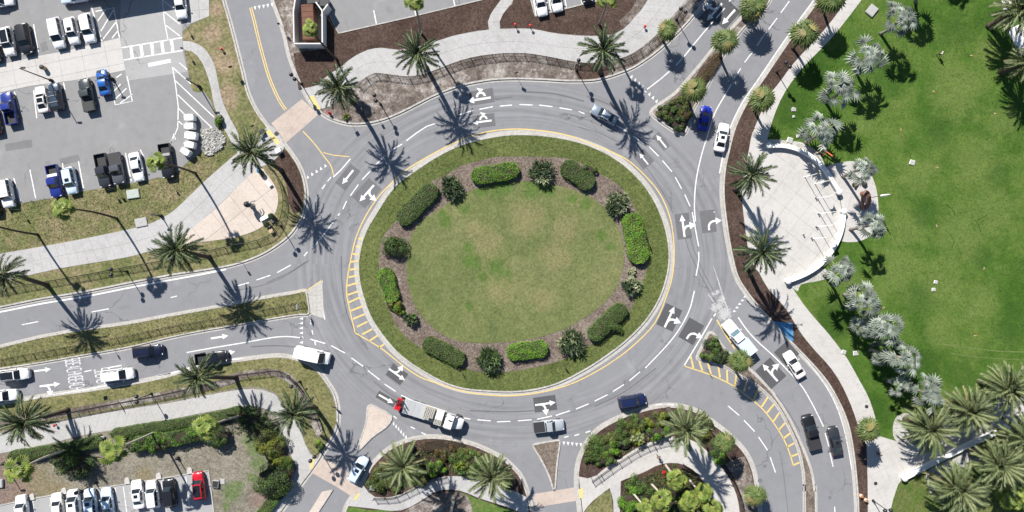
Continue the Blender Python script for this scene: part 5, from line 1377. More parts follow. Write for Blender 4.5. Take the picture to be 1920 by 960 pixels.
for px, py, r, ry, h, lb, mt in ((1118, 838, 20, 20, 1.0, 'rounded olive shrub at the left of the south-east bed', ['hedge_olive', 'hedge']), (1137, 820, 16, 13, 0.9, 'olive shrub above the rounded one', ['hedge_olive', 'hedge_olive']), (1168, 802, 24, 16, 0.9, 'olive shrub mass at the upper middle of the bed', ['hedge_olive', 'hedge']), (1192, 790, 18, 12, 0.9, 'olive shrub near the navy car', ['hedge_olive', 'hedge']), (1230, 785, 18, 13, 0.9, 'yellow-olive shrub left of the pale palm', ['hedge_olive', 'lime_leaf']), (1255, 775, 18, 9, 0.8, 'yellow-olive shrub at the top of the bed', ['hedge_olive', 'hedge']),
                              (1143, 842, 16, 14, 1.2, 'clipped green ball shrub beside the olive one', ['hedge', 'hedge_bright']), (1128, 858, 13, 11, 1.1, 'clipped green ball shrub lower left', ['hedge', 'hedge']), (1142, 860, 10, 9, 1.0, 'small clipped green ball shrub', ['hedge', 'hedge']), (1232, 810, 20, 11, 1.3, 'green hedge shrub beside the railing', ['hedge', 'hedge_bright']), (1170, 828, 13, 12, 1.0, 'green shrub at the foot of the split-leaf plant', ['hedge', 'dark_leaf']), (1314, 795, 16, 18, 1.2, 'golden olive shrub right of the pale palm', ['hedge_olive', 'lime_leaf']), (1336, 838, 14, 13, 1.0, 'dark green shrub at the pavement curve, upper', ['hedge', 'dark_leaf']), (1350, 858, 12, 12, 1.0, 'dark green shrub at the pavement curve, lower', ['hedge', 'hedge_bright']), (1103, 855, 9, 9, 0.7, 'tiny shrub at the left edge of the bed', ['hedge_olive', 'hedge'])):
    bush(px, py, r, h, lb, mt, ry=ry, group=GE)
spiky(1193, 817, 18, 2.0, 'pale split-leaf plant leaning over the railing', ['lime_leaf', 'pale_leaf'], 170, group=GE, name='split_leaf_plant')
for px, py, r, ry, h, lb, mt in ((1195, 905, 18, 16, 1.2, 'green shrub at the left of the south bed', ['hedge_bright', 'hedge']), (1210, 925, 18, 16, 1.2, 'dark green shrub in the south bed', ['hedge', 'dark_leaf']), (1180, 940, 16, 16, 1.2, 'green shrub by the small path', ['hedge', 'hedge_bright']), (1262, 882, 10, 9, 0.8, 'small green shrub at the top of the south bed', ['hedge', 'dark_leaf']), (1270, 948, 18, 14, 1.4, 'dark shrub at the bottom edge of the south bed', ['dark_leaf', 'hedge']), (1255, 920, 14, 12, 0.8, 'olive shrub among the young palms', ['hedge_olive', 'dark_leaf'])):
    bush(px, py, r, h, lb, mt, ry=ry, group='shrubs in the south bed')
bush(413, 228, 8, 0.9, 'small green shrub at the parking corner by the path', ['hedge', 'hedge_bright'])
bush(602, 835, 8, 0.5, 'small bright weed clump by the south-west kerb', ['hedge_bright', 'hedge'])
bush(650, 220, 5, 0.5, 'lime seedling on the north-west bed', ['lime_leaf', 'hedge_bright'])

# ---------------------------------------------------------------- ground cover (stuff): grass tufts and bark chips
def inside(poly_, X, Y):
    P = np.array(poly_); x, y = P[:, 0], P[:, 1]
    res = np.zeros(len(X), bool)
    j = len(P) - 1
    for i in range(len(P)):
        c = ((y[i] > Y) != (y[j] > Y)) & (X < (x[j] - x[i]) * (Y - y[i]) / (y[j] - y[i] + 1e-12) + x[i])
        res ^= c; j = i
    return res

def scatter(name, outline, n, z, mats, size, up=0.8, exclude=(), flat=False):
    r = np.random.default_rng(len(name) + n)
    P = np.array(outline)
    lo = np.maximum(P.min(0), [-10, -10]); hi = np.minimum(P.max(0), [1930, 970])
    X = r.uniform(lo[0], hi[0], n); Y = r.uniform(lo[1], hi[1], n)
    k = inside(outline, X, Y)
    for ex in exclude: k &= ~inside(ex, X, Y)
    X, Y = X[k], Y[k]; m = len(X)
    pos = np.c_[(X - 960) * S, (480 - Y) * S, np.full(m, z)]
    a = r.uniform(0, 2 * math.pi, m)
    t = np.c_[np.cos(a), np.sin(a), np.zeros(m)]
    s = size * r.uniform(0.5, 1.4, (m, 1))
    if flat:
        b = np.c_[-np.sin(a), np.cos(a), np.zeros(m)]
        tz = np.c_[np.zeros((m, 2)), r.uniform(0.1, 0.9, m)] * s
        q = np.stack([pos - t * s, pos - b * s * .4 + tz * .5, pos + t * s + tz, pos + b * s * .4 + tz * .5], 1)
    else:
        ln = np.c_[r.normal(0, .6, (m, 2)), np.full(m, up)] * s
        q = np.stack([pos - t * s * .35, pos + t * s * .35, pos + ln + t * s * .1, pos + ln - t * s * .1], 1)
    o = link(bpy.data.objects.new(name, fast_mesh(name, q.reshape(-1, 3), 4, [M[mm] for mm in mats], r.integers(0, len(mats), m))))
    o['kind'] = 'stuff'
    o['label'] = 'loose ' + name.replace('_', ' ') + ' covering the ground'
    return o
M['park_blade'] = leaf_mat('park grass blade', (0.040, 0.085, 0.010), (0.075, 0.115, 0.022))
M['ring_blade'] = leaf_mat('ring grass blade', (0.065, 0.085, 0.018), (0.14, 0.14, 0.045))
M['chip'] = plain_mat('bark chip', (0.075, 0.05, 0.04), 0.95, var=0.5, scale=0.9)
M['chip_pale'] = plain_mat('pale bark chip', (0.20, 0.15, 0.13), 0.95, var=0.5, scale=0.9)
scatter('ring_grass', K_ISL, 42000, 0.12, ['ring_blade'], 0.13, 0.7, [MULCH_OUT])
scatter('island_grass', INNER, 24000, 0.15, ['ring_blade'], 0.10, 0.5)
scatter('bark_chips', MULCH_OUT, 22000, 0.125, ['chip_pale', 'chip', 'chip_pale'], 0.12, exclude=[INNER], flat=True)
scatter('park_grass', [(1440, 0), (1930, 0), (1930, 720), (1700, 800), (1640, 790), (1560, 640), (1500, 545), (1580, 455), (1650, 440), (1650, 330), (1600, 300), (1545, 300), (1440, 262), (1475, 175), (1560, 72), (1615, 0)], 45000, 0.12, ['park_blade'], 0.12, 0.6)
scatter('verge_grass', [(0, 385), (160, 360), (320, 336), (400, 268), (440, 288), (380, 340), (300, 408), (160, 445), (0, 474)], 16000, 0.12, ['grass_blade', 'ring_blade'], 0.14, 0.7)
scatter('median_grass', K_MEDW, 14000, 0.12, ['grass_blade', 'ring_blade'], 0.14, 0.7)

scatter('ground_cover', [(1095, 882), (1100, 850), (1115, 825), (1140, 805), (1200, 780), (1262, 770), (1320, 792), (1345, 832), (1330, 842), (1300, 820), (1265, 812), (1200, 832), (1130, 874)], 5200, 0.14, ['hedge', 'hedge_olive', 'dark_leaf'], 0.22, 0.9)
scatter('ground_cover', [(690, 915), (705, 880), (730, 855), (780, 830), (850, 832), (920, 855), (965, 890), (950, 905), (900, 892), (835, 886), (770, 908), (710, 925)], 5600, 0.14, ['hedge', 'hedge_olive', 'dark_leaf', 'hedge'], 0.22, 0.9)
scatter('ground_cover', [(1168, 905), (1205, 892), (1250, 875), (1300, 888), (1330, 935), (1340, 975), (1165, 975)], 5600, 0.14, ['hedge', 'hedge_olive', 'dark_leaf'], 0.22, 0.9)
scatter('ground_cover', [(1228, 210), (1262, 185), (1290, 178), (1296, 205), (1282, 246), (1255, 236)], 2200, 0.14, ['hedge', 'hedge', 'dark_leaf'], 0.22, 0.9)
scatter('ground_cover', [(1316, 668), (1333, 632), (1362, 672), (1350, 680)], 1500, 0.14, ['hedge', 'hedge_olive', 'dark_leaf'], 0.22, 0.9)
scatter('ground_cover', [(225, 818), (420, 788), (470, 770), (520, 790), (545, 880), (500, 930), (505, 860), (480, 815), (420, 815), (330, 835), (240, 838)], 7500, 0.14, ['hedge', 'dark_leaf', 'hedge_olive'], 0.22, 0.9)
# ================================================================== VEHICLES
def smooth_by_angle(me, ang=40):
    me.polygons.foreach_set('use_smooth', np.ones(len(me.polygons), dtype=bool))
    try:
        me.set_sharp_from_angle(angle=math.radians(ang))
    except Exception:
        pass

def wheel_data():
    mb = MB()
    n = 18
    prof = [(0.0, 0.24), (0.0, 0.30), (0.03, 0.335), (0.17, 0.335), (0.20, 0.30), (0.20, 0.24)]
    vs, fs = [], []
    for y, r in prof:
        vs += [(r * math.cos(2 * math.pi * k / n), y - 0.1, r * math.sin(2 * math.pi * k / n)) for k in range(n)]
    for i in range(len(prof) - 1):
        for k in range(n):
            fs.append((i * n + k, (i + 1) * n + k, (i + 1) * n + (k + 1) % n, i * n + (k + 1) % n))
    mb.add(vs, fs)
    tyre = mb.data('wheel', M['tyre'], True)
    mb = MB()
    mb.v = []; mb.f = []
    n = 15
    vs = [(0.24 * math.cos(2 * math.pi * k / n) * (1 if k % 3 else 0.97), s * 0.085, 0.24 * math.sin(2 * math.pi * k / n)) for s in (-1, 1) for k in range(n)]
    vs += [(0, -0.07, 0), (0, 0.07, 0)]
    fs = [(k, (k + 1) % n, 2 * n) for k in range(n)] + [(n + (k + 1) % n, n + k, 2 * n + 1) for k in range(n)]
    mb.add(vs, fs)
    return tyre, mb.data('rim', M['rim'])
TYRE, RIM = wheel_data()

def wheels(e, xs, yw, r=0.335, wd=1.0):
    for x in xs:
        for s in (-1, 1):
            w = link(bpy.data.objects.new('wheel', TYRE), e)
            w.location = (x, s * yw, r); k = r / 0.335
            w.scale = (k, wd, k)
            rm = link(bpy.data.objects.new('rim', RIM), w)

def loft(st, W_, zb=0.24):
    """car lower body: st = list of (x, half-width factor, deck height)"""
    vs, fs = [], []
    hw = W_ / 2
    n = 11
    for x, f, zd in st:
        w = hw * f
        ring = [(0.88, zb), (0.97, zb + 0.10), (1.0, zb + 0.28), (0.985, zd - 0.16), (0.955, zd - 0.06), (0.86, zd), ]
        row = [(x, -w * a, z) for a, z in ring] + [(x, 0, zd + 0.025)] + [(x, w * a, z) for a, z in ring[::-1]]
        vs += row
    m = 13
    for i in range(len(st) - 1):
        for k in range(m - 1):
            fs.append((i * m + k, (i + 1) * m + k, (i + 1) * m + k + 1, i * m + k + 1))
        fs.append((i * m + m - 1, (i + 1) * m + m - 1, (i + 1) * m, i * m))
    fs.append(tuple(range(m)))
    fs.append(tuple((len(st) - 1) * m + k for k in range(m - 1, -1, -1)))
    return vs, fs

KINDS = {
 # L, W, roof height, (cowl x, roof front x, roof rear x, rear base x) as fractions of L (front +), belt z, hood z front, trunk z
 'sedan': dict(H=1.45, cab=(0.215, 0.07, -0.20, -0.355), belt=0.93, hood=0.78, trunk=0.98, wr=0.70, wh=(0.30, -0.29)),
 'coupe': dict(H=1.38, cab=(0.20, 0.05, -0.20, -0.38), belt=0.92, hood=0.76, trunk=0.96, wr=0.68, wh=(0.30, -0.29)),
 'suv': dict(H=1.74, cab=(0.235, 0.105, -0.40, -0.475), belt=1.05, hood=0.95, trunk=1.02, wr=0.76, wh=(0.30, -0.29)),
 'minivan': dict(H=1.78, cab=(0.285, 0.125, -0.42, -0.478), belt=1.04, hood=0.92, trunk=1.02, wr=0.78, wh=(0.31, -0.29)),
 'jeep': dict(H=1.82, cab=(0.215, 0.14, -0.455, -0.48), belt=1.12, hood=1.05, trunk=1.1, wr=0.83, wh=(0.32, -0.28)),
 'van': dict(H=2.45, cab=(0.36, 0.24, -0.475, -0.488), belt=1.25, hood=1.15, trunk=1.25, wr=0.84, wh=(0.33, -0.27)),
 'pickup': dict(H=1.84, cab=(0.21, 0.105, -0.075, -0.115), belt=1.12, hood=1.05, trunk=1.02, wr=0.76, wh=(0.32, -0.29)),
}

def glass_quad(name, q, e, mat, proud=0.014, nrm=None):
    q = [Vector(p) for p in q]
    n = (q[1] - q[0]).cross(q[3] - q[0]).normalized()
    if nrm is not None and n.dot(nrm) < 0: q = q[::-1]; n = -n
    c = sum(q, Vector()) / len(q)
    top = [c + (p - c) * 1.0 + n * proud for p in q]
    bot = [p - n * 0.02 for p in q]
    m = len(q)
    fs = [tuple(range(m))] + [(i, m + i, m + (i + 1) % m, (i + 1) % m) for i in range(m)]
    return mesh_obj(name, top + bot, fs, mat, e)

def car(kind, px, py, hx, hy, label, L=4.8, Wd=1.9, paint='white', group=None, name=None, cat=None, opts=(), glass='glass', zc=0.9):
    K = KINDS[kind]
    pos = V(px, py, zc); pos.z = 0.0
    base_z = 0.0
    for k_, z_ in (('L', 0.14),):
        if k_ in opts: base_z = z_
    pos.z = base_z
    a = math.atan2(-hy, hx)
    nm = name or {'sedan': 'sedan_car', 'coupe': 'coupe_car', 'suv': 'suv_car', 'minivan': 'minivan', 'jeep': 'boxy_suv_car', 'van': 'cargo_van', 'pickup': 'pickup_truck'}[kind]
    e = empty(nm, pos, a, label, cat or {'van': 'van', 'minivan': 'minivan', 'pickup': 'pickup truck', 'suv': 'SUV', 'jeep': 'SUV'}.get(kind, 'car'), group)
    pm = PAINT[paint]
    cw, rf, rr, rb = (c * L for c in K['cab'])
    belt, H, hw = K['belt'], K['H'], Wd / 2
    hood, trunk = K['hood'], K['trunk']
    big = kind in ('van', 'jeep', 'pickup')
    if kind == 'pickup':
        x_end = -0.13 * L
        st = [(x_end, 0.985, belt + 0.0)] + [(-0.05 * L, 1.0, belt)]
    else:
        tail = [(-0.5, 0.78, trunk - 0.30), (-0.493, 0.86, trunk - 0.06), (-0.47, 0.94, trunk), (-0.40, 0.985, trunk + 0.01)] if kind in ('sedan', 'coupe') else [(-0.5, 0.86, trunk - 0.28), (-0.495, 0.93, trunk - 0.03), (-0.475, 0.97, trunk), (-0.40, 1.0, belt)]
        st = [(x * L, f, z) for x, f, z in tail] + [(-0.2 * L, 1.0, belt), (0.05 * L, 1.0, belt)]
    st += [(cw, 0.99, belt - 0.01), (0.5 * (cw + 0.42 * L), 0.97, 0.5 * (belt + hood) + 0.03)]
    st += [(0.42 * L, 0.955 if big else 0.93, hood), (0.465 * L, 0.92 if big else 0.86, hood - 0.07), (0.49 * L, 0.85 if big else 0.74, hood - 0.18), (0.5 * L, 0.72 if big else 0.58, hood - 0.30)]
    st = sorted(st, key=lambda s_: s_[0])
    vs, fs = loft(st, Wd)
    mb = MB(); mb.add(vs, fs)
    # cabin: roof ring and belt ring
    wr = hw * K['wr']; wb = hw * 0.915
    mid = 0.5 * (rf + rr)
    sta = [(cw, wb * 0.93, belt - 0.03), (rf, wr * 0.97, H - 0.045), (mid, wr, H), (rr, wr * 0.95, H - (0.05 if kind in ('sedan', 'coupe') else 0.03)), (rb, wb * (0.86 if kind in ('sedan', 'coupe') else 0.9), (trunk if kind not in ('pickup',) else belt) - 0.03)]
    cv, cf = [], []
    for x, w, z in sta:
        cv += [(x, -wb if z > belt else -w, belt - 0.05), (x, -w, z), (x, -w * 0.55, z + (0.03 if z > belt else 0)), (x, w * 0.55, z + (0.03 if z > belt else 0)), (x, w, z), (x, wb if z > belt else w, belt - 0.05)]
    for i in range(4):
        for k in range(5):
            cf.append((6 * i + k, 6 * i + k + 1, 6 * (i + 1) + k + 1, 6 * (i + 1) + k))
    # (stations run front to back, so flip to face outwards)
    cf = [f[::-1] for f in cf]
    cf += [tuple(range(6)), tuple(24 + k for k in range(5, -1, -1))]
    mb.add(cv, cf)
    if kind == 'pickup':
        xb0, xb1 = -0.5 * L, -0.13 * L
        t = 0.10
        top = 1.06
        mb.box(xb0 + t, xb1 - 0.003, hw * 0.97 - t, hw * 0.97, 0.34, top)
        mb.box(xb0 + t, xb1 - 0.003, -hw * 0.97, -hw * 0.97 + t, 0.34, top)
        mb.box(xb0, xb0 + t - 0.003, -hw * 0.95, hw * 0.95, 0.45, top - 0.01)
        mb.box(xb0 + t, xb1 - 0.004, -hw * 0.97 + t + 0.003, hw * 0.97 - t - 0.003, 0.36, 0.55)
    body = mb.build('body', pm, e)
    bmx = bmesh.new(); bmx.from_mesh(body.data); bmesh.ops.recalc_face_normals(bmx, faces=bmx.faces[:]); bmx.to_mesh(body.data); bmx.free()
    smooth_by_angle(body.data, 38)
    G = M[glass]
    def C(i, s, f=1.0): return Vector((sta[i][0], s * sta[i][1] * f, sta[i][2] + (0.03 if False else 0)))
    def lerp(a_, b_, t_): return a_ + (b_ - a_) * t_
    up = Vector((0.3, 0, 1))
    # windscreen, rear window
    def band(i, j, t0, t1, fw=0.93):
        A0, A1 = C(i, -1, fw), C(i, 1, fw); B0, B1 = C(j, -1, fw), C(j, 1, fw)
        return [lerp(A0, B0, t0), lerp(A1, B1, t0), lerp(A1, B1, t1), lerp(A0, B0, t1)]
    def bow(q, k=0.028):
        # two-piece bowed pane: adds centre points
        return q
    wq = band(0, 1, 0.10, 0.97)
    lift = Vector((0, 0, 0.030))
    def pane(name, q, mat):
        # pane with a raised centre line, following the crowned body
        m0 = (q[0] + q[1]) / 2 + lift * 0.7; m1 = (q[3] + q[2]) / 2 + lift
        n = (q[1] - q[0]).cross(q[3] - q[0]).normalized()
        if n.z < 0 and abs(n.z) > 0.05: n = -n
        a0 = lerp(q[0], q[1], .225) + lift * 0.7; a1 = lerp(q[3], q[2], .225) + lift
        b0 = lerp(q[0], q[1], .775) + lift * 0.7; b1 = lerp(q[3], q[2], .775) + lift
        V_ = [q[0], a0, b0, q[1], q[2], b1, a1, q[3]]
        V_ = [v + n * 0.016 for v in V_] + [v - n * 0.03 for v in V_]
        F_ = [(0, 1, 6, 7), (1, 2, 5, 6), (2, 3, 4, 5)] + [(i, 8 + i, 8 + (i + 1) % 8, (i + 1) % 8) for i in range(8)]
        o = mesh_obj(name, V_, F_, mat, e)
        return o
    pane('windscreen', wq, G)
    if kind != 'van':
        pane('rear_window', band(4, 3, 0.22 if kind in ('suv', 'minivan', 'jeep') else 0.12, 0.95, 0.9), G)
    # side windows on the slanted cabin flanks
    for s in (-1, 1):
        def side(x0, x1, zf0=0.12, zf1=0.84):
            def pt(x, f):
                if x > rf:
                    t_ = (cw - x) / (cw - rf); ztop = belt - 0.03 + (H - 0.045 - belt + 0.03) * t_; wt = wb * 0.93 + (wr * 0.97 - wb * 0.93) * t_
                elif x < rr:
                    t_ = (x - rb) / (rr - rb); z4 = sta[4][2]; ztop = z4 + (sta[3][2] - z4) * t_; wt = sta[4][1] + (sta[3][1] - sta[4][1]) * t_
                else:
                    ztop = H - 0.04; wt = wr * 0.985
                zb_ = belt - 0.02
                z = zb_ + (ztop - zb_) * f
                y = wb + (wt - wb) * f
                return Vector((x, s * (y + 0.004), z))
            return [pt(x0, zf0), pt(x1, zf0), pt(x1, zf1), pt(x0, zf1)]
        nrm = Vector((0, s, 0.3))
        xm = cw - (cw - rf) * 0.42
        if kind == 'van':
            rngs = [(xm - 1.0, xm)]
        elif kind == 'pickup':
            rngs = [(0.5 * (rf + rr) + 0.05, xm - 0.1), (rr + 0.12, 0.5 * (rf + rr) - 0.05)]
        elif kind in ('sedan', 'coupe'):
            rngs = [(mid + 0.10, xm - 0.08), (rr + 0.02, mid + 0.02)]
        else:
            q1 = rf - (rf - rr) * 0.30; q2 = rf - (rf - rr) * 0.68
            rngs = [(q1 + 0.04, xm - 0.1), (q2 + 0.04, q1 - 0.04), (rr + 0.10, q2 - 0.04)]
        for x0, x1 in rngs:
            glass_quad('side_window', side(x0, x1), e, G, 0.012, nrm)
        # mirror, lamps, door handle
        mbm = MB(); mbm.box(cw - 0.62, cw - 0.50, min(s * (hw + 0.01), s * (hw + 0.2)), max(s * (hw + 0.01), s * (hw + 0.2)), belt - 0.02, belt + 0.13)
        mbm.box(cw - 0.60, cw - 0.54, min(s * hw * 0.9, s * (hw + 0.01)), max(s * hw * 0.9, s * (hw + 0.01)), belt + 0.0, belt + 0.05)
        mbm.build('mirror', pm if paint not in ('white',) else pm, e)
        mbl = MB(); y0, y1 = sorted((s * hw * 0.58, s * hw * 0.86))
        mbl.box(0.452 * L, 0.478 * L, y0, y1, hood - 0.22, hood - 0.055)
        mbl.build('headlight', M['lamp_lens'], e)
        mbt = MB(); y0, y1 = sorted((s * hw * 0.62, s * hw * 0.93))
        zt = trunk - 0.12 if kind != 'pickup' else 0.88
        mbt.box(-0.503 * L, -0.475 * L, y0, y1, zt - 0.16, zt + 0.03)
        mbt.build('tail_light', M['tail_lens'], e)
    mbb = MB(); mbb.box(0.478 * L, 0.503 * L, -hw * 0.55, hw * 0.55, 0.34, 0.50); mbb.build('grille', M['dark_plain'], e)
    mbb = MB(); mbb.box(-0.508 * L, -0.495 * L, -hw * 0.8, hw * 0.8, 0.36, 0.5); mbb.build('bumper', M['dark_plain'] if paint != 'white' else pm, e)
    wheels(e, (K['wh'][0] * L, K['wh'][1] * L), hw - 0.09, 0.39 if big else 0.345)
    zr = H + 0.031
    if 'sunroof' in opts:
        mbx = MB(); x1 = rf - 0.22; mbx.box(x1 - 0.55, x1, -wr * 0.5, wr * 0.5, zr - 0.06, zr + 0.006); mbx.build('sunroof', G, e)
    if 'panorama' in opts:
        mbx = MB(); mbx.box(rr + 0.25, rf - 0.15, -wr * 0.78, wr * 0.78, zr - 0.09, zr + 0.006); mbx.build('glass_roof', G, e)
    if 'rails' in opts:
        for s in (-1, 1):
            mbx = MB(); mbx.tube([(rr + 0.1, s * wr * 0.88, H - 0.02), (rr + 0.25, s * wr * 0.88, H + 0.07), (rf - 0.3, s * wr * 0.88, H + 0.07), (rf - 0.15, s * wr * 0.88, H - 0.03)], 0.025, 5); mbx.build('roof_rail', M['dark_plain'], e)
    if 'bars' in opts:
        for x in (rf - 0.6, rr + 0.7):
            mbx = MB(); mbx.box(x - 0.04, x + 0.04, -wr, wr, H + 0.06, H + 0.10); mbx.build('roof_bar', M['grey_metal'], e)
    if 'ribs' in opts:
        for k in (0.2, 0.4, 0.6, 0.8):
            x = rf + (rr - rf) * k
            mbx = MB(); mbx.box(x - 0.05, x + 0.05, -wr * 0.8, wr * 0.8, zr - 0.03, zr + 0.025); mbx.build('roof_rib', pm, e)
    if 'roofslots' in opts:
        for x0, x1 in ((-1.9, -1.2), (-1.0, -0.4), (-0.2, 0.4)):
            mbx = MB(); mbx.box(x0, x1, wr * 0.86, wr * 0.94, H - 0.02, H + 0.035); mbx.build('roof_rail', M['dark_plain'], e)
    if 'scoop' in opts:
        mbx = MB(); mbx.box(0.29 * L, 0.36 * L, -0.35, 0.35, 0.92, 1.10); mbx.build('hood_scoop', M['dark_plain'], e)
    if kind == 'pickup':
        xb0, xb1 = -0.5 * L + 0.105, -0.13 * L - 0.01
        yi = hw * 0.97 - 0.105
        if 'cover' in opts:
            mbx = MB(); mbx.box(xb0 - 0.06, xb1, -yi - 0.04, yi + 0.04, 1.0, 1.085); mbx.build('bed_cover', M['dark_plain'], e)
        elif 'boxcover' in opts:
            mbx = MB()
            mbx.box(xb0 - 0.10, xb1 + 0.1, -hw * 1.0, hw * 1.0, 1.06, 2.05); mbx.build('cargo_box', PAINT['ice'], e)
            mbx = MB(); mbx.box(xb0 - 0.16, xb0 - 0.103, -hw * 1.0, hw * 1.0, 1.0, 2.08); mbx.build('rear_door', PAINT['white'], e)
        else:
            mbx = MB(); mbx.box(xb0, xb1, -yi, yi, 0.553, 0.575)
            for y in np.linspace(-yi + 0.1, yi - 0.1, 7): mbx.box(xb0 + 0.05, xb1 - 0.05, y - 0.02, y + 0.02, 0.575, 0.592)
            mbx.build('cargo_bed', M['dark_plain'], e)
            if 'toolbox' in opts:
                mbx = MB(); mbx.box(xb1 - 0.5, xb1 - 0.05, -yi, yi, 0.62, 1.12); mbx.build('tool_box', M['grey_metal'] if paint != 'deepblue' else M['white_plain'], e)
    return e

GP1 = 'cars in the north-west parking lot'
D = (0.2, 1.0); U = (-0.2, -1.0)
car('minivan', 107, 62, *D, 'white minivan left of the two white cars by the hatched bay', 5.15, 2.0, 'white', GP1, opts=('L',))
car('suv', 136, 58, *D, 'small white car with a square sunroof between two white vehicles', 4.5, 1.85, 'white', GP1, opts=('L', 'sunroof'))
car('suv', 165, 53, *D, 'white SUV beside the striped hatching, right of the sunroof car', 4.9, 1.95, 'white', GP1, opts=('L',))
car('suv', 15, 78, *D, 'white SUV with a dark glass roof beside a black SUV at the left edge', 4.8, 1.9, 'ivory', GP1, opts=('L', 'panorama'))
car('suv', 46, 73, *D, 'black SUV parked beside an empty bay with an oil stain', 5.1, 2.0, 'black', GP1, opts=('L',))
car('suv', -13, 90, *D, 'black car cut by the left edge in the upper row', 4.8, 1.9, 'charcoal', GP1, opts=('L',))
car('sedan', -2, 2, 1, -0.12, 'white car driving in the aisle at the top left corner', 4.8, 1.9, 'white', GP1, opts=('L',))
car('pickup', 17, 203, *U, 'dark blue pickup with an open bed at the left edge', 5.5, 1.95, 'deepblue', GP1, opts=('L',))
car('coupe', 78, 186, *U, 'white hatchback with a long dark glass roof', 4.5, 1.85, 'ivory', GP1, opts=('L', 'panorama'))
car('suv', 105, 181, *U, 'dark blue-grey SUV with roof bars beside the white hatchback', 4.7, 1.9, 'steelblue', GP1, opts=('L', 'bars', 'rails'))
car('pickup', 163, 178, *U, 'dark grey-green pickup with a black bed cover', 5.6, 1.95, 'green', GP1, opts=('L', 'cover'))
car('sedan', 193, 154, *U, 'bright blue sedan at the end of its row', 4.4, 1.85, 'blue', GP1, opts=('L',))
car('sedan', -12, 226, *U, 'dark car cut by the left edge beside the dark blue pickup', 4.6, 1.9, 'black', GP1, opts=('L',))
car('jeep', 13, 363, *D, 'white boxy SUV at the left edge beside the verge', 4.7, 1.95, 'white', GP1, opts=('L', 'ribs'))
car('pickup', 102, 340, *D, 'deep blue pickup with a white tool box and open bed', 5.5, 1.95, 'deepblue', GP1, opts=('L', 'toolbox'))
car('suv', 132, 339, *D, 'pale blue-white car with sunroof beside the deep blue pickup', 4.5, 1.85, 'ice', GP1, opts=('L', 'sunroof'))
car('pickup', 193, 320, *D, 'charcoal pickup with an open black bed, left of the grey pickup', 5.7, 2.0, 'charcoal', GP1, opts=('L',))
car('pickup', 219, 316, *D, 'grey pickup with a covered bed beside the white sedan', 5.3, 1.95, 'grey', GP1, opts=('L', 'cover'))
car('sedan', 256, 313, *D, 'white sedan between two bay lines, nearest the utility pad', 4.9, 1.9, 'white', GP1, opts=('L',))
car('pickup', 312, 302, 0.15, 1, 'black pickup under a palm crown with white things in its bed', 5.8, 2.0, 'black', GP1, opts=('L', 'toolbox'))
car('sedan', 338, 8, 0.12, 1, 'white car on the pale concrete at the top of the hatched lane', 4.8, 1.9, 'white', GP1, opts=('L',))
car('suv', -14, 380, *D, 'black car cut by the left edge in the lower row', 4.6, 1.9, 'black', GP1, opts=('L',))
GP2 = 'cars in the south-west parking lot'
U2 = (-0.13, -1.0)
car('suv', 42, 955, *U2, 'white SUV first from the left along the bottom edge', 4.8, 1.9, 'white', GP2, opts=('L',))
car('sedan', 108, 950, *U2, 'silver-white car beside a shaded empty bay at the bottom edge', 4.6, 1.85, 'ivory', GP2, opts=('L',))
car('minivan', 139, 945, *U2, 'white van with a dark slot in its roof at the bottom edge', 4.9, 1.95, 'white', GP2, opts=('L', 'sunroof'))
car('suv', 170, 942, *U2, 'pale blue car with sunroof between two white cars at the bottom', 4.6, 1.85, 'ice', GP2, opts=('L', 'sunroof'))
car('sedan', 201, 941, *U2, 'white-blue sedan right of the pale blue car at the bottom', 4.8, 1.9, 'ice', GP2, opts=('L',))
car('sedan', 258, 927, *U2, 'white sedan with a sunroof left of the white hatchback', 4.8, 1.9, 'white', GP2, opts=('L', 'sunroof'))
car('suv', 286, 927, *U2, 'white long-roofed car beside the black one in the lower lot', 4.7, 1.85, 'white', GP2, opts=('L',))
car('suv', 318, 924, *U2, 'shiny black SUV between the white car and the empty bay', 4.8, 1.95, 'black', GP2, opts=('L',))
car('suv', 373, 911, *U2, 'red car with a dark roof in the corner of the lower lot', 4.7, 1.85, 'red', GP2, opts=('L', 'panorama'))
GP3 = 'cars in the north parking bays'
car('sedan', 1013, 3, 0.2, 1, 'white sedan left of the pair in the north bays', 4.9, 1.9, 'white', GP3, opts=('L',))
car('sedan', 1042, -4, 0.2, 1, 'white car right of the pair in the north bays', 4.7, 1.9, 'white', GP3, opts=('L',))
car('suv', 1098, -22, 0.2, 1, 'dark car mostly beyond the top edge in the north bays', 4.7, 1.9, 'black', GP3, opts=('L',))
GR = 'vehicles driving round the junction'
car('suv', 26, 703, 1, -0.12, 'white SUV with a dark panel in its roof, driving behind the road lettering', 5.0, 1.95, 'white', GR, opts=('panorama', 'rails'))
car('suv', 5, 742, 1, -0.1, 'white vehicle cut by the left edge in the kerb lane', 4.9, 1.95, 'white', GR)
car('suv', 277, 659, 1, -0.12, 'dark navy SUV in the left eastbound lane', 5.1, 1.95, 'darkblue', GR, opts=('rails',))
car('minivan', 220, 703, 1, -0.12, 'long white SUV over the second road lettering', 5.5, 2.0, 'white', GR, opts=('roofslots',))
car('pickup', 396, 671, 1, -0.12, 'black pickup with an open bed half under a palm', 5.4, 1.95, 'black', GR)
car('van', 584, 667, 1, 0.23, 'white cargo van entering the roundabout', 5.9, 2.1, 'white', GR, zc=1.6)
car('suv', 671, 880, 0.5, -0.86, 'white-silver SUV leaving over the brick crossing', 4.7, 1.9, 'ice', GR, opts=('sunroof',))
car('pickup', 1029, 799, 1, -0.1, 'silver pickup with a black bed and hood scoop', 5.2, 1.95, 'silver', GR, opts=('cover', 'scoop'))
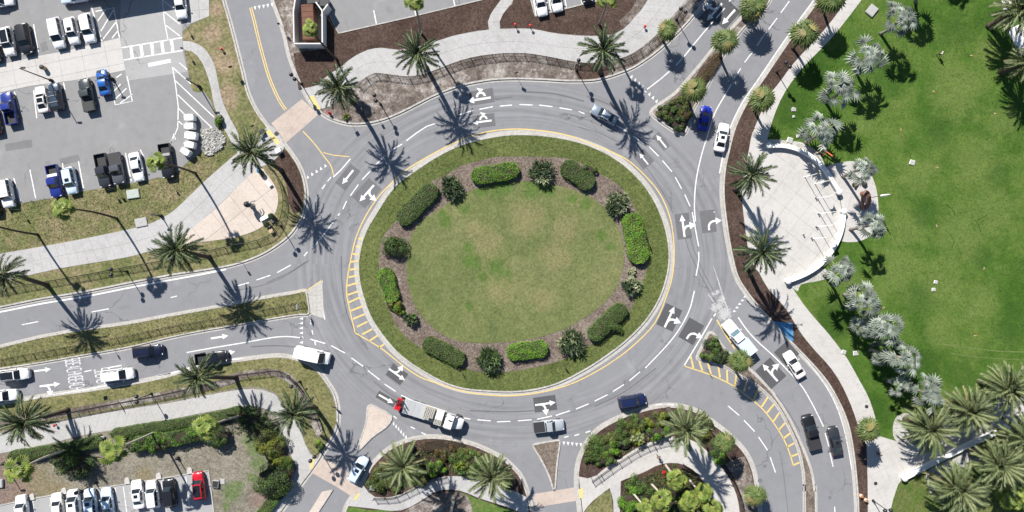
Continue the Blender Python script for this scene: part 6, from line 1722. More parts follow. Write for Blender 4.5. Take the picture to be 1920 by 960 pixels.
car('suv', 1186, 752, 1, -0.17, 'navy blue SUV in the outer lane of the roundabout', 4.7, 1.95, 'navy', GR, opts=('rails',))
car('pickup', 1385, 633, -0.62, -0.78, 'white truck with a pale blue cargo box passing the planter', 6.6, 2.1, 'white', GR, name='box_truck', cat='truck', opts=('boxcover',), glass='glass_blue', zc=1.2)
car('sedan', 1490, 684, -0.52, -0.86, 'white sedan on the dark asphalt patch by the blue tarp', 4.9, 1.9, 'ivory', GR)
car('pickup', 1522, 811, -0.26, -0.97, 'black pickup with a covered bed on the south-east road', 6.0, 2.05, 'black', GR, opts=('cover',))
car('sedan', 1567, 827, -0.2, -0.98, 'dark grey sedan beside the black pickup', 4.85, 1.88, 'charcoal', GR, opts=('sunroof',))
car('sedan', 1322, 221, 0.2, -1, 'royal blue sedan beside the north-east median', 4.2, 1.85, 'royal', GR)
car('sedan', 1354, 257, 0.22, -1, 'white sedan with a dark sunroof beside the east mulch strip', 4.9, 1.9, 'white', GR, opts=('sunroof',))
car('sedan', 1133, 215, -0.88, -0.5, 'blue-grey sedan shaded by a palm at the top of the roundabout', 4.8, 1.88, 'slate', GR)

# ---------------------------------------------------------------- flatbed truck, forklift, its load
ft_a = math.atan2(-38, 118)
ft_p = V(806, 776, 1.2); ft_p.z = 0
e = empty('flatbed_truck', ft_p, ft_a, 'long white flatbed truck carrying steel plates and pallets', 'truck', GR)
mb = MB()
mb.box(2.75, 4.25, -1.15, 1.15, 0.9, 2.75); 
cab = mb.build('cab', PAINT['white'], e)
bm = bmesh.new(); bm.from_mesh(cab.data); bmesh.ops.bevel(bm, geom=bm.edges[:], offset=0.16, segments=2, affect='EDGES'); bm.to_mesh(cab.data); bm.free()
hood_v, hood_f = loft([(4.2, 0.92, 1.85), (4.9, 0.86, 1.78), (5.4, 0.78, 1.68), (5.75, 0.68, 1.5), (5.85, 0.55, 1.2)], 2.3, 0.6)
mb = MB(); mb.add(hood_v, hood_f); o = mb.build('hood', PAINT['white'], e); smooth_by_angle(o.data)
glass_quad('windscreen', [(4.62, -0.95, 1.86), (4.62, 0.95, 1.86), (4.2, 0.98, 2.62), (4.2, -0.98, 2.62)], e, M['glass_blue'], 0.02, Vector((1, 0, 1)))
for s in (-1, 1):
    glass_quad('side_window', [(3.4, s * 1.16, 1.85), (4.15, s * 1.16, 1.85), (4.05, s * 1.13, 2.5), (3.4, s * 1.13, 2.5)], e, M['glass'], 0.014, Vector((0, s, 0)))
    mb = MB(); mb.box(4.3, 4.45, *sorted((s * 1.2, s * 1.48)), 1.7, 2.3); mb.build('mirror', M['dark_plain'], e)
    mb = MB(); mb.box(5.55, 5.75, *sorted((s * 0.55, s * 0.9)), 1.0, 1.25); mb.build('headlight', M['lamp_lens'], e)
    mb = MB(); mb.tube([(2.65, s * 0.95, 1.0), (2.65, s * 0.95, 3.0)], 0.07, 8); mb.build('exhaust_stack', M['grey_metal'], e)
mb = MB(); mb.box(3.3, 3.95, 0.25, 0.42, 2.76, 2.86); mb.build('roof_horn', M['dark_plain'], e)
mb = MB()
mb.box(-4.6, 2.55, -1.25, 1.25, 1.02, 1.2); mb.box(-4.5, 4.9, -0.45, 0.45, 0.6, 1.0)
mb.build('bed_frame', M['white_plain'], e)
k = 0
for i in range(8):
    x0 = -4.55 + i * 0.885
    mb = MB(); mb.box(x0, x0 + 0.865, -1.22, 1.22, 1.202, 1.225 + 0.004 * (i % 2)); mb.build('deck_plate', M['steel'], e)
mb = MB(); mb.box(2.42, 2.52, -1.2, 1.2, 1.21, 2.3); mb.build('headboard', M['dark_plain'], e)
wheels(e, (4.75,), 1.05, 0.5, 1.3); wheels(e, (-2.9, -1.6), 1.02, 0.5, 1.6)
def on_truck(name, label, cat, x, y, z, parts):
    c = Vector((ft_p.x + x * math.cos(ft_a) - y * math.sin(ft_a), ft_p.y + x * math.sin(ft_a) + y * math.cos(ft_a), z))
    t = empty(name, c, ft_a, label, cat, 'load on the flatbed truck')
    for pn, mbx, mt in parts: 
        ob = mbx.build(pn, M[mt], t)
        if pn == 'blocks': ob['kind'] = 'stuff'
    return t
def block_load(nx, ny, lx, ly, h, gap=None):
    mbp = MB(); mbp.box(-lx / 2, lx / 2, -ly / 2, ly / 2, 0, 0.12)
    mbb = MB()
    for i in range(nx):
        for j in range(ny):
            if gap and gap(i, j): continue
            x0 = -lx / 2 + lx * i / nx; y0 = -ly / 2 + ly * j / ny
            z = h + random.uniform(-.03, .03)
            mbb.box(x0 + 0.035, x0 + lx / nx - 0.035, y0 + 0.035, y0 + ly / ny - 0.035, 0.125, z)
    return [('pallet_base', mbp, 'wood'), ('blocks', mbb, 'block_stone')]
M['block_stone'] = plain_mat('concrete block', (0.42, 0.41, 0.37), 0.9, var=0.3, scale=3)
on_truck('block_pallet', 'large pallet of small tan blocks in the middle of the flatbed', 'pallet', -0.15, 0.15, 1.24, block_load(6, 9, 1.75, 2.0, 1.05, lambda i, j: i >= 4 and j <= 1))
on_truck('block_pallet', 'small pallet of tan blocks behind the truck cab', 'pallet', 1.7, -0.72, 1.24, block_load(5, 4, 1.3, 0.95, 1.05))
mbq = MB(); mbq.box(-0.62, -0.02, -0.65, 0.65, 0.1, 1.15); mbq2 = MB(); mbq2.box(0.0, 0.6, -0.65, 0.65, 0.1, 1.12); mbq3 = MB(); mbq3.box(-0.65, 0.65, -0.68, 0.68, 0, 0.098)
on_truck('wrapped_pallet', 'white wrapped pallet beside the small block pallet', 'pallet', 1.68, 0.45, 1.24, [('bale', mbq, 'white_plain'), ('bale', mbq2, 'white_plain'), ('pallet_base', mbq3, 'wood')])
mbq = MB(); mbq.tube([(-1.2, -0.9, 0.06), (0.6, 0.7, 0.06)], 0.05, 6); mbq2 = MB(); mbq2.box(-0.3, 0.2, 0.3, 1.0, 0, 0.1)
# forklift hanging on the back of the truck
fl_x = -5.35
mb1 = MB(); mb1.box(-0.55, 0.45, -0.95, -0.25, 0.1, 0.95); mb1.box(-0.45, 0.35, 0.72, 0.98, 0.15, 0.8)
mb2 = MB(); mb2.box(-0.5, 0.35, -0.24, 0.70, 0.2, 0.75); mb2.box(-0.45, -0.30, -0.2, 0.65, 0.75, 1.25)
mb3 = MB()
for s in (-0.3, 0.3): mb3.box(0.55, 0.68, s + 0.2 - 0.06, s + 0.2 + 0.06, -0.3, 1.9)
mb3.box(0.55, 0.68, -0.2, 0.6, 0.5, 0.6)
mb4 = MB()
for y in (-0.2, 0.6): 
    mb4.tube([(-0.4, y, 0.7), (-0.35, y, 1.75), (0.35, y, 1.75), (0.45, y, 0.7)], 0.035, 6)
for xx in (-0.2, 0.0, 0.2): mb4.tube([(xx, -0.2, 1.75), (xx, 0.6, 1.75)], 0.03, 6)
mb5 = MB(); mb5.box(-0.2, 0.15, 0.05, 0.5, 0.76, 0.9); mb5.box(-0.28, -0.2, 0.05, 0.5, 0.9, 1.3)
f = on_truck('forklift', 'red forklift hung on the back of the flatbed truck', 'forklift', fl_x, 0.0, 0.75, [('body', mb1, 'red_paint'), ('chassis', mb2, 'dark_plain'), ('mast', mb3, 'dark_plain'), ('roll_cage', mb4, 'red_paint'), ('seat', mb5, 'dark_plain')])
for x, y in ((0.35, -1.05), (0.35, 1.05), (-0.45, 0.1)):
    w = link(bpy.data.objects.new('wheel', TYRE), f); w.location = (x, y, 0.1); w.scale = (1.05, 1.2, 1.05)

# trailer truck at the top edge of the lot
tr_a = math.atan2(0.17, 1) 
tp = W(252, -26, 0.14)
e = empty('box_trailer', tp, tr_a, 'long white box trailer beyond the top edge, throwing a big shadow over the lot', 'trailer')
mb = MB(); mb.box(-6.6, 6.6, -1.3, 1.3, 0.95, 3.75); mb.build('box', PAINT['white'], e)
mb = MB(); mb.box(-6.5, 6.5, -1.0, 1.0, 0.6, 0.947); mb.build('chassis', M['dark_plain'], e)
for i in range(12):
    mb = MB(); x = -6.3 + i * 1.13; mb.box(x, x + 0.06, -1.3, 1.3, 3.752, 3.775); mb.build('roof_rib', PAINT['ivory'], e)
wheels(e, (-4.0, -2.8, 4.2), 1.1, 0.48, 1.4)
car('pickup', 147, -9, -1, 0.17, 'white and grey tow truck cut by the top edge, in front of the trailer', 6.0, 2.2, 'ice', GP1, name='tow_truck', cat='truck', opts=('L', 'toolbox'))
M['clay'] = plain_mat('dull orange clay', (0.34, 0.15, 0.06), 0.8)
# ================================================================== STREET FURNITURE
Z0 = 0.14
def lamp(base, label, heads=2, h=4.7, ang=None, group='black globe street lamps'):
    b = W(base[0], base[1], 0.13)
    e = empty('street_lamp', b, ang if ang is not None else random.uniform(0, 3), label, 'street lamp', group)
    mb = MB(); mb.lathe([(0.24, 0), (0.24, 0.12), (0.14, 0.3), (0.12, 0.7), (0.075, 0.8), (0.06, h - 0.5), (0.08, h - 0.45), (0.03, h - 0.35)], 10); mb.build('pole', M['black_metal'], e, True)
    if heads == 2:
        mb = MB(); mb.tube([(-0.46, 0, h - 0.45), (-0.25, 0, h - 0.62), (0, 0, h - 0.55), (0.25, 0, h - 0.62), (0.46, 0, h - 0.45)], 0.035, 6); mb.build('arm', M['black_metal'], e)
        xs = (-0.46, 0.46)
    else: xs = (0,)
    for x in xs:
        mb = MB(); mb.ball((x, 0, h - 0.12), 0.34, 12, 8); g_ = mb.build('globe', M['globe'], e, True)
        mb = MB(); mb.lathe([(0.12, h - 0.5), (0.16, h - 0.42), (0.10, h - 0.36)], 8, (x, 0)); mb.build('collar', M['black_metal'], e)
    return e
for b, lb, n, an in (((566, 158), 'double-globe lamp by the road corner below the compactor enclosure', 2, -0.9), ((714, 196), 'double-globe lamp on the north bed beside the curved railing', 2, -1.3), ((1081, 133), 'double-globe lamp where the north railing bends', 2, -1.4),
                     ((1268, 38), 'double-globe lamp on the railing verge of the north-east road', 2, -0.6), ((1456, 136), 'double-globe lamp on the east mulch strip', 2, -0.8), ((239, 509), 'double-globe lamp on the railing above the westbound road', 2, -1.5),
                     ((285, 738), 'double-globe lamp on the railing below the eastbound road', 2, -1.5), ((563, 715), 'dark lamp at the bend of the south-west railing', 1, 0), ((601, 845), 'double-globe lamp by the yellow pad at the south-west crossing', 2, 0.8),
                     ((528, 424), 'double-globe lamp at the end of the pink plaza', 2, 0.9), ((181, 905), 'double-globe lamp among the white cars in the lower lot', 2, 0.2), ((1636, 938), 'double-globe lamp at the bottom edge of the forecourt', 2, 0.1)):
    lamp(b, lb, n, ang=an)

def mast(base, h, label, head=True, arm=(1.6, 0)):
    b = W(base[0], base[1], 0.14)
    e = empty('light_mast', b, 0, label, 'light pole', 'tall poles of the parking lot')
    mb = MB(); mb.lathe([(0.28, 0), (0.28, 0.5), (0.11, 0.52), (0.07, h)], 10); mb.build('pole', M['grey_metal' if False else 'black_metal'], e, True)
    if head:
        mb = MB(); mb.tube([(0, 0, h - 0.2), (arm[0], arm[1], h)], 0.04, 6); mb.build('arm', M['black_metal'], e)
        mb = MB(); mb.box(arm[0] - 0.15, arm[0] + 0.55, arm[1] - 0.16, arm[1] + 0.16, h - 0.06, h + 0.06); mb.build('lamp_head', M['dark_plain'], e)
    return e
mast((99, 152), 7.6, 'tall dark pole between the two middle parking rows', arm=(0.3, 0.1))
mast((375, 163), 4.8, 'dark pole on the small grass island of the lot', arm=(0.2, 0.1))
mast((213, 149), 3.6, 'lamp pole beside the bright blue sedan', arm=(-0.4, 0.3))
mast((304, 405), 2.6, 'short dark pole at the grass edge of the north-west pavement', arm=(-0.3, 0.1))
mast((10, 868), 5.0, 'dark pole at the left edge in the south-west bed', arm=(0.2, 0.1))
mast((335, 858), 2.2, 'thin post behind the lower lot kerb', False)

def sign(base, label, h=2.3, w=0.6, hh=0.75, ang=0.0, mat='dark_plain', back='grey_metal', group='road signs on posts', diamond=False):
    b = W(base[0], base[1], 0.13)
    e = empty('road_sign', b, ang, label, 'road sign', group)
    mb = MB(); mb.tube([(0, 0, 0), (0, 0, h)], 0.032, 6); mb.build('post', M['grey_metal'], e)
    mb = MB()
    if diamond:
        c = h - hh / 2; vs = [(0.035, 0, c - hh * .7), (0.035, w * .7, c), (0.035, 0, c + hh * .7), (0.035, -w * .7, c)]
        mb.add(vs + [(0.06, v[1], v[2]) for v in vs], [(0, 1, 2, 3), (7, 6, 5, 4), (0, 4, 5, 1), (1, 5, 6, 2), (2, 6, 7, 3), (3, 7, 4, 0)])
    else: mb.box(0.035, 0.06, -w / 2, w / 2, h - hh, h)
    mb.build('sign_panel', M[mat], e)
    return e
for b, lb, kw in (((1213, 456), 'dark square sign behind the tall bright hedge on the island', dict(ang=0.2, h=1.5, w=0.9)), ((1055, 680), 'small sign on the island grass below the large spiky shrub', dict(ang=-2.2, h=1.9)), ((862, 690), 'small sign on the island grass below the lower left hedge', dict(ang=-2.4, h=1.9)),
                  ((567, 573), 'white-faced sign near the point of the western median', dict(ang=0, h=3.3, w=0.9, hh=0.9, mat='white_plain')), ((968, 143), 'diamond sign on the north bed above the roundabout', dict(ang=-1.5, h=2.6, diamond=True)), ((657, 228), 'square sign at the kerb of the north-west bed', dict(ang=-1.0, h=2.4)),
                  ((706, 216), 'narrow sign by the north-west bed lamp', dict(ang=-1.0, h=2.3, w=0.4)), ((42, 394), 'parking sign on the verge below the white boxy SUV', dict(ang=1.5, h=2.5, w=0.4)), ((213, 357), 'left parking sign below the charcoal pickup', dict(ang=1.5, h=2.4, w=0.45)), ((222, 355), 'right parking sign below the grey pickup', dict(ang=1.5, h=2.4, w=0.55)),
                  ((324, 345), 'parking sign below the black pickup under the palm', dict(ang=1.3, h=2.2, w=0.4)), ((442, 132), 'sign on the brown verge beside the north-west road', dict(ang=-1.2, h=2.6)), ((348, 47), 'sign at the head of the curved path', dict(ang=-1.2, h=2.6, w=0.35)), ((352, 97), 'sign on the small grass island near the curved path', dict(ang=-1.2, h=2.4, w=0.35)),
                  ((530, 52), 'sign at the kerb beside the compactor enclosure', dict(ang=-1.2, h=2.4, w=0.4)), ((216, 740), 'wide dark sign on the railing verge below the long white SUV', dict(ang=0.3, h=3.2, w=0.7, hh=1.0)), ((582, 725), 'sign at the bend of the south-west kerb', dict(ang=0.5, h=2.5, w=0.4)), ((630, 762), 'dark sign box at the kerb right of the bent railing', dict(ang=1.2, h=1.3, w=0.6)),
                  ((1324, 690), 'small sign in the triangular planter', dict(ang=0.6, h=1.8, w=0.4, mat='white_plain')), ((1097, 876), 'left thin sign at the corner of the south-east pavement', dict(ang=0.5, h=2.4, w=0.35)), ((1114, 880), 'right thin sign at the corner of the south-east pavement', dict(ang=0.5, h=2.7, w=0.35)), ((1207, 803), 'tall thin sign above the pale split-leaf plant', dict(ang=0.2, h=4.2, w=0.5)),
                  ((561, 344), 'sign on the brown strip at the tip of the pink plaza', dict(ang=0.6, h=2.4, w=0.35)), ((455, 492), 'sign at the kerb of the westbound road', dict(ang=1.5, h=2.3, w=0.4)), ((210, 648), 'thin sign on the western median near the navy SUV', dict(ang=1.5, h=2.4, w=0.3)), ((482, 240), 'sign near the yellow pad at the north-west crossing', dict(ang=-1.1, h=2.4, w=0.6))):
    sign(b, lb, **kw)

def railing(path, label, h=1.15, z0=0.13, step=20, picket=1.6, mid=True, base_wall=False):
    pts = sm(path, False, 5)
    L = plen(pts); n = max(2, int(round(L / step)))
    P = [Vector((((p[0] - 960) * S), (480 - p[1]) * S, 0)) for p in resample(pts, n * 4 + 1)]
    c = P[len(P) // 2].copy(); c.z = z0
    e = empty('railing', c, 0, label, 'railing', 'black metal railings')
    Q = [Vector((p.x - c.x, p.y - c.y, 0)) for p in P]
    for zz, nm in ((h, 'top_rail'), (0.18, 'bottom_rail'), (h - 0.16, 'middle_rail')):
        mb = MB(); mb.tube([q + Vector((0, 0, zz)) for q in Q], 0.035 if zz == h else 0.025, 5); mb.build(nm, M['black_metal'], e)
    post = MB(); post.box(-0.04, 0.04, -0.04, 0.04, -0.02, h + 0.06); post.box(-0.055, 0.055, -0.055, 0.055, h + 0.06, h + 0.1)
    pd = post.data('post', M['black_metal'])
    for q in Q[::4]:
        o = link(bpy.data.objects.new('post', pd), e); o.location = q
    mb = MB(); m = int(L / picket)
    for p in resample(pts, m):
        x, y = (p[0] - 960) * S - c.x, (480 - p[1]) * S - c.y
        mb.box(x - 0.011, x + 0.011, y - 0.011, y + 0.011, 0.18, h - 0.16)
    o = mb.build('pickets', M['black_metal'], e); o['kind'] = 'stuff'
    return e
railing([(675, 163), (690, 148), (706, 141), (730, 143), (765, 147), (795, 143), (820, 134), (860, 119), (895, 110), (935, 105), (960, 104), (992, 105), (1035, 112), (1070, 119), (1110, 122), (1160, 114), (1187, 104), (1212, 87), (1238, 65), (1263, 36), (1288, 7), (1310, -22)], 'long curving black railing along the north pavement')
railing([(-15, 546), (45, 536), (85, 529), (160, 516), (235, 502), (320, 487), (350, 481), (405, 468), (440, 460), (480, 452), (510, 440), (527, 417), (535, 382), (530, 350), (516, 322), (500, 306)], 'black railing round the pink plaza and along the westbound road')
railing([(-15, 677), (0, 674), (80, 659), (160, 644), (240, 629), (320, 612), (420, 595), (495, 580), (570, 566)], 'straight black railing along the western median')
railing([(85, 783), (140, 771), (200, 759), (260, 748), (320, 736), (380, 722), (440, 704), (460, 701), (500, 696), (520, 694), (540, 702), (560, 721), (580, 750), (594, 775), (605, 805)], 'black railing along the south-west pavement, hooked at its end')
railing([(702, 933), (740, 931), (770, 918), (805, 901), (838, 893)], 'black railing on the pavement below the shrub bed of the truck')
railing([(1110, 901), (1155, 869), (1197, 843), (1235, 828), (1272, 822)], 'black railing beside the curved south-east pavement')
railing([(1352, 872), (1374, 900), (1387, 932), (1391, 965), (1392, 985)], 'dark railing on the right of the south-east pavement')

# white arc walls of the round plaza
def low_wall(path, w, h, label, ends=(), name='low_wall', z0=0.14):
    pts = sm(path, False, 6)
    pts = resample(pts, max(8, int(plen(pts) / 6)))
    c = W(*pts[len(pts) // 2], z0)
    e = empty(name, c, 0, label, 'wall', None)
    vs, fs = ribbon(pts, w, h, h=h)
    vs = [(v[0] - c.x, v[1] - c.y, v[2]) for v in vs]
    mesh_obj('wall', vs, fs, M['white_wall'], e)
    vs, fs = ribbon(pts, w + 1.6, h + 0.08, h=0.077)
    vs = [(v[0] - c.x, v[1] - c.y, v[2]) for v in vs]
    mesh_obj('coping', vs, fs, M['white_plain'], e)
    for p in ends:
        q = W(*p) - Vector((c.x, c.y, 0))
        mb = MB(); mb.lathe([(0.42, 0), (0.42, h + 0.05), (0.5, h + 0.09), (0.5, h + 0.2), (0.3, h + 0.32), (0.03, h + 0.36)], 16, (q.x, q.y)); mb.build('pillar', M['white_wall'], e)
    return e
low_wall([(1440, 275), (1465, 275), (1490, 281), (1512, 291), (1530, 305), (1545, 322), (1557, 341), (1568, 359)], 5.5, 0.75, 'upper white curved wall of the round plaza, with round end pillars', [(1439, 274), (1569, 361)])
low_wall([(1578, 399), (1575, 425), (1567, 450), (1554, 473), (1535, 495), (1512, 511), (1490, 521), (1476, 526)], 5.5, 0.75, 'lower white curved wall of the round plaza, with a pillar at each end', [(1578, 397), (1474, 527)])
low_wall([(1694, 892), (1740, 868), (1800, 838), (1860, 809), (1925, 778), (1985, 748)], 7, 0.7, 'long straight white wall beside the promenade', [(1691, 894)])

# flagpoles round the plaza
for i, (b, lb, fl, hh) in enumerate((((1508, 332), 'white flagpole nearest the middle of the upper arc wall', 0, 4.6), ((1527, 345), 'white flagpole flying a red and white flag', 1, 5.5), ((1532, 372), 'white flagpole at the gap between the arc walls', 0, 5.8), ((1536, 401), 'white flagpole at the top of the lower arc wall', 0, 5.8), ((1532, 425), 'white flagpole second along the lower arc wall', 2, 5.5), ((1524, 447), 'white flagpole third along the lower arc wall', 0, 5.0))):
    p = W(b[0], b[1], 0.15)
    e = empty('flagpole', p, 0.3, lb, 'flagpole', 'flagpoles round the plaza')
    mb = MB(); mb.lathe([(0.16, 0), (0.16, 0.06), (0.06, 0.08), (0.035, hh)], 8); mb.build('pole', M['white_plain'], e, True)
    mb = MB(); mb.ball((0, 0, hh + 0.06), 0.08, 8, 6); mb.build('finial', M['yellow'], e)
    if fl:
        r = random.Random(i); vs, fs, mi = [], [], []
        nx, ny = 8, 6
        for a in range(nx + 1):
            for q in range(ny + 1):
                u = a / nx; v = q / ny
                vs.append((0.05 + u * 0.9, 0.18 * math.sin(u * 6 + v * 1.5) * u, hh - 0.1 - v * 0.8 - 0.35 * u * u))
        for a in range(nx):
            for q in range(ny):
                fs.append((a * (ny + 1) + q, (a + 1) * (ny + 1) + q, (a + 1) * (ny + 1) + q + 1, a * (ny + 1) + q + 1)); mi.append(q % 2 if fl == 1 else 1)
        mesh_obj('flag', vs, fs, None, e, True, [M['red_paint'], M['white_plain']], mi)
for i, b in enumerate(((1530, 371), (1535, 401), (1531, 425), (1522, 446), (1507, 440))):
    p = W(b[0] - 2, b[1], 0.15)
    mb = MB(); mb.lathe([(0.10, 0), (0.10, 0.5), (0.12, 0.52), (0.08, 0.6), (0.02, 0.62)], 10, (0, 0))
    o = mb.build('bollard', M['grey_metal']); o.location = p
    tag(o, ['small bollard by the gap between the arc walls', 'small bollard by the top of the lower arc wall', 'small bollard second down beside the lower arc wall', 'small bollard third down beside the lower arc wall', 'small bollard out on the open plaza'][i], 'bollard', 'bollards on the round plaza')

# bronze ring sculpture and the tilted pole
p = W(1616, 376, 0.16)
e = empty('ring_sculpture', p, 0, 'brown ring-shaped sculpture on the small round pad', 'sculpture')
vs, fs = [], []
nu, nv = 22, 8
for i in range(nu):
    a = 2 * math.pi * i / nu
    cx_, cy_ = 0.52 * math.cos(a), 1.35 * math.sin(a)
    rr_ = 0.30 + 0.10 * math.cos(a)
    for j in range(nv):
        b_ = 2 * math.pi * j / nv
        vs.append((cx_ + rr_ * math.cos(b_) * math.cos(a), cy_ + rr_ * math.cos(b_) * math.sin(a), 0.95 + 0.45 * math.sin(a * 1) * 0.3 + rr_ * 1.4 * math.sin(b_)))
for i in range(nu):
    for j in range(nv):
        fs.append((i * nv + j, ((i + 1) % nu) * nv + j, ((i + 1) % nu) * nv + (j + 1) % nv, i * nv + (j + 1) % nv))
mesh_obj('ring', vs, fs, M['bronze'], e, True)
mb = MB(); mb.lathe([(0.45, 0), (0.40, 0.5), (0.30, 0.6)], 12, (0, 1.1)); mb.lathe([(0.45, 0), (0.40, 0.5), (0.30, 0.6)], 12, (0, -1.1)); mb.build('pedestal', M['bronze'], e)
p = W(1629, 371, 0.16)
e = empty('furled_parasol', p, 0, 'tall furled parasol right of the brown ring sculpture', 'parasol')
mb = MB(); mb.tube([(0, 0, 0), (0, 0, 6.6)], 0.05, 8); mb.build('pole', M['bronze'], e)
mb = MB(); mb.lathe([(0.06, 3.6), (0.22, 3.8), (0.16, 5.2), (0.05, 6.5)], 9); mb.build('canopy', M['white_plain'], e)
for i, (b, lb) in enumerate((((1611, 338), 'left dark boulder under the silver palm of the small pad'), ((1619, 346), 'right dark boulder under the silver palm of the small pad'))):
    mb = MB(); mb.lathe([(0.3, 0), (0.42, 0.2), (0.36, 0.45), (0.15, 0.6), (0.02, 0.63)], 8)
    o = mb.build('boulder', M['dark_plain']); o.location = W(b[0], b[1], 0.15)
    for v in o.data.vertices: v.co.x *= random.uniform(0.8, 1.2); v.co.y *= random.uniform(0.8, 1.2)
    tag(o, lb, 'boulder')
spiky(1601, 347, 8, 0.5, 'small grey spiky plant on the small round pad', ['pale_leaf', 'twig'], 60)

# orange barricade on the lawn
p = W(1544, 286, 0.13)
e = empty('barricade', p, -0.62, 'orange and yellow wooden barricade lying by the upper arc wall', 'barricade')
mb = MB(); mb.box(-1.3, 1.3, -0.09, 0.09, 0.75, 0.95); mb.build('rail', M['orange'], e)
for x in (-0.8, 0.2):
    mb = MB(); mb.tube([(x, -0.6, 0), (x, 0, 0.95), (x, 0.6, 0)], 0.06, 5); mb.build('leg', M['yellow'], e)
mb = MB(); mb.box(-0.6, 0.1, -0.55, -0.45, 0.1, 0.7); mb.build('sign_panel', M['rust'], e)

# boxes, pads, tables, drums
def box_thing(name, p, size, label, cat, mat, ang=0.0, group=None, z=0.13, extra=None):
    q = W(p[0], p[1], z)
    e = empty(name, q, ang, label, cat, group)
    x, y, h = size
    mb = MB(); mb.box(-x / 2, x / 2, -y / 2, y / 2, 0, h); o = mb.build('body', M[mat], e)
    bm = bmesh.new(); bm.from_mesh(o.data); bmesh.ops.bevel(bm, geom=bm.edges[:], offset=min(0.05, h * 0.2), segments=2, affect='EDGES'); bm.to_mesh(o.data); bm.free()
    mb = MB(); mb.box(-x * .42, x * .42, -y * .42, y * .42, h + 0.001, h + 0.02); mb.box(-x * .1, x * .1, -0.03, 0.03, h + 0.02, h + 0.04); mb.build('lid', M[extra or mat], e)
    return e
box_thing('utility_pad', (251, 364), (2.1, 1.5, 0.25), 'pale green utility pad on the verge below the white sedan', 'utility box', 'pale_green', 0.15)
box_thing('utility_pad', (266, 417), (2.0, 1.5, 0.18), 'grey concrete pad beside the north-west pavement', 'utility box', 'grey_plain', 0.2)
box_thing('utility_pad', (1633, 21), (1.8, 1.5, 0.3), 'grey pad under the shade at the top of the lawn', 'utility box', 'grey_plain', 0.9)
box_thing('valve_box', (1487, 206), (0.8, 0.6, 0.12), 'grey valve box in the palm shade at the lawn edge', 'utility box', 'grey_plain', 0)
box_thing('valve_box', (1487, 178 + 27), (0.1, 0.1, 0.05), 'tiny peg beside the grey valve box', 'peg', 'white_plain', 0)
for b, lb in (((1488, 205 - 0), None),):
    pass
for b, sz, lb in (((1709, 305), 0.85, 'white square cover in the middle of the lawn'), ((1753, 529), 0.6, 'upper of two small white square covers on the lawn'), ((1749, 543), 0.6, 'lower of two small white square covers on the lawn'), ((1480, 263), 0.9, 'pale square block by the upper arc wall'), ((1495, 256), 0.5, 'small white block above the pale square one'), ((1603, 662), 0.8, 'white cover where the lawn meets the east pavement'), ((1581, 660), 0.7, 'pale cover at the edge of the east pavement'), ((1487, 205 + 14), 0.4, 'white stake cap at the lawn edge, lower'), ((1487, 208 - 4), 0.4, 'white stake cap at the lawn edge, upper')):
    box_thing('lawn_cover', b, (sz, sz * 0.95, 0.16), lb, 'utility cover', 'white_plain', random.uniform(-.4, .6), 'pale covers on the lawn', extra='grey_plain')
box_thing('drain_box', (406, 906), (1.1, 1.3, 0.45), 'pale framed drain box with a dark grate beside the red car', 'drain', 'grey_plain', -0.1, extra='dark_plain')
box_thing('concrete_pad', (418, 902), (0.8, 0.9, 0.1), 'small pale pad right of the drain box', 'utility box', 'grey_plain', 0)
box_thing('cabinet', (525, 284), (0.9, 0.75, 0.9), 'white cabinet at the tip of the brown strip', 'cabinet', 'white_plain', 0.5)
box_thing('cabinet', (494, 248), (0.75, 0.75, 0.7), 'dark cabinet by the north-west yellow pad', 'cabinet', 'dark_plain', 0.4)
box_thing('cabinet', (511, 434), (0.7, 0.8, 0.6), 'cream box outside the railing of the pink plaza', 'cabinet', 'wood', 0.6)
box_thing('cabinet', (699, 914), (0.9, 0.7, 0.4), 'white box at the left corner of the shrub bed', 'cabinet', 'white_plain', -0.2)
box_thing('bench', (497, 409), (1.5, 0.7, 0.45), 'white bench at the edge of the pink plaza', 'bench', 'white_plain', 0.5)
box_thing('bench', (506, 345), (1.1, 0.6, 0.45), 'white and grey bench beside the railing of the pink plaza', 'bench', 'white_plain', -0.9)
box_thing('picnic_table', (1797, 866), (1.4, 1.1, 0.75), 'grey table among the date palms below the white wall', 'table', 'grey_plain', -0.4)
box_thing('sand_box', (2, 905), (1.2, 1.4, 0.4), 'pale box at the left edge of the south-west bed', 'box', 'grey_plain', 0)
box_thing('white_pad', (1914, 75), (3.0, 5.0, 0.3), 'blue-white pad under the corner date palms', 'pad', 'white_wall', 0.45)
box_thing('white_pad', (1890, 5), (2.4, 2.4, 0.3), 'blue-white block at the top edge beside the corner date palm', 'pad', 'white_wall', 0.2)
for b, lb in (((195, 766 + 54 + 0), 'white bin with a dark lid in the gap of the clipped hedges'), ((86, 129), 'brown bin on the pale strip of the lot')):
    q = W(b[0], b[1], 0.15)
    e = empty('litter_bin', q, 0, lb, 'bin', 'litter bins')
    mb = MB(); mb.lathe([(0.32, 0), (0.38, 0.85), (0.36, 0.9)], 12); mb.build('body', M['white_plain' if b[0] == 195 else 'wood'], e)
    mb = MB(); mb.lathe([(0.40, 0.9), (0.36, 1.02), (0.12, 1.12), (0.02, 1.13)], 12); mb.build('lid', M['dark_plain'], e)
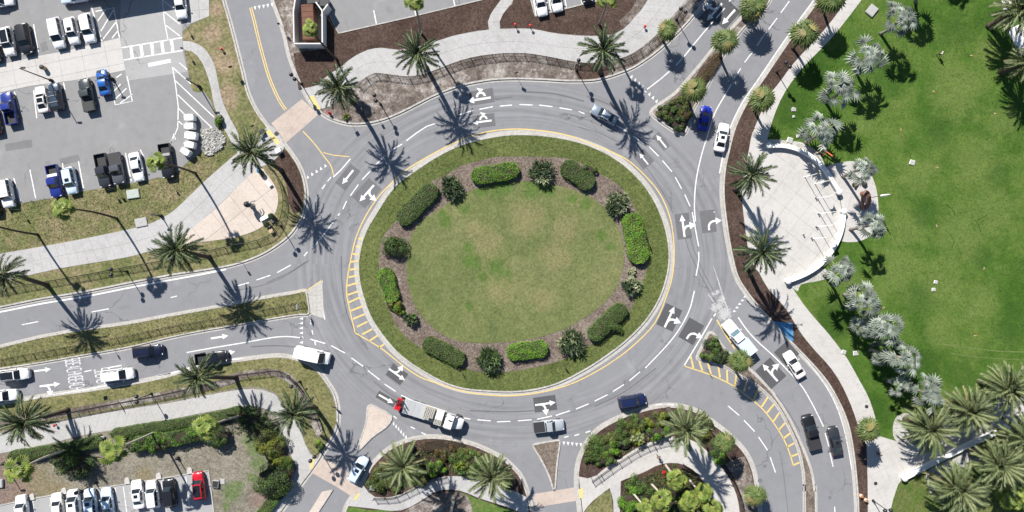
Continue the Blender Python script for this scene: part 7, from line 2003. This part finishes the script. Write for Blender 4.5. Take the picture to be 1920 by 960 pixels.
for b, lb in (((512, 406), 'dark round planter pot beside the end of the pink plaza'), ((503, 421), 'dark round pot below the white bench on the pink plaza')):
    q = W(b[0], b[1], 0.15)
    e = empty('plant_pot', q, 0, lb, 'plant pot', 'plant pots at the pink plaza')
    mb = MB(); mb.lathe([(0.32, 0), (0.48, 0.6), (0.50, 0.7), (0.42, 0.68), (0.02, 0.62)], 14); mb.build('pot', M['dark_plain'], e)
    r_ = np.random.default_rng(3); n = 180
    d = r_.normal(size=(n, 3)); d[:, 2] = abs(d[:, 2]); d /= np.linalg.norm(d, axis=1, keepdims=True)
    link(bpy.data.objects.new('foliage', fast_mesh('foliage', leaf_quads(d * 0.5 + [0, 0, 0.7], d, 0.12, r_), 4, [M['dark_leaf']])), e)
# statue on the plaza
q = W(473, 385, 0.15)
e = empty('statue', q, 0.4, 'dark domed statue with a winged side on the pink plaza', 'statue')
mb = MB(); mb.lathe([(0.5, 0), (0.5, 0.25), (0.34, 0.3), (0.30, 1.3)], 12); mb.build('pedestal', M['grey_plain'], e)
mb = MB(); mb.lathe([(0.30, 1.302), (0.5, 1.55), (0.52, 2.2), (0.42, 2.6), (0.2, 2.8), (0.02, 2.86)], 14); mb.build('figure', M['dark_plain'], e, True)
mb = MB(); mb.tube([(0.35, 0, 2.3), (0.8, 0.1, 2.25), (1.15, 0.15, 1.9), (1.2, 0.15, 1.2)], [0.16, 0.13, 0.1, 0.05], 8); mb.tube([(0.4, -0.1, 1.9), (0.75, -0.2, 1.5), (0.8, -0.2, 0.9)], [0.12, 0.1, 0.05], 8); mb.build('wing', M['grey_plain'], e)
# blue-white news stand
q = W(490, 322, 0.15)
e = empty('info_stand', q, 0.8, 'small blue and white stand beside the railing of the pink plaza', 'stand')
mb = MB(); mb.box(-0.35, 0.35, -0.25, 0.25, 0, 0.9); mb.build('cabinet', M['white_plain'], e)
mb = MB(); mb.lathe([(0.05, 0.9), (0.45, 1.0), (0.4, 1.2), (0.1, 1.35), (0.02, 1.36)], 12, (0.05, 0)); mb.build('cover', M['blue_tarp'], e)
# fire hydrant
q = W(619, 213, 0.14)
e = empty('fire_hydrant', q, 0.4, 'red fire hydrant at the kerb beside the dark feather palm', 'hydrant')
mb = MB(); mb.lathe([(0.26, 0), (0.26, 0.08), (0.17, 0.1), (0.17, 0.65), (0.22, 0.68), (0.22, 0.74), (0.16, 0.86), (0.05, 0.95), (0.05, 1.0), (0.02, 1.01)], 12); mb.build('body', M['red_paint'], e)
for s, nm in ((1, 'nozzle'), (-1, 'nozzle')):
    mb = MB(); mb.tube([(0, 0, 0.5), (0.32 * s, 0, 0.5)], 0.09, 8); mb.build(nm, M['red_paint'], e)
mb = MB(); mb.tube([(0, 0, 0.42), (0, 0.34, 0.42)], 0.12, 8); mb.build('pumper_nozzle', M['red_paint'], e)
for b, lb in (((966, 50), 'left red marker post on the north mulch edge'), ((994, 52), 'right red marker post on the north mulch edge'), ((1208, 52), 'tiny red marker on the north pavement'), ((107, 796), 'small red marker by the south-west railing'), ((418, 94), 'red marker on the brown verge beside the north-west road')):
    q = W(b[0], b[1], 0.14)
    e = empty('marker_post', q, 0, lb, 'marker', 'red marker posts')
    hh = 0.5 if b[0] in (1208, 107, 418) else 0.9
    mb = MB(); mb.lathe([(0.16, 0), (0.14, 0.06), (0.06, 0.08), (0.06, hh)], 8); mb.build('post', M['dark_plain'], e)
    mb = MB(); mb.lathe([(0.22, hh), (0.24, hh + 0.16), (0.10, hh + 0.28), (0.02, hh + 0.3)], 10); mb.build('cap', M['red_paint'], e)
for b, lb in (((1612, 928), 'upper orange drum on the mulch strip at the bottom edge'), ((1621, 936), 'lower orange drum on the mulch strip at the bottom edge')):
    q = W(b[0], b[1], 0.14)
    e = empty('traffic_drum', q, 0, lb, 'traffic drum', 'orange traffic drums')
    mb = MB(); mb.lathe([(0.34, 0), (0.34, 0.06), (0.27, 0.08), (0.26, 0.7), (0.2, 0.76), (0.02, 0.77)], 14); mb.build('body', M['clay'], e)
    for z in (0.28, 0.50):
        mb = MB(); mb.lathe([(0.284, z), (0.284, z + 0.12)], 14); mb.build('stripe', M['white_plain'], e)
for b, lb in (((1751, 173), 'scrap of orange litter below the man on the lawn'), ((1866, 214), 'scrap of orange litter at the right of the lawn'), ((1689, 245), 'orange dot marker on the lawn above the white cover'), ((1755, 315), 'orange marker right of the white cover'), ((1756, 425), 'pair of orange markers low on the lawn'), ((1844, 505), 'orange marker beside the green circle in the lawn'), ((1829, 629), 'orange marker on the lower right lawn'), ((1655, 578), 'orange marker beside the dense silver palms'), ((1822, 105), 'orange marker right of the man on the lawn'), ((1720, 683), 'red marker at the edge of the third row palm')):
    q = W(b[0], b[1], 0.13)
    e = empty('lawn_marker', q, random.uniform(0, 3), lb, 'marker', 'orange markers on the lawn')
    mb = MB(); mb.lathe([(0.15, 0), (0.15, 0.02), (0.08, 0.05), (0.04, 0.09), (0.01, 0.1)], 10); mb.build('disc', M['clay'], e)
    mb = MB(); mb.box(0.2, 0.30, 0.05, 0.15, 0, 0.05); mb.build('tag', M['white_plain'], e)
# blue tarp on the mulch
vs, fs = [], []
nx = 14
P4 = [Vector(W(*p)) for p in ((1450, 602), (1486, 606), (1487, 640), (1478, 636))]
for i in range(nx + 1):
    for j in range(nx + 1):
        u, v = i / nx, j / nx
        p = (P4[0] * (1 - u) + P4[1] * u) * (1 - v) + (P4[3] * (1 - u) + P4[2] * u) * v
        vs.append((p.x, p.y, 0.19 + 0.06 * math.sin(u * 9 + v * 3) * math.sin(v * 7) + random.uniform(0, .03)))
for i in range(nx):
    for j in range(nx):
        fs.append((i * (nx + 1) + j, i * (nx + 1) + j + 1, (i + 1) * (nx + 1) + j + 1, (i + 1) * (nx + 1) + j))
o = mesh_obj('tarp', vs, fs, M['blue_tarp'], None, True); tag(o, 'crumpled bright blue tarp on the mulch strip in the palm shade', 'tarp')

# bulk bags and the rubble heap
for i, (b, lb) in enumerate((((354, 220), 'white bulk bag at the top of the row by the rubble'), ((354, 236), 'white bulk bag second from the top of the row'), ((357, 254), 'largest white bulk bag in the middle of the row'), ((355, 271), 'white bulk bag fourth down the row'), ((347, 284), 'white bulk bag at the bottom of the row, turned askew'))):
    k = 1 - 1.35 / HC
    q = W(960 + (b[0] - 960) * k, 480 + (b[1] - 480) * k, 0.14)
    e = empty('bulk_bag', q, (0.1, 0.05, -0.1, -0.2, -0.6)[i], lb, 'bulk bag', 'bulk bags beside the rubble')
    w_ = (0.85, 0.85, 1.0, 0.85, 0.82)[i]
    mb = MB(); prof = [(0.86, 0), (1.0, 0.25), (1.04, 0.75), (1.0, 1.2), (0.9, 1.32)]
    vs, fs = [], []
    for f_, z in prof:
        for k in range(16):
            a = 2 * math.pi * k / 16
            s_ = 1 / max(abs(math.cos(a)), abs(math.sin(a))) ** 0.85
            vs.append((w_ * f_ * math.cos(a) * s_ * 1.0, w_ * f_ * math.sin(a) * s_ * 0.64, z + random.uniform(-.03, .03)))
    for i2 in range(len(prof) - 1):
        for k in range(16): fs.append((i2 * 16 + k, i2 * 16 + (k + 1) % 16, (i2 + 1) * 16 + (k + 1) % 16, (i2 + 1) * 16 + k))
    fs.append(tuple(64 + k for k in range(16)))
    mb.add(vs, fs); mb.build('bag', M['white_plain'], e)
    for sx in (-1, 1):
        for sy in (-1, 1):
            mb = MB(); x, y = sx * w_ * 0.85, sy * w_ * 0.6
            mb.tube([(x, y, 1.25), (x * 1.05, y * 1.05, 1.5), (x * 0.8, y * 0.9, 1.55), (x * 0.7, y * 0.8, 1.28)], 0.03, 5); mb.build('loop', M['grey_plain'], e)
r = np.random.default_rng(5)
mb = MB()
hp = [(377, 246), (395, 240), (418, 248), (425, 262), (415, 280), (398, 292), (385, 290), (378, 270)]
for i in range(800):
    while True:
        x, y = r.uniform(375, 428), r.uniform(238, 294)
        if inside(hp, np.array([x]), np.array([y]))[0]: break
    s_ = r.uniform(0.07, 0.24); p = W(x, y, 0.14)
    Mx = Matrix.Translation(p + Vector((0, 0, s_ * .4))) @ Matrix.Rotation(r.uniform(0, 3), 4, Vector(r.normal(size=3)).normalized())
    mb.box(-s_, s_ * r.uniform(.6, 1), -s_ * .7, s_ * .7, -s_ * .5, s_ * .5, Mx)
o = mb.build('rubble_heap', M['white_gravel']); tag(o, 'heap of white rubble beside the bulk bags', 'rubble', kind='stuff')

# compactor enclosure
def wall_seg(e, pts, w, h, nm='wall'):
    c = e.location
    vs, fs = ribbon(pts, w, h, h=h)
    return mesh_obj(nm, [(v[0] - c.x, v[1] - c.y, v[2]) for v in vs], fs, M['white_wall'], e)
q = W(585, 60, 0.12)
e = empty('enclosure_wall', q, 0, 'white walled enclosure open at the top, round the rusty compactor', 'wall')
wall_seg(e, [(566, -16), (559, 31), (560, 88)], 2.2, 2.4)
wall_seg(e, [(560, 90.2), (612, 90.2)], 2.2, 2.4)
wall_seg(e, [(612, 88.4), (611.5, 30), (600, 14)], 2.2, 2.4)
wall_seg(e, [(613.5, 29.5), (622, 18)], 2.2, 2.4)
poly('enclosure_floor', [(560, -16), (561, 88), (611, 88), (611, 20), (600, -16)], 0.13, M['joint'], kind='structure')
q = W(586, 52, 0.14)
e = empty('compactor', q, math.radians(-87), 'rusty brown compactor container inside the white enclosure', 'container')
mb = MB(); mb.box(-3.0, 2.9, -1.0, 1.0, 0.25, 2.5); o = mb.build('container', M['rust'], e)
bm = bmesh.new(); bm.from_mesh(o.data); bmesh.ops.bevel(bm, geom=bm.edges[:], offset=0.07, segments=1, affect='EDGES'); bm.to_mesh(o.data); bm.free()
for i in range(7):
    mb = MB(); x = -2.8 + i * 0.9; mb.box(x, x + 0.1, -1.04, 1.04, 0.3, 2.54); mb.build('rib', M['rust'], e)
mb = MB(); mb.box(2.93, 3.5, -0.8, 0.8, 0.2, 1.5); mb.build('hopper', M['dark_plain'], e)
mb = MB(); mb.box(-2.9, 2.9, -0.7, -0.5, 0, 0.247); mb.box(-2.9, 2.9, 0.5, 0.7, 0, 0.247); mb.build('skid', M['dark_plain'], e)
q = W(592, 3, 0.14)
e = empty('dumpster', q, 0.1, 'dark dumpster at the top edge beside the enclosure', 'dumpster')
mb = MB(); mb.box(-1.0, 1.0, -0.8, 0.8, 0.1, 1.4); mb.build('bin', M['dark_plain'], e)
mb = MB(); mb.box(-1.03, -0.01, -0.85, 0.85, 1.402, 1.47); mb.build('lid', M['dark_plain'], e)
mb = MB(); mb.box(0.01, 1.03, -0.85, 0.85, 1.402, 1.47); mb.build('lid', M['dark_plain'], e)
q = W(612, 10, 0.14)
e = empty('dumpster', q, -0.1, 'small black and blue container at the corner of the north lot', 'dumpster')
mb = MB(); mb.box(-0.7, 0.7, -0.6, 0.6, 0.1, 1.3); mb.build('bin', PAINT['steelblue'], e)
mb = MB(); mb.box(-0.74, 0.74, -0.64, 0.64, 1.302, 1.38); mb.build('lid', M['dark_plain'], e)
# wheel stops of the lower lot: rounded pale blocks on the bed side
for i, (b, lb) in enumerate((((62, 931), 'rounded pale block behind the kerb, first from the left'), ((122, 920), 'rounded pale block behind the kerb, second from the left'), ((240, 901), 'rounded pale block behind the kerb, third from the left'), ((299, 892), 'rounded pale block behind the kerb, fourth from the left'), ((357, 882), 'rounded pale block behind the kerb nearest the red car'))):
    mb = MB()
    pf = [(-0.45, -0.5), (0.45, -0.5), (0.45, 0.25), (0.3, 0.5), (0, 0.6), (-0.3, 0.5), (-0.45, 0.25)]
    vs = [(x, y, 0) for x, y in pf] + [(x * .94, y * .94, 0.22) for x, y in pf]
    fs = [tuple(range(7, 14))] + [(k, (k + 1) % 7, 7 + (k + 1) % 7, 7 + k) for k in range(7)]
    mb.add(vs, fs); o = mb.build('concrete_block', M['plaza']); o.location = W(b[0], b[1], 0.13); o.rotation_euler = (0, 0, 0.13)
    tag(o, lb, 'concrete block', 'pale blocks behind the lower lot kerb')

# ================================================================== PEOPLE
def person(px, py, facing, label, shirt, trousers, hair='hair', pose='stand', z=0.14):
    q = W(px, py, z)
    e = empty('person', q, facing, label, 'person', None)
    sit = pose == 'sit'
    hip = 0.46 if sit else 0.92
    J = {}
    J['pelvis'] = Vector((0, 0, hip)); J['chest'] = Vector((0.03, 0, hip + 0.42)); J['neck'] = Vector((0.03, 0, hip + 0.56)); J['head'] = Vector((0.06, 0, hip + 0.70)); J['crown'] = Vector((0.05, 0, hip + 0.80))
    stride = 0.22 if pose == 'walk' else 0.03
    for s, n in ((1, 'l'), (-1, 'r')):
        J['hip' + n] = Vector((0, s * 0.10, hip - 0.03))
        if sit:
            J['knee' + n] = Vector((0.45, s * 0.13, hip + 0.02)); J['ank' + n] = Vector((0.50, s * 0.13, 0.08)); J['toe' + n] = Vector((0.70, s * 0.15, 0.04))
        else:
            J['knee' + n] = Vector((s * stride * 0.7 + 0.03, s * 0.11, 0.49)); J['ank' + n] = Vector((s * stride, s * 0.11, 0.08)); J['toe' + n] = Vector((s * stride + 0.2, s * 0.13, 0.03))
        J['sho' + n] = Vector((0.02, s * 0.19, hip + 0.48))
        sw = -s * stride
        J['elb' + n] = Vector((sw * 0.6, s * 0.26, hip + 0.21)); J['wri' + n] = Vector((sw + 0.12, s * 0.25, hip - 0.02)); J['palm' + n] = Vector((sw + 0.15, s * 0.245, hip - 0.10))
    R = dict(pelvis=.145, chest=.15, neck=.055, head=.095, crown=.07, hip=.095, knee=.06, ank=.042, toe=.035, sho=.065, elb=.045, wri=.03, palm=.035)
    E = [('pelvis', 'chest'), ('chest', 'neck'), ('neck', 'head'), ('head', 'crown')]
    for n in 'lr':
        E += [('pelvis', 'hip' + n), ('hip' + n, 'knee' + n), ('knee' + n, 'ank' + n), ('ank' + n, 'toe' + n), ('chest', 'sho' + n), ('sho' + n, 'elb' + n), ('elb' + n, 'wri' + n), ('wri' + n, 'palm' + n)]
        s = 1 if n == 'l' else -1
        for k in range(5):
            f = 'f%d' % k + n
            base = J['palm' + n]
            if k == 4: d = Vector((0.035, -s * 0.01, -0.035))
            else: d = Vector((0.03 - 0.018 * k, -s * 0.006, -0.075 + 0.006 * abs(k - 1)))
            J[f] = base + d * 0.6 + Vector((0.012 * (1.5 - k) if k < 4 else 0.02, 0, 0)); J[f + 't'] = J[f] + d * 0.55
            R[f] = .011; R[f + 't'] = .008
            E += [('palm' + n, f), (f, f + 't')]
    def rad(k): return R.get(k) or R.get(k[:-1]) or .01
    def skin(name, names, edges, mat, grow=0.0, root='pelvis', lv=1):
        idx = {k: i for i, k in enumerate(names)}
        me = bpy.data.meshes.new(name)
        me.from_pydata([tuple(J[k]) for k in names], [(idx[a], idx[b]) for a, b in edges], [])
        me.materials.append(mat)
        o = link(bpy.data.objects.new(name, me), e)
        md = o.modifiers.new('Skin', 'SKIN')
        for i, k in enumerate(names):
            sv = me.skin_vertices[0].data[i]; rr = rad(k) + grow
            sv.radius = (rr, rr * (1.0 if k not in ('chest', 'pelvis') else 0.75)); sv.use_root = (k == root)
        md.use_smooth_shade = True
        sb = o.modifiers.new('Subdivision', 'SUBSURF'); sb.levels = lv; sb.render_levels = lv
        return o
    skin('body', list(J.keys()), E, M['skin'])
    tn = ['pelvis', 'chest', 'shol', 'elbl', 'shor', 'elbr']
    skin('shirt', tn, [('pelvis', 'chest'), ('chest', 'shol'), ('shol', 'elbl'), ('chest', 'shor'), ('shor', 'elbr')], shirt, 0.022)
    ln = ['pelvis', 'hipl', 'kneel', 'ankl', 'hipr', 'kneer', 'ankr']
    skin('trousers', ln, [('pelvis', 'hipl'), ('hipl', 'kneel'), ('kneel', 'ankl'), ('pelvis', 'hipr'), ('hipr', 'kneer'), ('kneer', 'ankr')], trousers, 0.018)
    c = J['head'] + Vector((-0.02, 0, 0.045))
    mb = MB(); mb.ball((0, 0, 0), 0.125, 12, 8); h_ = mb.build('hair', M[hair], e, True); h_.location = c; h_.scale = (1.0, 0.85, 0.85)
    f = J['head'] + Vector((0.105, 0, 0))
    mb = MB()
    for s in (-1, 1): mb.ball((f.x - 0.012, s * 0.035, f.z + 0.0), 0.013, 6, 4)
    mb.build('eyes', M['dark_plain'], e)
    mb = MB(); mb.ball((f.x + 0.004, 0, f.z - 0.03), 0.016, 6, 4); mb.build('nose', M['skin'], e)
    mb = MB(); mb.box(f.x - 0.022, f.x - 0.005, -0.025, 0.025, f.z - 0.066, f.z - 0.058); mb.build('mouth', M['bronze'], e)
    return e
person(1757, 104, -0.8, 'person in a white shirt walking on the lawn below a palm shadow', PAINT['white'], M['dark_plain'], pose='walk')
person(1642, 848, 0.2, 'person in black standing in the palm shade of the forecourt', M['dark_plain'], M['dark_plain'])
person(1846, 779, 1.0, 'person in a red shirt beside the promenade date palm', M['red_paint'], M['red_paint'], pose='walk')
person(1232, 853, -1.6, 'person in dark clothes on the curved pavement near the red bicycle', M['dark_plain'], PAINT['charcoal'], pose='walk')
person(1780, 753, 0.5, 'person in yellow between two date palms', M['yellow'], M['wood'])
# red bicycle lying in the bed corner
q = W(1243, 887, 0.14)
e = empty('bicycle', q, math.radians(-80), 'red bicycle standing at the top of the south bed', 'bicycle')
def ring(x, r):
    m_ = MB(); m_.tube([(x + r * math.cos(a), 0, 0.34 + r * math.sin(a)) for a in np.linspace(0, 2 * math.pi, 19)], 0.022, 6, False); return m_
for x in (-0.52, 0.52):
    o = ring(x, 0.32).build('wheel', M['tyre'], e)
    m_ = MB()
    for a in np.linspace(0, math.pi, 7)[:-1]: m_.tube([(x + 0.31 * math.cos(a), 0, 0.34 + 0.31 * math.sin(a)), (x - 0.31 * math.cos(a), 0, 0.34 - 0.31 * math.sin(a))], 0.004, 3)
    m_.build('spokes', M['rim'], o)
mb = MB()
for a, b in (((-0.52, 0, .34), (-0.05, 0, .30)), ((-0.05, 0, .30), (-0.2, 0, .85)), ((-0.52, 0, .34), (-0.18, 0, .78)), ((-0.18, 0, .78), (0.38, 0, .80)), ((-0.05, 0, .30), (0.40, 0, .74)), ((0.36, 0, .92), (0.52, 0, .34))): mb.tube([a, b], 0.035, 6)
mb.build('frame', M['red_paint'], e)
mb = MB(); mb.box(-0.34, -0.08, -0.08, 0.08, 0.86, 0.92); mb.build('saddle', M['dark_plain'], e)
mb = MB(); mb.tube([(0.28, -0.3, 1.0), (0.38, -0.15, 1.0), (0.36, 0, 0.95), (0.38, 0.15, 1.0), (0.28, 0.3, 1.0)], 0.02, 6); mb.build('handlebar', M['dark_plain'], e)
mb = MB(); mb.box(-0.7, -0.3, -0.22, 0.22, 0.72, 0.95); mb.build('basket', M['red_paint'], e)
